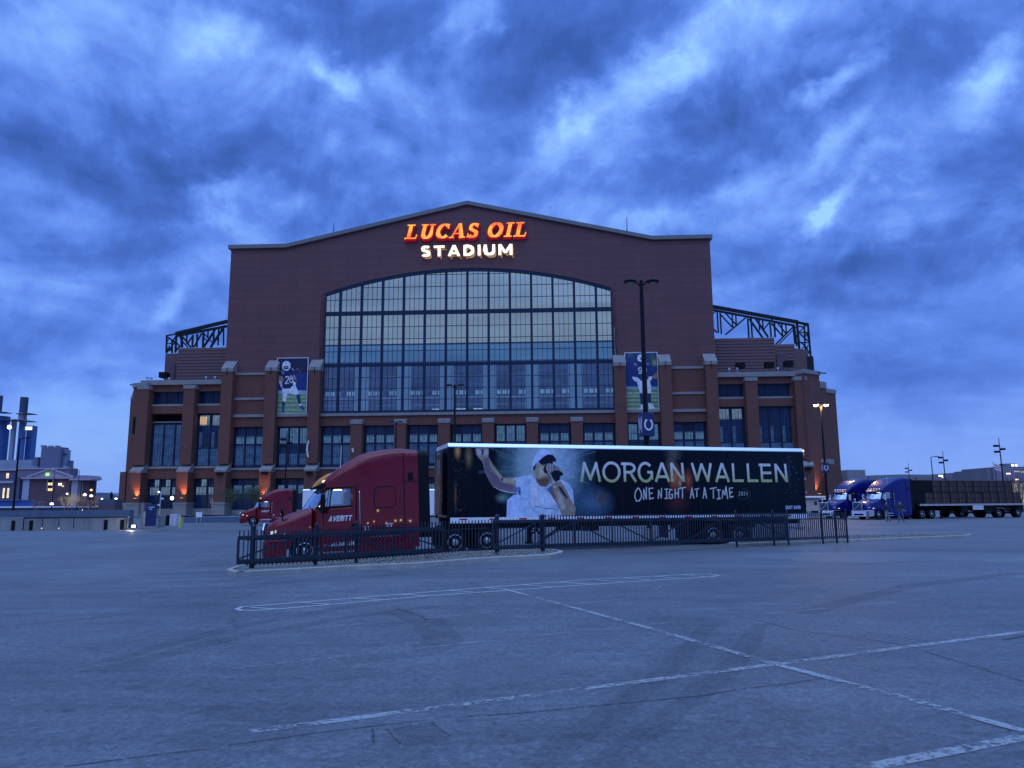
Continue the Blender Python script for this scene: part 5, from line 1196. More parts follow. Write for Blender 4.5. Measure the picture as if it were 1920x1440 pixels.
for k in range(26):
    a = rs_.uniform(-.3, math.pi + .3); l_ = rs_.uniform(150, 330); ww = rs_.uniform(4, 16); e = (c0[0] + math.cos(a) * l_ * 1.2, c0[1] - 10 + math.sin(a) * l_)
    n_ = (-math.sin(a) * ww, math.cos(a) * ww); A.poly([c0, (e[0] + n_[0], e[1] + n_[1]), (e[0] - n_[0], e[1] - n_[1])], (.35, .48, .55), 3, rs_.uniform(.06, .22))
A.glow(z8(520, 900)[0], z8(0, 900)[1], 60, 40, (.35, .55, .5), .7); A.glow(z8(2000, 900)[0], z8(0, 1000)[1], 160, 120, (.10, .20, .34), .8, 1)
for (px, py, rx, ry, c, am_) in ((855, 845, 26, 60, (.75, .38, .12), .9), (876, 855, 30, 90, (.35, .22, .10), .8), (851, 930, 10, 120, (.30, .16, .06), .6), (1265, 895, 60, 110, (.75, .20, .08), .85), (1290, 900, 45, 90, (.55, .12, .06), .8), (1258, 870, 50, 60, (.28, .20, .12), .7),
                                 (1262, 850, 75, 60, (.15, .15, .12), .8), (1270, 940, 110, 100, (.12, .03, .03), .7), (1125, 935, 70, 60, (.14, .09, .05), .8), (1275, 905, 18, 40, (.9, .5, .3), .7), (1480, 880, 18, 160, (.04, .05, .09), .8), (975, 960, 20, 20, (.1, .1, .1), .3)):
    q = am(px, py); A.glow(q[0], q[1], rx, ry, c, am_, 1.3)  # blurry glows, reflected orange lights included, are painted into the print
for k in range(40):
    q = am(rs_.uniform(1470, 1500), rs_.uniform(850, 950)); A.glow(q[0], q[1], 5, 7, (.22, .25, .4), rs_.uniform(.2, .8))
for k in range(30):
    q = am(rs_.uniform(846, 872), rs_.uniform(850, 960)); A.glow(q[0], q[1], 4, 9, (.4, .3, .22), rs_.uniform(.1, .5))
SH = (.56, .66, .78); SK = (.36, .28, .22)
A.poly(P8([(695, 575), (850, 535), (1000, 520), (1080, 600), (1120, 690), (1220, 715), (1320, 660), (1480, 600), (1610, 650), (1680, 760), (1700, 1000), (1720, 1260), (590, 1260), (600, 930), (700, 850), (760, 840), (740, 700)]), SH, 1)
A.poly(P8([(600, 930), (760, 840), (830, 860), (830, 1260), (590, 1260)]), (.60, .72, .98), 1)
A.poly(P8([(830, 560), (960, 560), (930, 1260), (830, 1260)]), (.44, .62, .86), 6, .7); A.poly(P8([(1120, 780), (1380, 760), (1420, 1000), (1120, 1010)]), (.72, .78, .92), 8, .7); A.poly(P8([(1500, 640), (1650, 720), (1680, 900), (1600, 850)]), (.45, .58, .82), 5, .8)
A.poly(P8([(740, 720), (815, 715), (815, 850), (760, 800)]), (.12, .30, .62), 1); A.poly(P8([(800, 730), (822, 730), (818, 850), (790, 840)]), (.02, .04, .10), 1)
for y in range(8):
    for x in range(3):
        q = z8(995 + x * 38 + (y % 2) * 18, 690 + y * 46); A.glow(q[0], q[1], 9, 9, (.92, .80, .92), .8, .8)
A.line(P8([(1050, 1030), (1250, 1070), (1350, 1070), (1450, 1100)]), 3.5, (.05, .10, .26), 1); A.line(P8([(980, 1060), (1100, 1130), (1300, 1200), (1450, 1230)]), 3, (.28, .42, .68), 1); A.line(P8([(950, 680), (985, 570)]), 3, (.05, .1, .22), 1); A.line(P8([(980, 700), (960, 900), (1000, 1060), (1080, 1160)]), 2.5, (.32, .48, .75), 1); A.line(P8([(1260, 820), (1290, 960)]), 3, (.5, .6, .8), 1)
arm = [(75, 90), (110, 75), (190, 70), (290, 75), (300, 130), (290, 220), (330, 300), (400, 420), (500, 520), (540, 570), (700, 565), (740, 620), (745, 810), (600, 790), (480, 760), (370, 700), (300, 600), (240, 480), (190, 300), (130, 240), (90, 180)]
A.line(P8([(200, 300), (250, 480), (310, 600), (380, 710), (490, 770), (610, 800), (740, 815)]), 4, (.8, .85, .85), 1)
A.poly(P8(arm), SK, 0); A.poly(P8([(200, 240), (300, 250), (400, 460), (500, 640), (740, 700), (745, 810), (480, 760), (370, 700), (300, 600), (240, 480)]), (.16, .11, .17), 4, .85); A.poly(P8([(540, 575), (700, 568), (735, 650), (530, 640)]), (.52, .45, .28), 3, .9); A.poly(P8([(300, 240), (330, 300), (500, 530), (520, 600), (400, 500), (320, 380)]), (.45, .40, .22), 3, .7); A.poly(P8([(500, 590), (530, 560), (535, 610), (510, 630)]), (.02, .02, .03), 1)
for x in (130, 175, 220): A.line(P8([(x - 10, 90), (x + 15, 140), (x + 5, 190)]), 3.5, (.03, .04, .08), 0)
A.poly(P8([(95, 110), (150, 90), (180, 160), (150, 220), (110, 180)]), (.55, .52, .55), 2, .8); A.poly(P8([(205, 120), (285, 90), (290, 180), (220, 215)]), (.55, .50, .50), 2, .8); A.poly(P8([(190, 90), (215, 120), (200, 200), (180, 160)]), (.02, .03, .06), 1)
A.poly(P8([(1080, 310), (1160, 350), (1240, 350), (1215, 430), (1260, 480), (1290, 500), (1300, 600), (1250, 640), (1170, 700), (1100, 690), (1060, 560), (1030, 440), (1050, 350)]), (.50, .44, .32), 1); A.poly(P8([(1025, 360), (1080, 305), (1070, 400), (1045, 460), (1022, 430)]), (.04, .025, .02), 1); A.poly(P8([(1070, 560), (1140, 590), (1290, 570), (1300, 660), (1240, 715), (1160, 712), (1100, 650)]), (.20, .10, .07), 3); A.poly(P8([(1190, 440), (1212, 365), (1262, 385), (1285, 440), (1262, 500), (1215, 490)]), (.03, .02, .03), 1); A.poly(P8([(1100, 350), (1200, 360), (1190, 420), (1110, 400)]), (.58, .52, .38), 3, .7)
A.line(P8([(1095, 650), (1140, 715), (1240, 735), (1330, 665)]), 4, (.72, .80, .95), 0)
A.poly(P8([(1005, 470), (1015, 320), (1060, 200), (1120, 115), (1190, 90), (1260, 110), (1310, 170), (1380, 215), (1412, 290), (1330, 250), (1250, 205), (1180, 250), (1090, 320), (1035, 380)]), (.62, .70, .98), 1); A.poly(P8([(1110, 305), (1180, 235), (1270, 182), (1350, 190), (1410, 265), (1400, 308), (1360, 300), (1345, 360), (1230, 352), (1160, 352)]), (.008, .012, .03), 1)
A.poly(P8([(1240, 345), (1300, 330), (1370, 350), (1450, 400), (1510, 450), (1480, 520), (1420, 620), (1340, 700), (1280, 580), (1290, 490), (1240, 430)]), (.40, .39, .37), 1); A.poly(P8([(1360, 350), (1450, 400), (1505, 450), (1450, 445), (1380, 440), (1330, 480)]), (.26, .26, .27), 2, .8); A.poly(P8([(1310, 490), (1380, 440), (1450, 445), (1525, 490), (1512, 530), (1475, 540), (1465, 600), (1400, 640), (1350, 580)]), (.008, .012, .025), 1)
A.poly(P8([(1330, 680), (1420, 630), (1480, 620), (1560, 740), (1640, 900), (1730, 1060), (1700, 1260), (1510, 1260), (1470, 1100), (1440, 1050), (1400, 900), (1330, 780)]), (.34, .26, .20), 1); A.poly(P8([(1430, 700), (1500, 720), (1600, 900), (1570, 910), (1480, 800)]), (.02, .025, .05), 3); A.poly(P8([(1430, 780), (1500, 860), (1560, 1050), (1500, 1100), (1440, 950)]), (.55, .50, .42), 4, .8); A.poly(P8([(1270, 770), (1330, 700), (1390, 870), (1450, 1040), (1400, 960)]), (.22, .10, .06), 2); A.line(P8([(1250, 322), (1232, 400), (1250, 480), (1300, 560), (1315, 620)]), 6, (.03, .02, .02), 1); A.line(P8([(1292, 340), (1282, 420), (1305, 500)]), 4, (.07, .05, .05), 0); A.line(P8([(1335, 345), (1322, 420), (1335, 480)]), 4, (.07, .05, .05), 0); A.line(P8([(1385, 365), (1365, 430)]), 4, (.06, .05, .05), 0); A.line(P8([(1430, 395), (1415, 440)]), 3.5, (.06, .05, .05), 0); A.glow(*z8(1385, 715), 9, 9, (1, .9, .7), .9, .8); A.poly(P8([(1250, 760), (1320, 690), (1340, 720), (1290, 800)]), (.12, .15, .25), 2)
# soft shading of cloth and skin
for k in range(70):
    x0, y0 = rs_.uniform(640, 1640), rs_.uniform(600, 1200); a = rs_.uniform(.9, 2.1); l_ = rs_.uniform(60, 200); dk = rs_.random() < .6
    if 1040 < x0 < 1330 and y0 < 740 or x0 > 1330 + (y0 - 700) * .2 and x0 < 1620: continue
    A.line(P8([(x0, y0), (x0 + math.cos(a) * l_ * .6, y0 + math.sin(a) * l_)]), rs_.uniform(3, 9), (.26, .36, .56) if dk else (.86, .90, .98), 3, rs_.uniform(.12, .35))
for pts_s, al in (([(1120, 690), (1330, 690), (1380, 860), (1250, 830)], .35), ([(740, 720), (830, 720), (850, 1000), (800, 900)], .3), ([(1380, 900), (1450, 1050), (1470, 1250), (1330, 1250)], .3)): A.poly(P8(pts_s), (.10, .18, .38), 9, al)
for pts_s, c_s, al in (([(1060, 330), (1150, 350), (1120, 560), (1060, 560)], (.22, .14, .10), .35), ([(1130, 560), (1260, 520), (1290, 600), (1180, 640)], (.14, .07, .05), .6), ([(1120, 420), (1180, 400), (1200, 520), (1140, 540)], (.66, .58, .42), .5), ([(1270, 500), (1330, 560), (1340, 700), (1290, 600)], (.10, .06, .05), .5), ([(1180, 340), (1260, 350), (1250, 378), (1180, 372)], (.05, .04, .05), .8)): A.poly(P8(pts_s), c_s, 4, al)
for k in range(60):
    x0, y0 = rs_.uniform(1060, 1290), rs_.uniform(540, 680); A.line(P8([(x0, y0), (x0 + rs_.uniform(-12, 12), y0 + rs_.uniform(14, 30))]), 1.6, (.05, .03, .02), 0, .35)
for k in range(1, 14): x_ = k * 1.22 / LX * AW; A.line([(x_, 0), (x_, AH)], 1.6, (.0, .0, .01), 0, .30); A.line([(x_ + 2.2, 0), (x_ + 2.2, AH)], 1.0, (.3, .35, .45), 0, .16)
# headline
lcol = lambda X_, Y_: (lambda k: np.stack([.70 - .22 * k, .69 - .19 * k, .67 - .46 * k], -1))(np.clip((300 - Y_) / 95, 0, 1))
gl_ = {'M': [[(.10, 0), (.25, 1)], [(.22, .97), (.52, .08)], [(.48, .08), (.78, .97)], [(.75, 1), (.92, 0)]], 'O': ['o'], 'R': [[(.0, .93), (.5, .93)], [(.22, 1), (.22, 0)], [(.5, .93), 'arcR'], [(.55, .5), (.93, 0)]],
       'A': [[(.07, 0), (.50, 1)], [(.50, 1), (.93, 0)], [(.2, .27), (.8, .27)]], 'N': [[(.1, 1), (.12, 0)], [(.1, .97), (.9, .05)], [(.85, 1), (.92, 0)]], 'W': [[(.06, 1), (.28, .04)], [(.26, .04), (.52, .97)], [(.50, .97), (.80, .04)], [(.78, .0), (.95, 1)]],
       'L': [[(.12, 1), (.14, 0)], [(.1, .07), (1, .07)]], 'E': [[(.0, .93), (.95, .93)], [(.2, 1), (.22, 0)], [(.2, .5), (.97, .5)], [(.18, .07), (1, .07)]]}
H0, H1 = 2.60, 3.41
def big_letter(ch, x0, x1):
    sx = lambda x: (x0 + (x1 - x0) * x) / LX * AW; sz = lambda z: (H0 + (H1 - H0) * z - Z0A) / (Z1A - Z0A) * AH; w_ = 17
    if ch == 'O' or ch == 'G':
        a0, a1 = (0, 360) if ch == 'O' else (42, 338)
        A.line([(sx(.5 + .44 * math.cos(R(a0 + (a1 - a0) * i / 30))), sz(.5 + .47 * math.sin(R(a0 + (a1 - a0) * i / 30)))) for i in range(31)], w_, lcol)
        if ch == 'G': A.line([(sx(.62), sz(.5)), (sx(.98), sz(.5))], w_, lcol); A.line([(sx(.92), sz(.5)), (sx(.92), sz(.12))], w_, lcol)
        return
    for s_ in gl_[ch]:
        if len(s_) == 2 and s_[1] == 'arcR': A.line([(sx(.5 + .36 * math.cos(R(90 - 180 * i / 14))), sz(.71 + .22 * math.sin(R(90 - 180 * i / 14)))) for i in range(15)] + [(sx(.2), sz(.49))], w_, lcol)
        else: A.line([(sx(a), sz(b)) for a, b in s_], w_, lcol)
for ch, a, b, f in (('M', 38, 410, 0), ('O', 425, 720, 0), ('R', 735, 990, 0), ('G', 1010, 1255, 0), ('A', 1280, 1535, 0), ('N', 1540, 1775, 0), ('W', 45, 362, 1), ('A', 405, 625, 1), ('L', 660, 835, 1), ('L', 885, 1058, 1), ('E', 1072, 1260, 1), ('N', 1305, 1500, 1)):
    fx = (lambda x: 1080 + x / 8.727) if f == 0 else (lambda x: 1290 + x / 8.0)
    big_letter(ch, TP(fx(a), 890)[0], TP(fx(b), 890)[0])
# hand-lettered subtitle
hw_ = {'O': [[(.5, 1), (.15, .75), (.0, .35), (.2, .0), (.6, .0), (.95, .3), (.9, .7), (.6, .98), (.4, 1)]], 'N': [[(.1, 0), (.25, .8)], [(.2, .85), (.75, .05)], [(.72, .05), (.85, 1)]], 'E': [[(.15, 0), (.1, .9)], [(.0, .95), (.9, 1)], [(.1, .5), (.75, .55)], [(.1, 0), (.95, .12)]], 'I': [[(.5, 0), (.5, .95)], [(.1, .95), (.95, .95)], [(.0, .0), (.9, .03)]],
       'G': [[(.85, .85), (.4, .95), (.1, .5), (.3, .05), (.8, .1), (.85, .45), (.45, .42)]], 'H': [[(.1, 0), (.15, .95)], [(.8, .05), (.85, 1)], [(.1, .5), (.85, .5)]], 'T': [[(.45, 0), (.5, .92)], [(.0, .88), (1, 1)]], 'A': [[(.05, 0), (.5, 1)], [(.5, 1), (.85, 0)], [(.2, .35), (.8, .38)]], 'M': [[(.0, 0), (.2, .8)], [(.2, .8), (.5, .3)], [(.5, .3), (.75, 1.15)], [(.75, 1.15), (.95, -.05)]], '2': [[(.1, .8), (.5, 1), (.8, .7), (.1, .0), (.9, .05)]], '0': [[(.5, 1), (.1, .6), (.3, .05), (.8, .2), (.8, .8), (.5, 1)]], '4': [[(.7, 0), (.65, 1), (.1, .35), (.95, .4)]]}
def hand(ch, x0, x1, z0, z1, w_, c):
    for s_ in hw_[ch]: A.line([((x0 + (x1 - x0) * a) / LX * AW, (z0 + (z1 - z0) * b - Z0A) / (Z1A - Z0A) * AH) for a, b in s_], w_, c)
for ch, a, b, zt_, zb_, f in (('O', 950, 1075, 735, 945, 0), ('N', 1085, 1165, 715, 930, 0), ('E', 1180, 1275, 735, 915, 0), ('N', 1325, 1415, 735, 910, 0), ('I', 1440, 1515, 745, 905, 0), ('G', 1505, 1590, 745, 915, 0), ('H', 1605, 1690, 740, 905, 0), ('T', 1680, 1805, 720, 910, 0),
                              ('A', 22, 98, 665, 830, 1), ('T', 95, 170, 680, 810, 1), ('A', 215, 290, 660, 830, 1), ('T', 325, 440, 665, 835, 1), ('I', 425, 500, 695, 835, 1), ('M', 505, 600, 670, 830, 1), ('E', 615, 690, 670, 815, 1)):
    fx = (lambda x: 1080 + x / 8.727) if f == 0 else (lambda x: 1290 + x / 8.0); fy = (lambda y: 830 + y / 8.727) if f == 0 else (lambda y: 830 + y / 8.0)
    x0, zt2 = TP(fx(a), fy(zt_)); x1, zb2 = TP(fx(b), fy(zb_)); hand(ch, x0, x1, zb2, zt2, 7.5, (.62, .62, .60))
for k, ch in enumerate('2024'):
    x0, zt2 = TP(1290 + (758 + k * 38) / 8, 830 + 728 / 8); x1, zb2 = TP(1290 + (790 + k * 38) / 8, 830 + 785 / 8); hand(ch, x0, x1, zb2, zt2, 4.5, (.36, .38, .32))
q = am(1290 + 832 / 8, 830 + 762 / 8); A.line([(q[0] + 48 * math.cos(R(a)), q[1] + 32 * math.sin(R(a))) for a in range(-70, 110, 12)], 2, (.12, .14, .14)); A.line([(q[0] + 48 * math.cos(R(a)), q[1] + 32 * math.sin(R(a))) for a in range(200, 290, 12)], 2, (.12, .14, .14))
x0, zt2 = TP(1474, 947.5); x1, zb2 = TP(1502, 953.5)
for qd in text_quads('DUST BARN', x0, x1, zb2, (zt2 - zb2), plain_letter, .22, 0, .05, .35): A.poly([(a / LX * AW, (b - Z0A) / (Z1A - Z0A) * AH) for a, b in qd], (.6, .65, .8))
A.grain(.05, 9, 4); A.grain(.10, 19, 14)
image_sheet('side_graphic', (.06, -.006, Z0A), (LX - .03, -.006, Z0A), (LX - .03, -.006, Z1A), (.06, -.006, Z1A), A.material('side_graphic_print', .2, .12), tr1)
# front end graphic
F = Art(200, 220, (.004, .007, .016))
F.glow(100, 60, 120, 80, (.16, .12, .06), .7)
for k in range(46): F.line([(rs_.uniform(15, 185), rs_.uniform(20, 110)), (rs_.uniform(15, 185), rs_.uniform(20, 110))], 1.2, (.30, .22, .12), 0, .4)
for x0_ in (-1, 1):
    F.line([(100 + x0_ * 44, 118), (100 + x0_ * 22, 190)], 8, (.62, .64, .62)); F.line([(100 + x0_ * 22, 190), (100, 128)], 8, (.62, .64, .62)); F.line([(100 + x0_ * 44, 112), (100 + x0_ * 22, 50)], 7, (.30, .27, .2)); F.line([(100 + x0_ * 22, 50), (100, 104)], 7, (.30, .27, .2))
for k in range(5): F.poly([(60 + k * 16, 206), (70 + k * 16, 206), (70 + k * 16, 215), (60 + k * 16, 215)], (.4, .42, .5))
image_sheet('front_graphic', (-.146, 2.2, 1.32), (-.146, .4, 1.32), (-.146, .4, 3.88), (-.146, 2.2, 3.88), F.material('front_graphic_print', .25, .15), tr1)

# ---- blue tractors and flatbeds with crates
yawb = R(20.4)
bl_mw = place_tractor(1647, 973.5, yawb)
# front near corner is hidden; slide so that the near front wheel stands at its place
gw = gpt(1650, 974.5); d_ = Vector((math.cos(yawb), math.sin(yawb), 0)); n_ = Vector((-d_.y, d_.x, 0)); ob = gw + d_ * 5.32 + n_ * 1.2
bl_mw = Matrix(((d_.x, n_.x, 0, ob.x), (d_.y, n_.y, 0, ob.y), (0, 0, 1, gw.z), (0, 0, 0, 1)))
blue1 = tractor('semi_tractor', 'nearer royal blue sleeper tractor with square chrome grille and chrome bumper', bl_mw, M_blue, 'box', 'royal blue sleeper tractors', lights=False)
bl2_mw = Matrix.Translation(n_ * 4.2 - d_ * .4) @ bl_mw
blue2 = copy_tree(blue1, 'farther royal blue sleeper tractor standing left beside the first, lit roof', mw=bl2_mw)
def flatbed(label, mw):
    t = thing('flatbed_trailer', label, 'trailer', mw=mw, group='flatbed trailers')
    MB().box(.2, 15.2, -1.28, 1.28, 1.40, 1.50).build('deck', mat('deck_boards', (.16, .12, .09), .8), t)
    MB().box(.2, 15.2, -1.31, -1.27, 1.33, 1.52).box(.2, 15.2, 1.27, 1.31, 1.33, 1.52).build('side_rail', mat('worn_alu_rail', (.5, .45, .42), .5, .3), t)
    MB().prism_y([(.3, 1.05), (3.6, 1.05), (4.4, .82), (11.4, .82), (12.0, 1.05), (15.1, 1.05), (15.1, 1.4), (.3, 1.4)], -.55, -.45).prism_y([(.3, 1.05), (3.6, 1.05), (4.4, .82), (11.4, .82), (12.0, 1.05), (15.1, 1.05), (15.1, 1.4), (.3, 1.4)], .45, .55).build('chassis', M_dark, t)
    for y in (-.85, .85): MB().box(3.4, 3.55, y - .07, y + .07, .1, 1.35).box(3.3, 3.65, y - .14, y + .14, .04, .1).build('landing_leg', M_dark, t)
    MB().box(7.6, 9.1, -1.3, -1.22, .88, 1.32).build('side_placard', mat('white_plastic', (.6, .62, .65), .5), t)
    for x in (11.4, 14.3):
        for s in (-1, 1): wheel(t, x, s * 1.24, s, w=.3); wheel(t, x, s * .92, s)
        MB().cyl((x, -1, .5), (x, 1, .5), .09).build('axle', M_dark, t)
        for s in (-1, 1): MB().box(x - .75, x + .75, min(s * .9, s * 1.26), max(s * .9, s * 1.26), 1.06, 1.10).build('fender', M_black, t)
    MB().box(6.0, 7.0, -1.2, -.6, .6, 1.3).box(9.4, 11.0, -1.15, -.6, .62, 1.3).build('tool_box', M_black, t)
    MB().box(15.2, 15.3, -1.2, 1.2, .6, 1.4).build('rear_bumper', M_alu, t)
    return t
fb_mw = bl_mw @ Matrix.Translation((-.2, 0, 0))
fb1 = flatbed('flatbed trailer loaded with brown crates behind the nearer blue tractor', fb_mw)
fb2 = copy_tree(fb1, 'flatbed trailer behind the farther blue tractor, mostly hidden', mw=bl2_mw @ Matrix.Translation((-.2, 0, 0)))
M_crate = mat('brown_crate_panel', (.065, .033, .026), .7, var=.3, vscale=1.2); M_crf = mat('crate_frame', (.014, .010, .014), .6)
M_crl = mat('crate_board_light', (.10, .06, .055), .7, var=.25)
def crate(label, mw):
    t = thing('crate', label, 'crate', mw=mw, group='brown crates stacked on the flatbed')
    MB().box(.04, 1.09, -1.18, 1.18, .04, 1.14).build('panel', M_crate, t)
    f = MB()
    for x in (0, 1.07): 
        for y in (-1.22, 1.16): f.box(x, x + .06, y, y + .06, 0, 1.2)
    for z in (0, .56, 1.14):
        f.box(.06, 1.07, -1.21, -1.15, z, z + .06); f.box(.06, 1.07, 1.15, 1.21, z, z + .06); f.box(0.01, .05, -1.16, 1.16, z, z + .06)
    f.build('frame', M_crf, t)
    for x in (.22, .5, .78): MB().box(x, x + .13, -1.20, -1.18, .07, 1.13).build('board', M_crl if rnd.random() < .5 else M_crate, t)
    return t
words_n = ['first', 'second', 'third', 'fourth', 'fifth', 'sixth', 'seventh', 'eighth', 'ninth', 'tenth', 'eleventh', 'twelfth', 'thirteenth']
c0_ = None
for lay in range(2):
    xs_ = [1.15 + 1.155 * k for k in range(12)] if lay == 0 else [2.25 + 1.155 * k for k in range(10)]
    for k, x in enumerate(xs_):
        mw = fb_mw @ Matrix.Translation((x, rnd.uniform(-.03, .03), 1.505 + lay * 1.21)) @ Matrix.Rotation(R(rnd.uniform(-.6, .6)), 4, 'Z')
        lab = '%s brown crate from the blue tractor in the %s row on the flatbed' % (words_n[k], 'bottom' if lay == 0 else 'top')
        if c0_ is None: c0_ = crate(lab, mw)
        else: copy_tree(c0_, lab, mw=mw)
tp = thing('tarp_stack', 'tall black tarped load between blue tractor and crates', 'tarp', mw=fb_mw)
MB().box(-.35, 2.2, -1.2, 1.2, 2.72, 3.95).box(-.35, 1.2, -1.19, 1.19, 1.51, 2.72).build('tarp', M_black, tp, bevel=.06)

# ------------------------------------------------------------------ fence and sliding gates
FA = gpt(445, 1066.5, .13); FB = gpt(1590, 1013, .12)
FD = Vector((FB.x - FA.x, FB.y - FA.y, 0)); FLEN = FD.length; FD.normalize(); FN = Vector((-FD.y, FD.x, 0))
def fpar(px, py=1000, off=0.0):
    d = ray(px, py); ox, oy = FA.x + FN.x * off, FA.y + FN.y * off
    # solve s: (ox+FD.x s)/(oy+FD.y s) = d.x/d.y
    k = d.x / d.y; return (k * oy - ox) / (FD.x - k * FD.y)
def fz(s):
    x = FA.x + FD.x * s; y = FA.y + FD.y * s; return gz(x, y) + .13
def fpt(s, off, z, ref=None): 
    return Vector((FA.x + FD.x * s + FN.x * off, FA.y + FD.y * s + FN.y * off, (fz(s) if ref is None else ref(s)) + z))
picket_mesh = None
def picket(parent, s, off, z0, z1, ref):
    mb = MB(); b = fpt(s, off, z0, ref); h = z1 - z0; w_ = .015
    X1 = FD * w_; Y1 = FN * w_
    vs = [b - X1 - Y1, b + X1 - Y1, b + X1 + Y1, b - X1 + Y1]; tp_ = [v + Vector((0, 0, h - .03)) for v in vs]; ap = b + Vector((0, 0, h))
    mb.add(vs + tp_ + [ap], [(0, 1, 5, 4), (1, 2, 6, 5), (2, 3, 7, 6), (3, 0, 4, 7), (4, 5, 8), (5, 6, 8), (6, 7, 8), (7, 4, 8)])
    return mb.build('picket', M_fence, parent)
def rail(mb, s0, s1, off, z, h, w, ref):
    n = max(1, int(abs(s1 - s0) / 2)) if ref is None else 1
    for i in range(n):
        a = s0 + (s1 - s0) * i / n; b = s0 + (s1 - s0) * (i + 1) / n
        p, q = fpt(a, off, z, ref), fpt(b, off, z, ref)
        vs = [v + FN * (k * w / 2) + Vector((0, 0, m * h / 2)) for v in (p, q) for k, m in ((-1, -1), (1, -1), (1, 1), (-1, 1))]
        mb.add(vs, [(0, 1, 2, 3), (7, 6, 5, 4), (0, 4, 5, 1), (1, 5, 6, 2), (2, 6, 7, 3), (3, 7, 4, 0)])
    return mb
def post(parent, s, off, h, r=.055, ref=None, ball=True, z0=-.2):
    b = fpt(s, off, z0, ref); t = fpt(s, off, h, ref); mb = MB(); mb.cyl(b, t, r, n=14)
    if ball: mb.lathe(t, (0, 0, 1), [(0, r * 1.25), (.03, r * 1.2), (.06, r * .8), (.08, r * .2)], 12)
    return mb.build('post', M_fence, parent, autosmooth=40)
def lin(s0, s1):
    a, b = fz(s0), fz(s1); return lambda s: a + (b - a) * (s - s0) / (s1 - s0)
# fixed fence behind the first gate
s0, s1 = fpar(462, 1000, .14), fpar(1017, 1000, .14)
ff = thing('picket_fence', 'fixed slate grey picket fence on the kerbed gravel island in front of the red tractor', 'fence', mw=Matrix.Identity(4), group='low picket fences')
for z in (.12, .80): rail(MB(), s0, s1, .14, z, .04, .03, None).build('rail', M_fence, ff)
n_ = int((s1 - s0) / .118)
for i in range(n_): picket(ff, s0 + (s1 - s0) * (i + .5) / n_, .14, .06, 1.08, None)
for px in (473, 592, 668, 932, 1018): post(ff, fpar(px, 1040, .14 if px < 900 else .1), .14 if px < 900 else .1, 1.17, .075 if px in (473, 932, 1018) else .05)
# first gate
def gate(label, pxa, pxb, off, zt, z_t, z_b, verts, diags, picket_px, rng_pick, hgt=.11, sp_=.118, npick=0, lift=0.0):
    t = thing('sliding_gate', label, 'gate', mw=Matrix.Identity(4), group='cantilever sliding gates')
    sa, sb = fpar(pxa, 1000, off), fpar(pxb, 1000, off); l0 = lin(sa, sb); ref = lambda s: l0(s) + lift
    rail(MB(), sa, sb, off, z_t, hgt, .07, ref).build('top_rail', M_fence, t, bevel=.01); rail(MB(), sa, sb, off, z_b, hgt + .02, .07, ref).build('bottom_rail', M_fence, t, bevel=.01)
    for v in verts:
        s = fpar(v, 1000, off); b = fpt(s, off, z_b + .06, ref); u = fpt(s, off, z_t - .05, ref); MB().beam(b, u, .06).build('upright', M_fence, t)
    for (a, za, b, zb) in diags:
        MB().beam(fpt(fpar(a, 1000, off), off, z_b + .08 if za == 0 else z_t - .07, ref), fpt(fpar(b, 1000, off), off, z_b + .08 if zb == 0 else z_t - .07, ref), .045).build('brace', M_fence, t)
    a, b = fpar(rng_pick[0], 1000, off), fpar(rng_pick[1], 1000, off); n = int((b - a) / sp_)
    for i in range(n + 1): picket(t, a + (b - a) * i / n, off - .045, z_b - .04, zt, ref)
    return t
g1_ = gate('long slate sliding gate in front of the red tractor cab', 446, 832, -.05, 1.10, .86, .19, (448, 552, 650, 742, 830), ((449, 0, 550, 1), (586, 0, 650, 1), (651, 1, 740, 0), (744, 1, 828, 0)), 0, (449, 829))
g2_ = gate('long slate sliding gate in front of the concert trailer, hanging over the driveway', 924, 1475, -.02, 1.22, 1.0, .16, (925, 1003, 1077, 1148, 1220, 1290, 1353, 1410, 1474), ((927, 0, 1002, 1), (1004, 0, 1075, 1), (1079, 1, 1146, 0), (1150, 1, 1218, 0), (1222, 0, 1288, 1), (1292, 0, 1351, 1), (1355, 1, 1408, 0), (1412, 1, 1472, 0)), 0, (1011, 1470))
# right fence
s0, s1 = fpar(1379, 1000, .2), fpar(1590, 1000, .2)
fr_ = thing('picket_fence', 'dark picket fence at the right end of the gate on the narrow island', 'fence', mw=Matrix.Identity(4), group='low picket fences')
for z in (.14, .92): rail(MB(), s0, s1, .2, z, .045, .035, None).build('rail', M_fence, fr_)
n_ = int((s1 - s0) / .12)
for i in range(n_): picket(fr_, s0 + (s1 - s0) * (i + .5) / n_, .2, .06, 1.2, None)
for px in (1381, 1451, 1478, 1543, 1569, 1589): post(fr_, fpar(px, 1010, .2), .2, 1.24, .042)

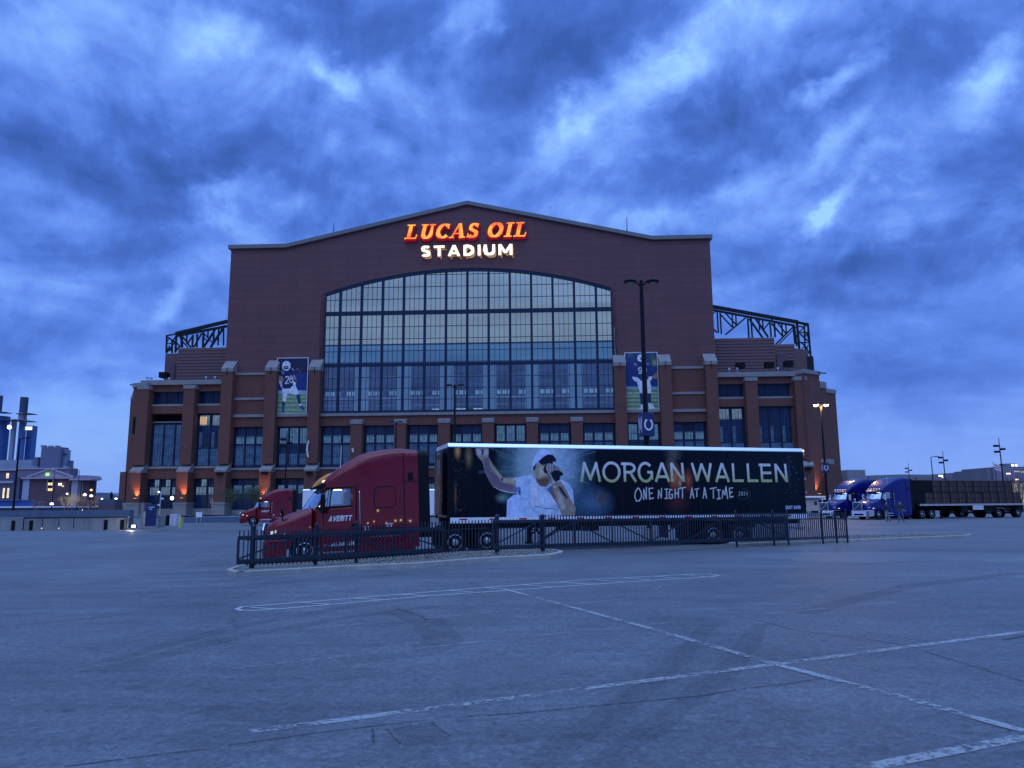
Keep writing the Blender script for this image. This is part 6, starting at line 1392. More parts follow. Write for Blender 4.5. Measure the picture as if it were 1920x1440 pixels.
# ------------------------------------------------------------------ lamp posts
def lamp_post(label, px_base, hpx, H, px_head, kind='double', signbox=None, lit=False, Yd=None, group='car park lamp posts', nm='lamp_post', r=.1):
    """hpx: photo y of the head; H: real height of the head above eye level"""
    d = ray(px_head, hpx); Yd = Yd or H * d.y / d.z; x = d.x / d.y * Yd; zt = EYE + d.z / d.y * Yd; zb = gz(x, Yd) if Yd < 150 else 0
    t = thing(nm, label, 'lamp post', (x, Yd, zb), group=group); h = zt - zb
    MB().cyl((0, 0, 0), (0, 0, h), r * 1.25, r * .75, 12).build('pole', M_pole, t, autosmooth=40); MB().cyl((0, 0, 0), (0, 0, .5), r * 2.6, r * 2.3, 14).build('base', M_conc, t, autosmooth=40)
    if kind == 'double':
        for s in (-1, 1):
            MB().tube([(0, 0, h - .35), (s * .16, 0, h - .22), (s * .32, -.04, h - .04), (s * .48, -.08, h)], .045, 8).build('arm', M_pole, t)
            hd_ = MB(); c = (s * .64, -.10, h - .08); hd_.lathe(c, (0, 0, 1), [(-.08, .22), (-.06, .33), (.02, .35), (.08, .26), (.13, .08)], 18); l_ = hd_.build('lamp_head', M_pole, t, autosmooth=40)
            MB().lathe((c[0], c[1], c[2] - (.27 if lit else .095)), (0, 0, 1), ([(0, .12), (.08, .25), (.18, .30)] if lit else [(0, .19), (.01, .2)]), 14).build('lens', M_lamp_w if lit else mat('lamp_lens', (.2, .22, .25), .2), l_)
    elif kind == 'single':
        MB().tube([(0, 0, h), (.12, 0, h + .12), (1.1, 0, h + .22)], .06, 8).build('arm', M_pole, t); MB().box(.75, 1.5, -.18, .18, h + .14, h + .28).build('lamp_head', M_pole, t, bevel=.04)
    elif kind == 'flood':
        MB().cyl((0, 0, h - .2), (0, 0, h + 1.2), .05).build('spike', M_pole, t)
        for k, (dx, dz) in enumerate(((-.5, 0), (-.45, -.9), (.4, -.5))):
            MB().box(dx - .3, dx + .3, -.3, .3, h + dz - .15, h + dz + .15).beam((0, 0, h + dz), (dx, 0, h + dz), .08).build('lamp_head', M_pole, t)
    if signbox:
        zc, w_, hh = signbox; sb = MB(); ang = 24 - math.degrees(math.atan2(x, Yd)); R45 = Matrix.Rotation(R(ang), 4, 'Z'); sb.box(-w_ / 2, w_ / 2, -w_ / 2, w_ / 2, zc - hh / 2, zc + hh / 2, M=R45); so = sb.build('sign_box', M_sblue, t, bevel=.02)
        # horseshoe on the right-hand face, letter on the left-hand face
        def face(pts_w, ang, name, m_):
            rt = Matrix.Rotation(R(ang), 4, 'Z'); mb = MB()
            for k, q in enumerate(pts_w): mb.add([rt @ Vector((a, -w_ / 2 - .004 - .0006 * (k % 3), b)) for a, b in q], [(0, 1, 2, 3)])
            mb.build(name, M_decal, so)
        hs_ = [(.21 * w_ / .65 * math.cos(R(a)), zc + .02 + .27 * hh / 1.25 * math.sin(R(a)) - .04, .085 * w_ / .65) for a in range(125, 416, 15)]
        face(ribbon(hs_) + ribbon([(hs_[0][0] - .07, hs_[0][1] + .03, .06), (hs_[0][0] + .06, hs_[0][1] + .03, .06)]) + ribbon([(hs_[-1][0] - .06, hs_[-1][1] + .03, .06), (hs_[-1][0] + .07, hs_[-1][1] + .03, .06)]), ang, 'horseshoe_emblem', M_decal)
        face([[(a * .85, b) for a, b in q] for q in text_quads('M', -w_ * .36, w_ * .36, zc - hh * .34, hh * .68, sans_letter, 0, 0, -.06)], ang - 90, 'sign_letter', M_decal)
    return t, (x, Yd, zt)
lamp_post('tallest black double lamp post with blue horseshoe sign box, in front of the right banner', 0, 526, 12.3, 1202, signbox=(5.95, .66, 1.25), r=.14)
_, Lp = lamp_post('lit double lamp post with glowing heads at the right corner of the stadium', 0, 757, 12.3, 1538.5, signbox=(5.95, .66, 1.25), lit=True, r=.14)
lamp_post('unlit double lamp post in front of the arched window, rising behind the concert trailer', 0, 721, 12.3, 853, r=.12)
lamp_post('small double lamp post behind the roof of the red tractor', 0, 790, 12.3, 743, r=.12)
lamp_post('slim dark pole with clustered lamps between the two red tractors', 0, 824, 9, 538, 'flood', r=.1)
lamp_post('tall single arm lamp post in front of the blue power plant', 0, 824, 10, 37, 'single', r=.14, group='street lamps at the edges')
lamp_post('single arm street lamp, second from the left behind the blue trucks', 0, 858, 9.5, 1745.5, 'single', Yd=150, group='street lamps at the edges')
lamp_post('floodlight mast with stacked heads just right of the single arm lamp', 0, 858, 9.5, 1768.5, 'flood', Yd=140, group='floodlight masts')
lamp_post('short floodlight mast above the nearer blue tractor', 0, 878, 9.5, 1703.5, 'flood', Yd=190, group='floodlight masts')
lamp_post('tallest floodlight mast beside the flag over the crate load', 0, 836, 9.5, 1874, 'flood', Yd=118, group='floodlight masts')
lamp_post('single arm street lamp cut by the right edge', 0, 840, 9.5, 1921, 'single', Yd=120, group='street lamps at the edges')
lamp_post('thin bare pole in front of the lit pediment', 0, 880, 9, 103, 'none', Yd=190, r=.09, group='thin poles', nm='utility_pole')
lamp_post('thin bare pole in front of the small gabled house', 0, 882, 9, 149, 'none', Yd=190, r=.09, group='thin poles', nm='utility_pole')
def spot(name, loc, aim, e, size, c, blend=.6, r=.15):
    d = bpy.data.lights.new(name, 'SPOT'); d.energy = e; d.spot_size = R(size); d.spot_blend = blend; d.color = c; d.shadow_soft_size = r
    o = bpy.data.objects.new(name, d); col.objects.link(o); o.location = loc; o.rotation_euler = (Vector(aim) - Vector(loc)).to_track_quat('-Z', 'Y').to_euler(); return o
for s in (-1, 1):
    d = bpy.data.lights.new('lamp_light', 'POINT'); d.energy = 1500; d.color = (1, .62, .26); d.shadow_soft_size = .35; o = bpy.data.objects.new('lamp_light', d); col.objects.link(o); o.location = (Lp[0] + s * .64, Lp[1] - .12, Lp[2] - .40)
# orange uplights on the buttresses
def uplight(label, px, py, w, e=1300):
    if w > -1.7:
        s_c, z_c = cham(px, py, (83.2, -2.2), DR); q_ = Pn(s_c, .9 if w < 0 else -.5); p = SMW @ Vector((q_[0], q_[1], z_c))
    else: p = SMW @ S(px, py, w)
    t = thing('uplight', label, 'uplight', (p.x, p.y, p.z), group='orange uplights on the buttresses')
    MB().box(-.35, .35, -.5, .1, -.15, .15).beam((0, .3, -.1), (0, -.2, -.1), .15).build('lamp_housing', M_black, t)
    MB().box(-.3, .3, -.45, .05, .152, .17).build('lamp_lens', emat('orange_lens', (1, .5, .2), 6), t)
    spot('uplight_beam', (p.x, p.y + .22, p.z + .2), (p.x, p.y + .62, p.z + 4), e * 2.2, 75, (1, .36, .12), 1.0, .08)
uplight('orange uplight on the leftmost corner buttress', 254, 936, -4.2)
uplight('orange uplight on the second buttress from the left, beside the blue sign', 341, 935, -4.4)
uplight('orange uplight behind the leafy tree and the farther red tractor', 490, 935, -4.4, 1500)
uplight('orange uplight above the guard booth at the right corner', 1525, 927, -1.6)
uplight('orange uplight just right of the lit lamp post pole', 1557, 928, 4.2, 1600)

# ------------------------------------------------------------------ walls, signs and small things at left
def gbox(name, label, cat, px0, px1, py0, py1, Yd, depth, m, parts=None, group=None, bev=.02):
    a = atY(px0, py1, Yd); b = atY(px1, py0, Yd)
    t = thing(name, label, cat, ((a.x + b.x) / 2, Yd, a.z), group=group); w_ = (b.x - a.x) / 2; h = b.z - a.z
    MB().box(-w_, w_, 0, depth, 0, h).build('body', m, t, bevel=bev)
    return t, w_, h
Yw = 76
wl = thing('retaining_wall', 'long low pale concrete wall with dark slots and a pipe railing at the left', 'wall', mw=Matrix.Identity(4))
a = atY(-80, 993, Yw); b = atY(238, 992.5, Yw); zt_ = atY(100, 971.5, Yw).z; zb_ = a.z - .3
xx = a.x; k = 0
while xx < b.x - .1:
    nx = min(xx + 4.1, b.x); MB().box(xx + .01, nx - .01, Yw, Yw + .4, zb_, zt_).build('wall_panel', M_conc, wl); xx = nx
MB().box(a.x, b.x, Yw - .03, Yw + .43, zt_, zt_ + .08).build('coping', M_kerb, wl)
for px in (25, 58.5, 198.5, 229): q = atY(px, 985, Yw); MB().box(q.x - .17, q.x + .17, Yw - .06, Yw - .002, zb_ + .2, zt_ - .2).build('slot', M_black, wl)
rl = MB(); x0 = atY(45, 972, Yw - .3).x; x1 = atY(238, 972, Yw - .3).x; zr = atY(100, 970.5, Yw).z
MB().tube([(x0, Yw - .3, zb_ + .2), (x0, Yw - .3, zr), (x1, Yw - .3, zr), (x1, Yw - .3, zb_ + .2)], .05).build('pipe_rail', M_pole, wl)
for px in (80, 111, 139): q = atY(px, 970, Yw - .3); MB().tube([(q.x, Yw - .3, zr), (q.x, Yw - .3, zb_ + .35)], .035).build('rail_post', M_pole, wl)
for px in (79, 111): q = atY(px, 990.5, Yw - .35); MB().lathe((q.x, Yw - .4, q.z), (0, -1, 0), [(0, .05), (.05, .05)], 8).build('small_lamp', M_lamp_s, wl)
tag(MB().box(-140, atY(243, 955, 82).x, 82, 83, -.6, 1.52).build('bank_wall', mat('dark_bank', (.10, .13, .18), .8, var=.2)), 'dark flat topped embankment wall above the pale concrete wall', 'wall')
q0 = atY(243, 992, 74); q1 = atY(335, 962, 92)
rw = thing('ramp_wall', 'pale concrete ramp wall behind the blue information sign', 'wall', mw=Matrix.Identity(4))
zz0 = q0.z - .3
for k in range(5):
    xa = q0.x + (q1.x - q0.x) * k / 5; xb = q0.x + (q1.x - q0.x) * (k + 1) / 5; ya = 78 + k * 1.2
    MB().box(xa + .01, xb - .01, ya, ya + .4, -.7, 1.35 - .03 * k).build('wall_panel', M_conc, rw)
MB().tube([(q0.x, 77.8, 1.5), (q1.x, 84, 1.4)], .04).build('rail', M_alu, rw)
fl, _, _ = gbox('floodlight', 'glowing ground floodlight at the foot of the concrete wall', 'floodlight', 246, 254, 985, 990, 75.3, .3, M_black)
MB().box(-.16, .16, -.03, -.002, .05, .25).build('lens', M_lamp_w, fl)
qf = atY(250, 987, 75.3); d = bpy.data.lights.new('flood_glow', 'POINT'); d.energy = 90; d.color = (1, .9, .62); d.shadow_soft_size = .1; o = bpy.data.objects.new('flood_glow', d); col.objects.link(o); o.location = (qf.x, 74.9, qf.z + .15)
sgn, w_, h = gbox('information_sign', 'dark blue upright sign slab with small white writing at the wall end', 'sign', 271, 292, 946, 988, 73, .35, M_sblue)
sm = MB()
for row, (x0, x1, n) in enumerate(((-.55, .8, 9), (-.3, .35, 5))):
    z = h * (.86 - .09 * row)
    for i in range(n):
        x = w_ * (x0 + (x1 - x0) * i / n); ww = w_ * (x1 - x0) / n * .7
        if row == 0 and i == 1: continue
        sm.quad((x, -.004, z), (x + ww, -.004, z), (x + ww, -.004, z + .085), (x, -.004, z + .085))
sm.build('sign_lines', M_decal, sgn)
MB().box(-w_ - .12, w_ + .12, -.1, .45, -.1, .06).build('base', M_conc, sgn)
gbox('concrete_block', 'square concrete block right of the blue sign', 'block', 295, 306, 966, 989, 74, .6, M_conc)
cage, w_, h = gbox('utility_cage', 'dark open equipment cage between concrete block and white cabinet', 'cage', 307.5, 316, 966, 986, 75, .8, M_dark)
gbox('utility_cabinet', 'pale grey utility cabinet left of the yellow bollard', 'cabinet', 317, 331.5, 964, 986, 74.5, .7, mat('pale_cabinet', (.55, .55, .6), .5))
q = atY(337, 988, 74); t = thing('bollard', 'yellow steel bollard beside the pale cabinet', 'bollard', (q.x, 74, q.z)); MB().lathe((0, 0, -.1), (0, 0, 1), [(0, .11), (1.05, .11), (1.12, .06), (1.14, .01)], 14).build('post', mat('yellow_paint', (.55, .5, .03), .5), t, autosmooth=40)
bar, w_, h = gbox('barricade', 'white road barricade panel in front of the stadium base', 'barricade', 367, 379, 960.5, 970, 105, .06, M_white)
MB().box(-w_ + .1, -w_ + .18, -.02, .1, -.8, 0).box(w_ - .18, w_ - .1, -.02, .1, -.8, 0).build('leg', M_alu, bar)
tag(MB().box(atY(345, 960, 110).x, atY(560, 960, 110).x, 110, 128, -.6, .42).build('service_bank', mat('dark_bank', (.10, .13, .18), .8)), 'low dark paved bank in front of the stadium doors', 'bank')
pl_, _, _ = gbox('camera_pole', 'thin pole with white camera heads above the concrete block', 'pole', 299.5, 300.6, 922, 968, 75, .05, M_alu)
for dz, dx in ((2.2, -.15), (1.6, .2), (1.0, -.1)): MB().box(dx - .09, dx + .09, -.1, .1, dz, dz + .16).build('camera_head', M_white, pl_)
MB().lathe((-.15, 0, 2.33), (0, -1, 0), [(.1, .07), (.14, .07)], 8).build('lamp', M_lamp_c, pl_)
qd = atY(323, 934, 150); dl = thing('door_lamp', 'bright round lamp at the stadium doors left of the second uplight', 'lamp', (qd.x, 180, atY(323, 934, 180).z)); qd = atY(323, 934, 180); dl.location = (qd.x, 180, qd.z)
MB().lathe((0, 0, 0), (0, -1, 0), [(0, .2), (.15, .42), (.3, .3), (.35, .05)], 12).build('globe', M_lamp_c, dl)
# orange hoop behind the tractor
oh = thing('orange_hoop', 'orange curved tube arching up behind the red tractor windshield', 'hoop', mw=Matrix.Identity(4))
cc = atY(643, 930, 95); pts_ = []
for k in range(21):
    a = R(180 - 180 * k / 20); pts_.append((cc.x + 3.75 * math.cos(a), 95, cc.z + 2.7 * math.sin(a)))
mbh = MB(); mbh.loft([[(p_[0] + .34 * math.cos(b_) * math.cos(R(180 - 9 * i)), p_[1] + .34 * math.sin(b_), p_[2] + .34 * math.cos(b_) * math.sin(R(180 - 9 * i))) for b_ in [2 * math.pi * j / 10 for j in range(10)]] for i, p_ in enumerate(pts_)])
mbh.build('tube', mat('orange_plastic', (.75, .28, .05), .4), oh, smooth=True)
pn = thing('wall_pennant', 'pale curved banner strip hanging on the buttress left of the arched window', 'pennant', mw=SMW); P_ = [S(*p_, -3.2) for p_ in ((578.5, 826), (576, 834), (575, 843), (576, 851), (578, 857))]
mb = MB()
for a, b in zip(P_[:-1], P_[1:]): mb.beam((a.x, -3.0, a.z), (b.x, -3.0, b.z), .45, .12)
mb.build('cloth', mat('pale_cloth', (.6, .52, .52), .8), pn)
for P2 in ([S(*p_, -3.0) for p_ in ((661, 840), (662, 848))],): 
    pn2 = thing('wall_pennant', 'tiny hanging ornament on the first short buttress of the window wall', 'pennant', mw=SMW); MB().beam((P2[0].x, -3, P2[0].z), (P2[1].x, -3, P2[1].z), .5, .1).build('cloth', MATS['pale_cloth'], pn2)
# guard booth
bt, w_, h = gbox('guard_booth', 'small grey guard booth with white eave behind the right end of the trailer', 'booth', 1512, 1535, 933, 958, 110, 3, mat('booth_grey', (.34, .36, .36), .8))
MB().box(-w_ - .3, w_ + 1.0, -.6, 3.3, h, h + .22).build('roof', M_white, bt); MB().box(.25, .62, -.03, -.002, h * .42, h * .72).build('window', M_sblue, bt)
bt2, w_, h = gbox('gate_shelter', 'dark open shelter with a light inside, right of the guard booth', 'shelter', 1536, 1549, 937, 962, 112, 3, M_dark)
MB().box(-w_ - .2, w_ + .3, -.8, 3.3, h, h + .2).build('roof', M_white, bt2); MB().box(-.2, .5, -.05, -.002, .9, 1.35).build('lamp', M_lamp_s, bt2)

# ------------------------------------------------------------------ people by the blue tractor
def person(label, px, py, yaw, top_c, leg_c, pose):
    g = gpt(px, py); t = thing('person', label, 'person', (g.x, g.y, g.z), R(yaw), group='men talking beside the blue tractor')
    J = {'pelvis': (0, 0, .95, .135), 'belly': (0, -.01, 1.12, .14), 'chest': (0, 0, 1.34, .155), 'neck': (0, 0, 1.50, .06), 'head1': (0, -.01, 1.60, .085), 'head2': (0, -.01, 1.70, .09), 'head3': (0, 0, 1.76, .06)}
    E_ = [('pelvis', 'belly'), ('belly', 'chest'), ('chest', 'neck'), ('neck', 'head1'), ('head1', 'head2'), ('head2', 'head3')]
    for s, n in ((-1, 'l'), (1, 'r')):
        sp_ = pose['stance'][0 if s < 0 else 1]
        J['hip' + n] = (s * .10, 0, .90, .10); J['knee' + n] = (s * .13 + sp_[0] * .5, -.02 + sp_[1] * .5, .50, .068); J['ank' + n] = (s * .14 + sp_[0], sp_[1], .09, .045); J['toe' + n] = (s * .15 + sp_[0], sp_[1] - .18, .035, .038)
        E_ += [('pelvis', 'hip' + n), ('hip' + n, 'knee' + n), ('knee' + n, 'ank' + n), ('ank' + n, 'toe' + n)]
        J['sh' + n] = (s * .19, 0, 1.42, .07); a = pose['arms'][0 if s < 0 else 1]; J['el' + n] = (*a[0], .05); J['wr' + n] = (*a[1], .034); J['ha' + n] = (*a[2], .04)
        E_ += [('chest', 'sh' + n), ('sh' + n, 'el' + n), ('el' + n, 'wr' + n), ('wr' + n, 'ha' + n)]
    names = list(J); me = bpy.data.meshes.new('body'); me.from_pydata([J[k][:3] for k in names], [(names.index(a), names.index(b)) for a, b in E_], [])
    o = bpy.data.objects.new('tmp', me); col.objects.link(o); o.modifiers.new('s', 'SKIN'); sv = me.skin_vertices[0].data
    for i, k in enumerate(names): sv[i].radius = (J[k][3], J[k][3]); sv[i].use_root = (k == 'pelvis')
    sb = o.modifiers.new('ss', 'SUBSURF'); sb.levels = 2; sb.render_levels = 2
    dg = bpy.context.evaluated_depsgraph_get(); dg.update(); m2 = bpy.data.meshes.new_from_object(o.evaluated_get(dg)); bpy.data.objects.remove(o)
    m2.name = 'body'; m2.materials.clear()
    for m_ in (top_c, leg_c, mat('skin', (.45, .27, .2), .6), mat('dark_hair', (.03, .025, .02), .8), M_black): m2.materials.append(m_)
    for f in m2.polygons:
        c = f.center; 
        if c.z > 1.53: f.material_index = 3 if (c.y > .0 or c.z > 1.72) else 2
        elif c.z < .12: f.material_index = 4
        elif c.z < .95 and abs(c.x) < .27: f.material_index = 1
        elif any((Vector(J[k][:3]) - c).length < .075 for k in ('hal', 'har')): f.material_index = 2
        f.use_smooth = True
    b = bpy.data.objects.new('body', m2); col.objects.link(b); b.parent = t; return t
person('man in dark top and light trousers standing left by the blue tractor wheel', 1664, 978, 35, mat('dark_jacket', (.02, .022, .03), .8), mat('khaki', (.26, .25, .2), .8), {'stance': ((-.08, 0), (.10, -.05)), 'arms': (((-.30, .02, 1.18), (-.26, -.12, 1.0), (-.24, -.16, .94)), ((.32, -.02, 1.2), (.42, -.18, 1.05), (.46, -.24, 1.02)))})
person('man in dark top and jeans standing right, hands at his waist', 1690, 978.5, -20, MATS['dark_jacket'], mat('jeans', (.07, .09, .16), .8), {'stance': ((-.05, 0), (.06, 0)), 'arms': (((-.36, .0, 1.2), (-.22, -.12, 1.06), (-.16, -.15, 1.05)), ((.36, .0, 1.2), (.22, -.12, 1.06), (.16, -.15, 1.05)))})

# ------------------------------------------------------------------ far left: power plant, brick buildings, trees
def fbx(name, par, px0, px1, py0, py1, Yd, dep, m, **k):
    a = atY(px0, py1, Yd); b = atY(px1, py0, Yd); return MB().box(a.x, b.x, Yd, Yd + dep, a.z, b.z).build(name, m, par, **k)
I4 = Matrix.Identity(4)
M_pb = mat('plant_blue', (.05, .13, .33), .55, var=.15, vscale=.1); M_pg = mat('plant_grey', (.26, .30, .38), .7, var=.12, vscale=.1); M_pd = mat('plant_dark', (.035, .06, .11), .7)
pp = thing('power_plant', 'blue power plant with thick chimney stacks on the far left skyline', 'power plant', mw=I4)
Yp = 420
def silo(px0, px1, py0, py1, m, nm='silo', dy=0):
    a = atY(px0, py1, Yp + dy); b = atY(px1, py0, Yp + dy); r = (b.x - a.x) / 2; MB().cyl((a.x + r, Yp + dy, a.z), (a.x + r, Yp + dy, b.z), r, n=28).build(nm, m, pp, autosmooth=40)
silo(-28, 17, 781, 870, M_pb); silo(15, 32, 786, 870, M_pg); silo(30, 50, 786, 870, M_pb); fbx('boiler_house', pp, 44, 62.5, 798, 870, Yp + 4, 4, M_pb); fbx('boiler_house', pp, -60, 60, 862, 925, Yp - 6, 4, M_pg)
silo(36.5, 53, 745, 775, M_pd, 'stack', -3); silo(34.5, 50, 774, 789, mat('pale_pink_band', (.42, .36, .44), .7), 'stack_band', -3); silo(-6, 5.5, 742, 773, M_pd, 'stack', -3)
for (x0, x1, y) in ((29, 57, 774.5), (28, 56, 788.5), (-8, 9.5, 772), (-20, 40, 787)): fbx('platform', pp, x0, x1, y, y + 1.4, Yp - 7, 6, M_pd)
fbx('lit_sign', pp, 47.5, 59.5, 800, 806, Yp - 1, .5, emat('sign_glow', (.95, 1, .75), 1.5)); q = atY(18.5, 801, Yp - 14); MB().lathe(q, (0, -1, 0), [(0, .9), (.5, 1.1), (.9, .3)], 10).build('lamp', M_lamp_c, pp)
M_gb = mat('grey_block', (.15, .16, .24), .8, var=.1, vscale=.1)
gbk = thing('office_block', 'plain grey stepped block rising behind the brick building', 'building', mw=I4); Yg = 380
fbx('wall', gbk, 71, 114, 838, 915, Yg, 7, M_gb); fbx('wing', gbk, 112, 124.5, 843, 915, Yg + 3, 4, M_pg); fbx('wing', gbk, 124.5, 130, 863, 915, Yg + 5, 4, M_gb); fbx('wing', gbk, 58, 71.5, 857, 915, Yg + 2, 4, M_gb); fbx('cornice', gbk, 111, 125, 850, 852.5, Yg + 2.5, 1, M_pd)
M_fb = mat('dark_brick_far', (.13, .075, .085), .85, var=.2, vscale=.3); M_ft = mat('pale_trim', (.42, .36, .40), .8, var=.1)
bb = thing('brick_hall', 'brick hall with lit pediment and glowing arched window', 'building', mw=I4); Yb = 300
fbx('wall', bb, 40, 131, 896, 950, Yb, 8, M_fb); fbx('side_wall', bb, 40, 56, 898, 938, Yb - .4, .4, mat('pale_stucco', (.36, .40, .48), .8)); fbx('cornice', bb, 38, 136, 894.5, 898, Yb - 1.2, 2, M_ft)
a, b, c = atY(56, 894.5, Yb), atY(134, 894.5, Yb), atY(95, 881, Yb); MB().prism_y([(a.x, a.z), (b.x, b.z), (c.x, c.z)], Yb, Yb + 1).build('pediment', M_ft, bb)
a2, b2, c2 = atY(52, 894.5, Yb), atY(139, 894.5, Yb), atY(95, 878.5, Yb); MB().beam((a2.x, Yb - .3, a2.z), (c2.x, Yb - .3, c2.z), .6).beam((c2.x, Yb - .3, c2.z), (b2.x, Yb - .3, b2.z), .6).build('raking_cornice', M_ft, bb)
fbx('attic', bb, 30, 131, 878, 895, Yb + 4, 6, mat('attic_brown', (.20, .17, .22), .8)); fbx('attic_cornice', bb, 28, 128, 877, 880, Yb + 3.6, 6, M_ft)
fbx('window_surround', bb, 87, 101, 897.5, 920, Yb - .35, .3, M_ft); fbx('window', bb, 89.5, 98, 899, 905, Yb - .45, .1, M_black)
for y in (905, 915.5): 
    for x in (90, 94.5): fbx('lit_pane', bb, x, x + 3.4, y, y + 5, Yb - .5, .08, emat('yellow_window', (1, .80, .36), 1.3))
fbx('window', bb, 89.5, 98, 910, 915.5, Yb - .46, .1, M_black); fbx('downlight', bb, 85, 92, 886.5, 892.5, Yb - .5, .3, emat('green_glow', (.45, .9, .30), 1.1)); fbx('wall_lamp', bb, 109, 115, 906, 910, Yb - .6, .3, emat('wall_lamp_glow', (1, .95, .9), 2))
fbx('wall_lamp', bb, 116, 118.5, 910.5, 912.5, Yb - .6, .3, emat('wall_lamp_glow2', (1, .8, .6), 1.5))
lw = thing('brick_wing', 'long dark building with lit windows at the left edge', 'building', mw=I4)
fbx('wall', lw, -60, 40, 880, 950, Yb + 6, 8, mat('slate_brick', (.10, .10, .16), .8)); fbx('cornice', lw, -60, 40, 878, 883, Yb + 5.4, 1, M_ft); fbx('string_course', lw, -60, 25, 901.5, 906.5, Yb + 5.5, 1, M_ft)
for (x0, x1, y0, y1) in ((11, 17, 887, 897), (4, 9.3, 915, 934), (12, 17.6, 915, 934), (-9, -3, 915, 934)): 
    w__ = fbx('window', lw, x0 - 1, x1 + 1, y0 - 1, y1 + 1, Yb + 5.8, .2, M_black); fbx('lit_pane', w__, x0, x1, y0, y1, Yb + 5.6, .1, interior_mat('lit_hall', (.85, .72, .62), .5, .5, .4))
for x, y0_, w__ in ((76, 834.5, 6), (90, 835.5, 5), (103, 835, 4)): fbx('roof_unit', gbk, x, x + w__, y0_, 838.2, Yg + 2, 3, M_pg)
for x, w__ in ((60, 4), (118, 5)): fbx('roof_unit', bb, x, x + w__, 874, 878, Yb + 6, 3, M_pg)
hs = thing('gabled_house', 'small brick house with pale corner bays beside the brick hall', 'house', mw=I4); Yh = 280
fbx('wall', hs, 131, 149, 899, 950, Yh, 5, M_ft); fbx('wall', hs, 149, 168, 900, 950, Yh + 1, 5, M_fb); fbx('cornice', hs, 129, 171, 897.5, 900.5, Yh - 1, 6, M_ft); a, b = atY(137, 898, Yh), atY(165, 898, Yh); a3 = atY(142, 891, Yh); b3 = atY(161, 891, Yh)
MB().prism_y([(a.x, a.z), (b.x, b.z), (b3.x, b3.z), (a3.x, a3.z)], Yh + 1, Yh + 10).build('roof', mat('mauve_roof', (.25, .22, .30), .8), hs)
for x in (148.5, 152.5): fbx('window', hs, x, x + 2.2, 904, 930, Yh - .1, .3, M_white)
fbx('chimney', hs, 168, 171, 907, 915, Yh + 3, 3, M_fb)
cn = thing('low_shelter', 'long low blue walled shelter with pale base line at the left edge', 'shelter', mw=I4); fbx('wall', cn, -60, 46, 938.5, 949, 230, 6, mat('shelter_blue', (.02, .10, .36), .6)); fbx('roof', cn, -60, 38, 937, 938.6, 229.5, 7, M_ft); fbx('base', cn, -60, 60, 949, 951, 229.8, 6, M_white)
gr_ = thing('low_roof_building', 'low building with wide grey sloping roof left of the stadium corner', 'building', mw=I4); a, b = atY(172, 935, 330), atY(240, 937, 330); c = atY(186, 923.5, 330); c2 = atY(205, 924, 330)
MB().prism_y([(a.x, a.z - 3), (b.x, b.z - 3), (b.x, b.z), (c2.x, c2.z), (c.x, c.z), (a.x, c.z - .3)], 330, 350).build('roof', mat('slate_roof', (.16, .20, .27), .8), gr_)
st_, w_, h = gbox('statue', 'dark statue on a wide brick and stone pedestal left of the stadium', 'statue', 183, 216, 947, 957, 150, 3, M_fb)
MB().box(-w_ + .05, w_ - .05, .1, 2.9, h, h + 1.15).build('plinth', mat('dark_stone', (.06, .08, .12), .6), st_); 
fg = MB(); zb2 = h + 1.15; fg.loft([[(-.2, 1.3, zb2), (.25, 1.3, zb2), (.25, 1.7, zb2), (-.2, 1.7, zb2)], [(-.14, 1.35, zb2 + .6), (.2, 1.35, zb2 + .6), (.2, 1.65, zb2 + .6), (-.14, 1.65, zb2 + .6)], [(-.26, 1.3, zb2 + .95), (.26, 1.3, zb2 + .95), (.26, 1.7, zb2 + .95), (-.26, 1.7, zb2 + .95)], [(-.08, 1.4, zb2 + 1.15), (.1, 1.4, zb2 + 1.15), (.1, 1.6, zb2 + 1.15), (-.08, 1.6, zb2 + 1.15)]]); fg.lathe((.01, 1.5, zb2 + 1.12), (0, 0, 1), [(0, .08), (.08, .16), (.22, .17), (.32, .06)], 10); fg.beam((.2, 1.4, zb2 + .9), (.32, 1.0, zb2 + .7), .12)
fg.build('figure', M_black, st_, autosmooth=50)
tag(MB().box(atY(-80, 950, 222).x, atY(236, 950, 222).x, 222, 226, -1, atY(100, 951.3, 222).z).build('distant_verge', mat('dark_verge', (.03, .04, .06), .9, var=.3, vscale=.3)), kind='structure')
# street lamps as glowing globes on posts
def globe(label, px, py, Yd, r, m=M_lamp_c, h=5, grp='glowing street lamps at the left'):
    q = atY(px, py, Yd); t = thing('street_lamp', label, 'street lamp', (q.x, Yd, q.z - h), group=grp); MB().cyl((0, 0, 0), (0, 0, h), .08, .05, 8).build('pole', M_pole, t); MB().lathe((0, 0, h - r * .6), (0, 0, 1), [(0, r * .4), (r * .4, r), (r, r * .9), (r * 1.5, r * .2)], 12).build('globe', m, t, smooth=True)
M_lp = emat('lamp_pinkwhite', (1, .85, .78), 2.2); M_lo = emat('lamp_orange', (1, .45, .22), 2.5)
globe('bright white street lamp left of the thin pole by the house', 97, 945, 200, .42, M_lamp_c, 4.2); globe('bright street lamp above the lit bush top', 126, 926, 210, .32, M_lp, 5)
globe('bright pinkish street lamp right of the house', 159, 928, 200, .46, M_lp); globe('pinkish street lamp, second right of the house', 171, 930, 190, .42, M_lp); globe('orange glowing lamp at the house corner', 171, 919, 230, .40, M_lo, 7)
globe('small street lamp just left of the statue', 191, 935.5, 200, .25, M_lamp_c); globe('street lamp right of the statue', 217.5, 936, 190, .34, M_lamp_c); globe('orange glow lamp at the foot of the stadium corner', 220.5, 953, 180, .30, M_lo, 1.4); globe('small low white lamp on the embankment wall', 154.5, 957, 90, .07, M_lamp_c, .5)
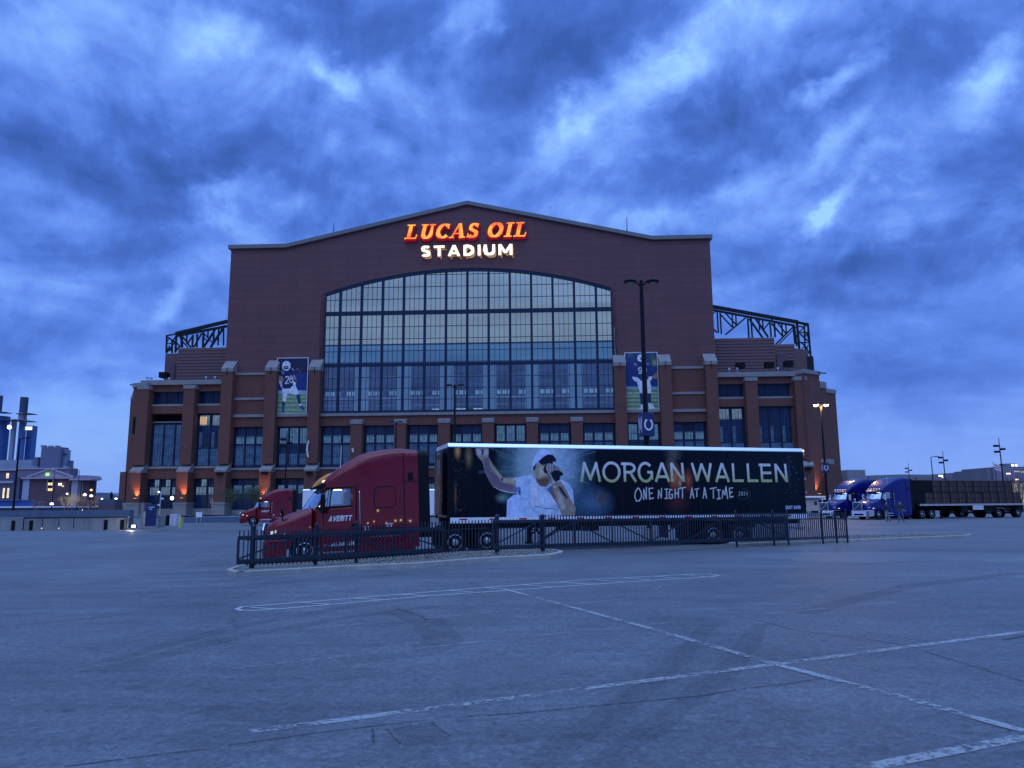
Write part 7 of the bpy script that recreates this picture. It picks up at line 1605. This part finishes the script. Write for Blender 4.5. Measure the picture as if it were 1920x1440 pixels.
# ---- trees
def tree(name, label, px, pyb, Yd, H, spread, seedv, leafm=None, twigm=None, leaves=0, lev=5, group=None, leafs=.12, zb=None):
    q = atY(px, pyb, Yd); rr = random.Random(seedv); t = thing(name, label, 'tree', (q.x, Yd, q.z if zb is None else zb), group=group)
    trunk = MB(); twig = MB(); tips = []
    def grow(p, d, L, r, l):
        e = p + d * L; (trunk if l >= lev - 1 else twig).cyl(p, e, r, r * .68, 6 if l >= lev - 1 else 4, caps=False)
        if l <= 2: tips.append((p, e))
        if l == 0: return
        for k in range(rr.choice((2, 3, 3)) if l < lev else 4):
            a = d.orthogonal().normalized(); a.rotate(Matrix.Rotation(rr.uniform(0, 6.28), 3, d)); nd = (d + a * rr.uniform(.35, .85) * spread + Vector((0, 0, .12))).normalized()
            grow(p.lerp(e, rr.uniform(.65, 1)), nd, L * rr.uniform(.62, .86), r * .6, l - 1)
    grow(Vector((0, 0, 0)), Vector((0, 0, 1)), H * (.24 if leaves else .28), H * .018, lev)
    trunk.build('trunk', mat('bark', (.09, .07, .055), .9), t); twig.build('crown' if not leaves else 'branch', twigm or MATS['bark'], t)
    if leaves:
        lf = MB()
        for k in range(leaves):
            p, e = rr.choice(tips); c = p.lerp(e, rr.random() * 1.2) + Vector((rr.gauss(0, .42), rr.gauss(0, .42), rr.gauss(0, .34))) * (H / 6); s = leafs * rr.uniform(.6, 1.4); a = Vector((rr.gauss(0, 1), rr.gauss(0, 1), rr.gauss(0, 1))).normalized(); b = a.orthogonal().normalized()
            lf.add([c + a * s, c + b * s * .6, c - a * s, c - b * s * .6], [(0, 1, 2, 3)], rr.randrange(2))
        o_ = lf.build('crown', [leafm, mat(leafm.name + '_b', tuple(x * .6 for x in leafm.diffuse_color[:3]), .8)], t); 
    return t
def lm(name, c): m = mat(name, c, .75, var=.35, vscale=1.5); m.diffuse_color = (*c, 1); return m
ML1 = lm('spring_leaf', (.07, .10, .035))
tree('young_tree', 'thin leafed green tree left of the farther red tractor', 433, 962, 150, 8.0, .9, 3, ML1, leaves=2000, lev=5, leafs=.085, group='spring trees before the stadium', zb=0)
tree('young_tree', 'thin leafed green tree right behind the farther red tractor roof', 478, 962, 150, 8.6, .95, 8, ML1, leaves=2300, lev=5, leafs=.085, group='spring trees before the stadium', zb=0)
M_tw1 = mat('lit_twig', (.42, .36, .22), .8); M_tw2 = mat('brown_twig', (.16, .12, .12), .8)  # the paler twig colour has the street lamp's light painted in
for i, (px, H, mm, lab) in enumerate(((122, 6.2, M_tw1, 'bare bush like tree lit pale yellow by the street lamp'), (135, 5.6, M_tw1, 'second pale lit bare tree, just right of the brightest one'), (150, 5.4, M_tw2, 'brown bare tree in front of the gabled house'), (166, 5.2, M_tw2, 'brown bare tree below the two pinkish lamps'), (177, 5.0, M_tw2, 'dim bare tree left of the statue pedestal'), (68, 4.6, M_tw2, 'dark bare tree in front of the brick hall'))):
    tree('bare_tree', lab, px, 958, 165, H, .85, 20 + i, twigm=mm, lev=6, group='bare trees at the left', zb=0)
for px, Yl, e, c in ((124, 160, 1500, (1, .85, .5)), (160, 160, 700, (1, .7, .6)), (172, 225, 500, (1, .4, .2))):
    q = atY(px, 938, Yl); d = bpy.data.lights.new('street_glow', 'POINT'); d.energy = e; d.color = c; d.shadow_soft_size = .3; o = bpy.data.objects.new('street_glow', d); col.objects.link(o); o.location = (q.x, Yl - 3, q.z)

# ------------------------------------------------------------------ far right buildings
M_rg = mat('far_grey_wall', (.22, .21, .24), .8, var=.12, vscale=.08); M_rb = mat('far_brown_wall', (.20, .165, .19), .8, var=.15, vscale=.08)
ar = thing('convention_hall', 'long low grey brown hall roofline behind the blue trucks', 'building', mw=I4); Yr = 340
def prof(name, par, pts, base, Yd, dep, m):
    P_ = [atY(x, y, Yd) for x, y in pts]; b0 = atY(pts[0][0], base, Yd).z; pl = [(P_[0].x, b0), (P_[-1].x, b0)] + [(p_.x, p_.z) for p_ in P_[::-1]]; return MB().prism_y(pl, Yd, Yd + dep).build(name, m, par)
prof('wall', ar, [(1588, 881), (1622, 881)], 950, Yr - 10, 30, M_rg); prof('roof', ar, [(1588, 893), (1640, 891), (1690, 889.5), (1760, 890), (1850, 891), (1900, 892)], 900, Yr - 1, 40, mat('hall_roof', (.17, .22, .26), .8)); prof('wall', ar, [(1588, 897), (1690, 896), (1850, 894), (1900, 893)], 950, Yr - 2, 1, M_rb)
prof('upper_block', ar, [(1794, 886), (1830, 884.5), (1831, 886), (1860, 884)], 895, Yr - 4, 20, M_rg)
for k in range(7): prof('pilaster', ar, [(1630 + k * 30, 893), (1632 + k * 30, 893)], 945, Yr - 3, 1, M_rg)
prof('roof_vent', ar, [(1832, 883.5), (1836, 883.5)], 886, Yr - 5, 3, M_pd)
rb_ = thing('terminal_building', 'stepped grey building with lit canopy and round roof room at the right edge', 'building', mw=I4); Yt = 260
prof('wall', rb_, [(1851, 880), (1877, 880)], 950, Yt + 3, 20, M_rg); prof('wall', rb_, [(1867, 875.5), (2000, 874)], 905, Yt, 20, mat('mauve_grey_wall', (.19, .18, .235), .8)); prof('wall', rb_, [(1888, 904), (2000, 904)], 950, Yt + 2, 20, interior_mat('lit_wall_wash', (.34, .32, .30), .3, .1, .15)); prof('canopy', rb_, [(1886, 900), (2000, 900)], 903.5, Yt - 2, 6, M_rg)  # wall under the canopy glows: its lamp wash is put into the material
for (x0, x1, y) in ((1902, 1912, 883), (1915, 1930, 884)): prof('window', rb_, [(x0, y), (x1, y)], y + 2.2, Yt - .2, .3, M_lamp_s if x0 < 1 else interior_mat('pale_window', (.45, .42, .42), .2))
q = atY(1896, 875, Yt + 6); q2 = atY(1896, 869, Yt + 6); MB().cyl((q.x, Yt + 8, q.z), (q.x, Yt + 8, q2.z), 2.4, n=20).build('roof_room', mat('green_grey', (.12, .18, .2), .6), rb_)
for x, y, s_ in ((1898.5, 872.5, .45), (1905, 872.5, .4)): q = atY(x, y, Yt + 3); MB().lathe(q, (0, -1, 0), [(0, s_), (.3, s_ * .9)], 10).build('lamp', M_lp, rb_)
for x, y, s_ in ((1891, 888, .5), (1907, 899, .5), (1764, 892, .55), (1767, 895, .2)):
    q = atY(x, y, Yt - 3); lt_ = thing('wall_lamp', {1891: 'warm wall lamp under the round roof room', 1907: 'bright lamp under the canopy at the right edge', 1764: 'white flood lamp on the hall roof between the masts', 1767: 'tiny lamp below the white flood lamp on the hall roof'}[x], 'lamp', q); MB().box(-s_ * 1.2, s_ * 1.2, -.1, .2, -s_ * .4, s_ * .4).build('lens', M_lp, lt_)
fl_ = thing('flag', 'red and white flag drooping from its pole at the right', 'flag', mw=I4); q = atY(1863, 880, 200); q2 = atY(1863, 864.5, 200); MB().cyl((q.x, 200, 0), (q.x, 200, q2.z), .09, .06, 8).build('pole', M_alu, fl_)
for k, mm in enumerate((M_white, M_redlens, M_white, M_redlens, M_white)):
    mb = MB(); V = []
    for i in range(9):
        u_ = i / 8; x_ = q2.x + .1 + 1.75 * u_; zt_ = q2.z - .25 - 1.2 * u_ ** .8 - k * .36 * (1 - .35 * u_); V += [(x_, 200 + .12 * math.sin(i * 1.3), zt_), (x_, 200 + .12 * math.sin(i * 1.3), zt_ - .36 * (1 - .35 * u_))]
    mb.add(V, [(2 * i, 2 * i + 1, 2 * i + 3, 2 * i + 2) for i in range(8)]); mb.build('stripe', mm, fl_)
for i, (px, H) in enumerate(((1893, 7.5), (1908, 8.0), (1918, 7.0))): tree('bare_tree', ('bare tree behind the rear end of the flatbed', 'bare tree against the lit wall at the right', 'bare tree at the right picture edge')[i], px, 960, 128, H * .9, .8, 40 + i, twigm=M_tw2, lev=6, group='bare trees at the right', zb=0)
# unseen lamps added behind the viewer, placed for their glints in the truck paint
for k, (x, y, z, r) in enumerate(((21, -75, 3.6, .35), (26, -80, 4.2, .4), (30, -72, 3.4, .3), (36, -76, 4.4, .45), (38.5, -76, 4.6, .45), (43, -78, 4.0, .4), (47, -74, 5.4, .5), (29, -84, 8.5, .5), (70, -70, 6, .5), (92, -75, 7, .5))):
    t = thing('street_lamp', '%s lit street lamp added unseen behind the viewer' % ('First', 'Second', 'Third', 'Fourth', 'Fifth', 'Sixth', 'Seventh', 'Tallest', 'Ninth', 'Rightmost')[k], 'street lamp', (x, y, 0), group='unseen lamps added behind the viewer'); MB().cyl((0, 0, -1), (0, 0, z), .09, .06, 8).build('pole', M_pole, t); MB().lathe((0, 0, z - r * .5), (0, 0, 1), [(0, r * .4), (r * .4, r), (r, r * .9), (r * 1.5, r * .2)], 12).build('globe', M_lamp_w, t, smooth=True)
cr_ = tag(MB().box(atY(1560, 905, 130).x, atY(1560, 905, 130).x + .001, 130, 130.001, 0, .001).build('marker_stub', M_dark), None) if False else None
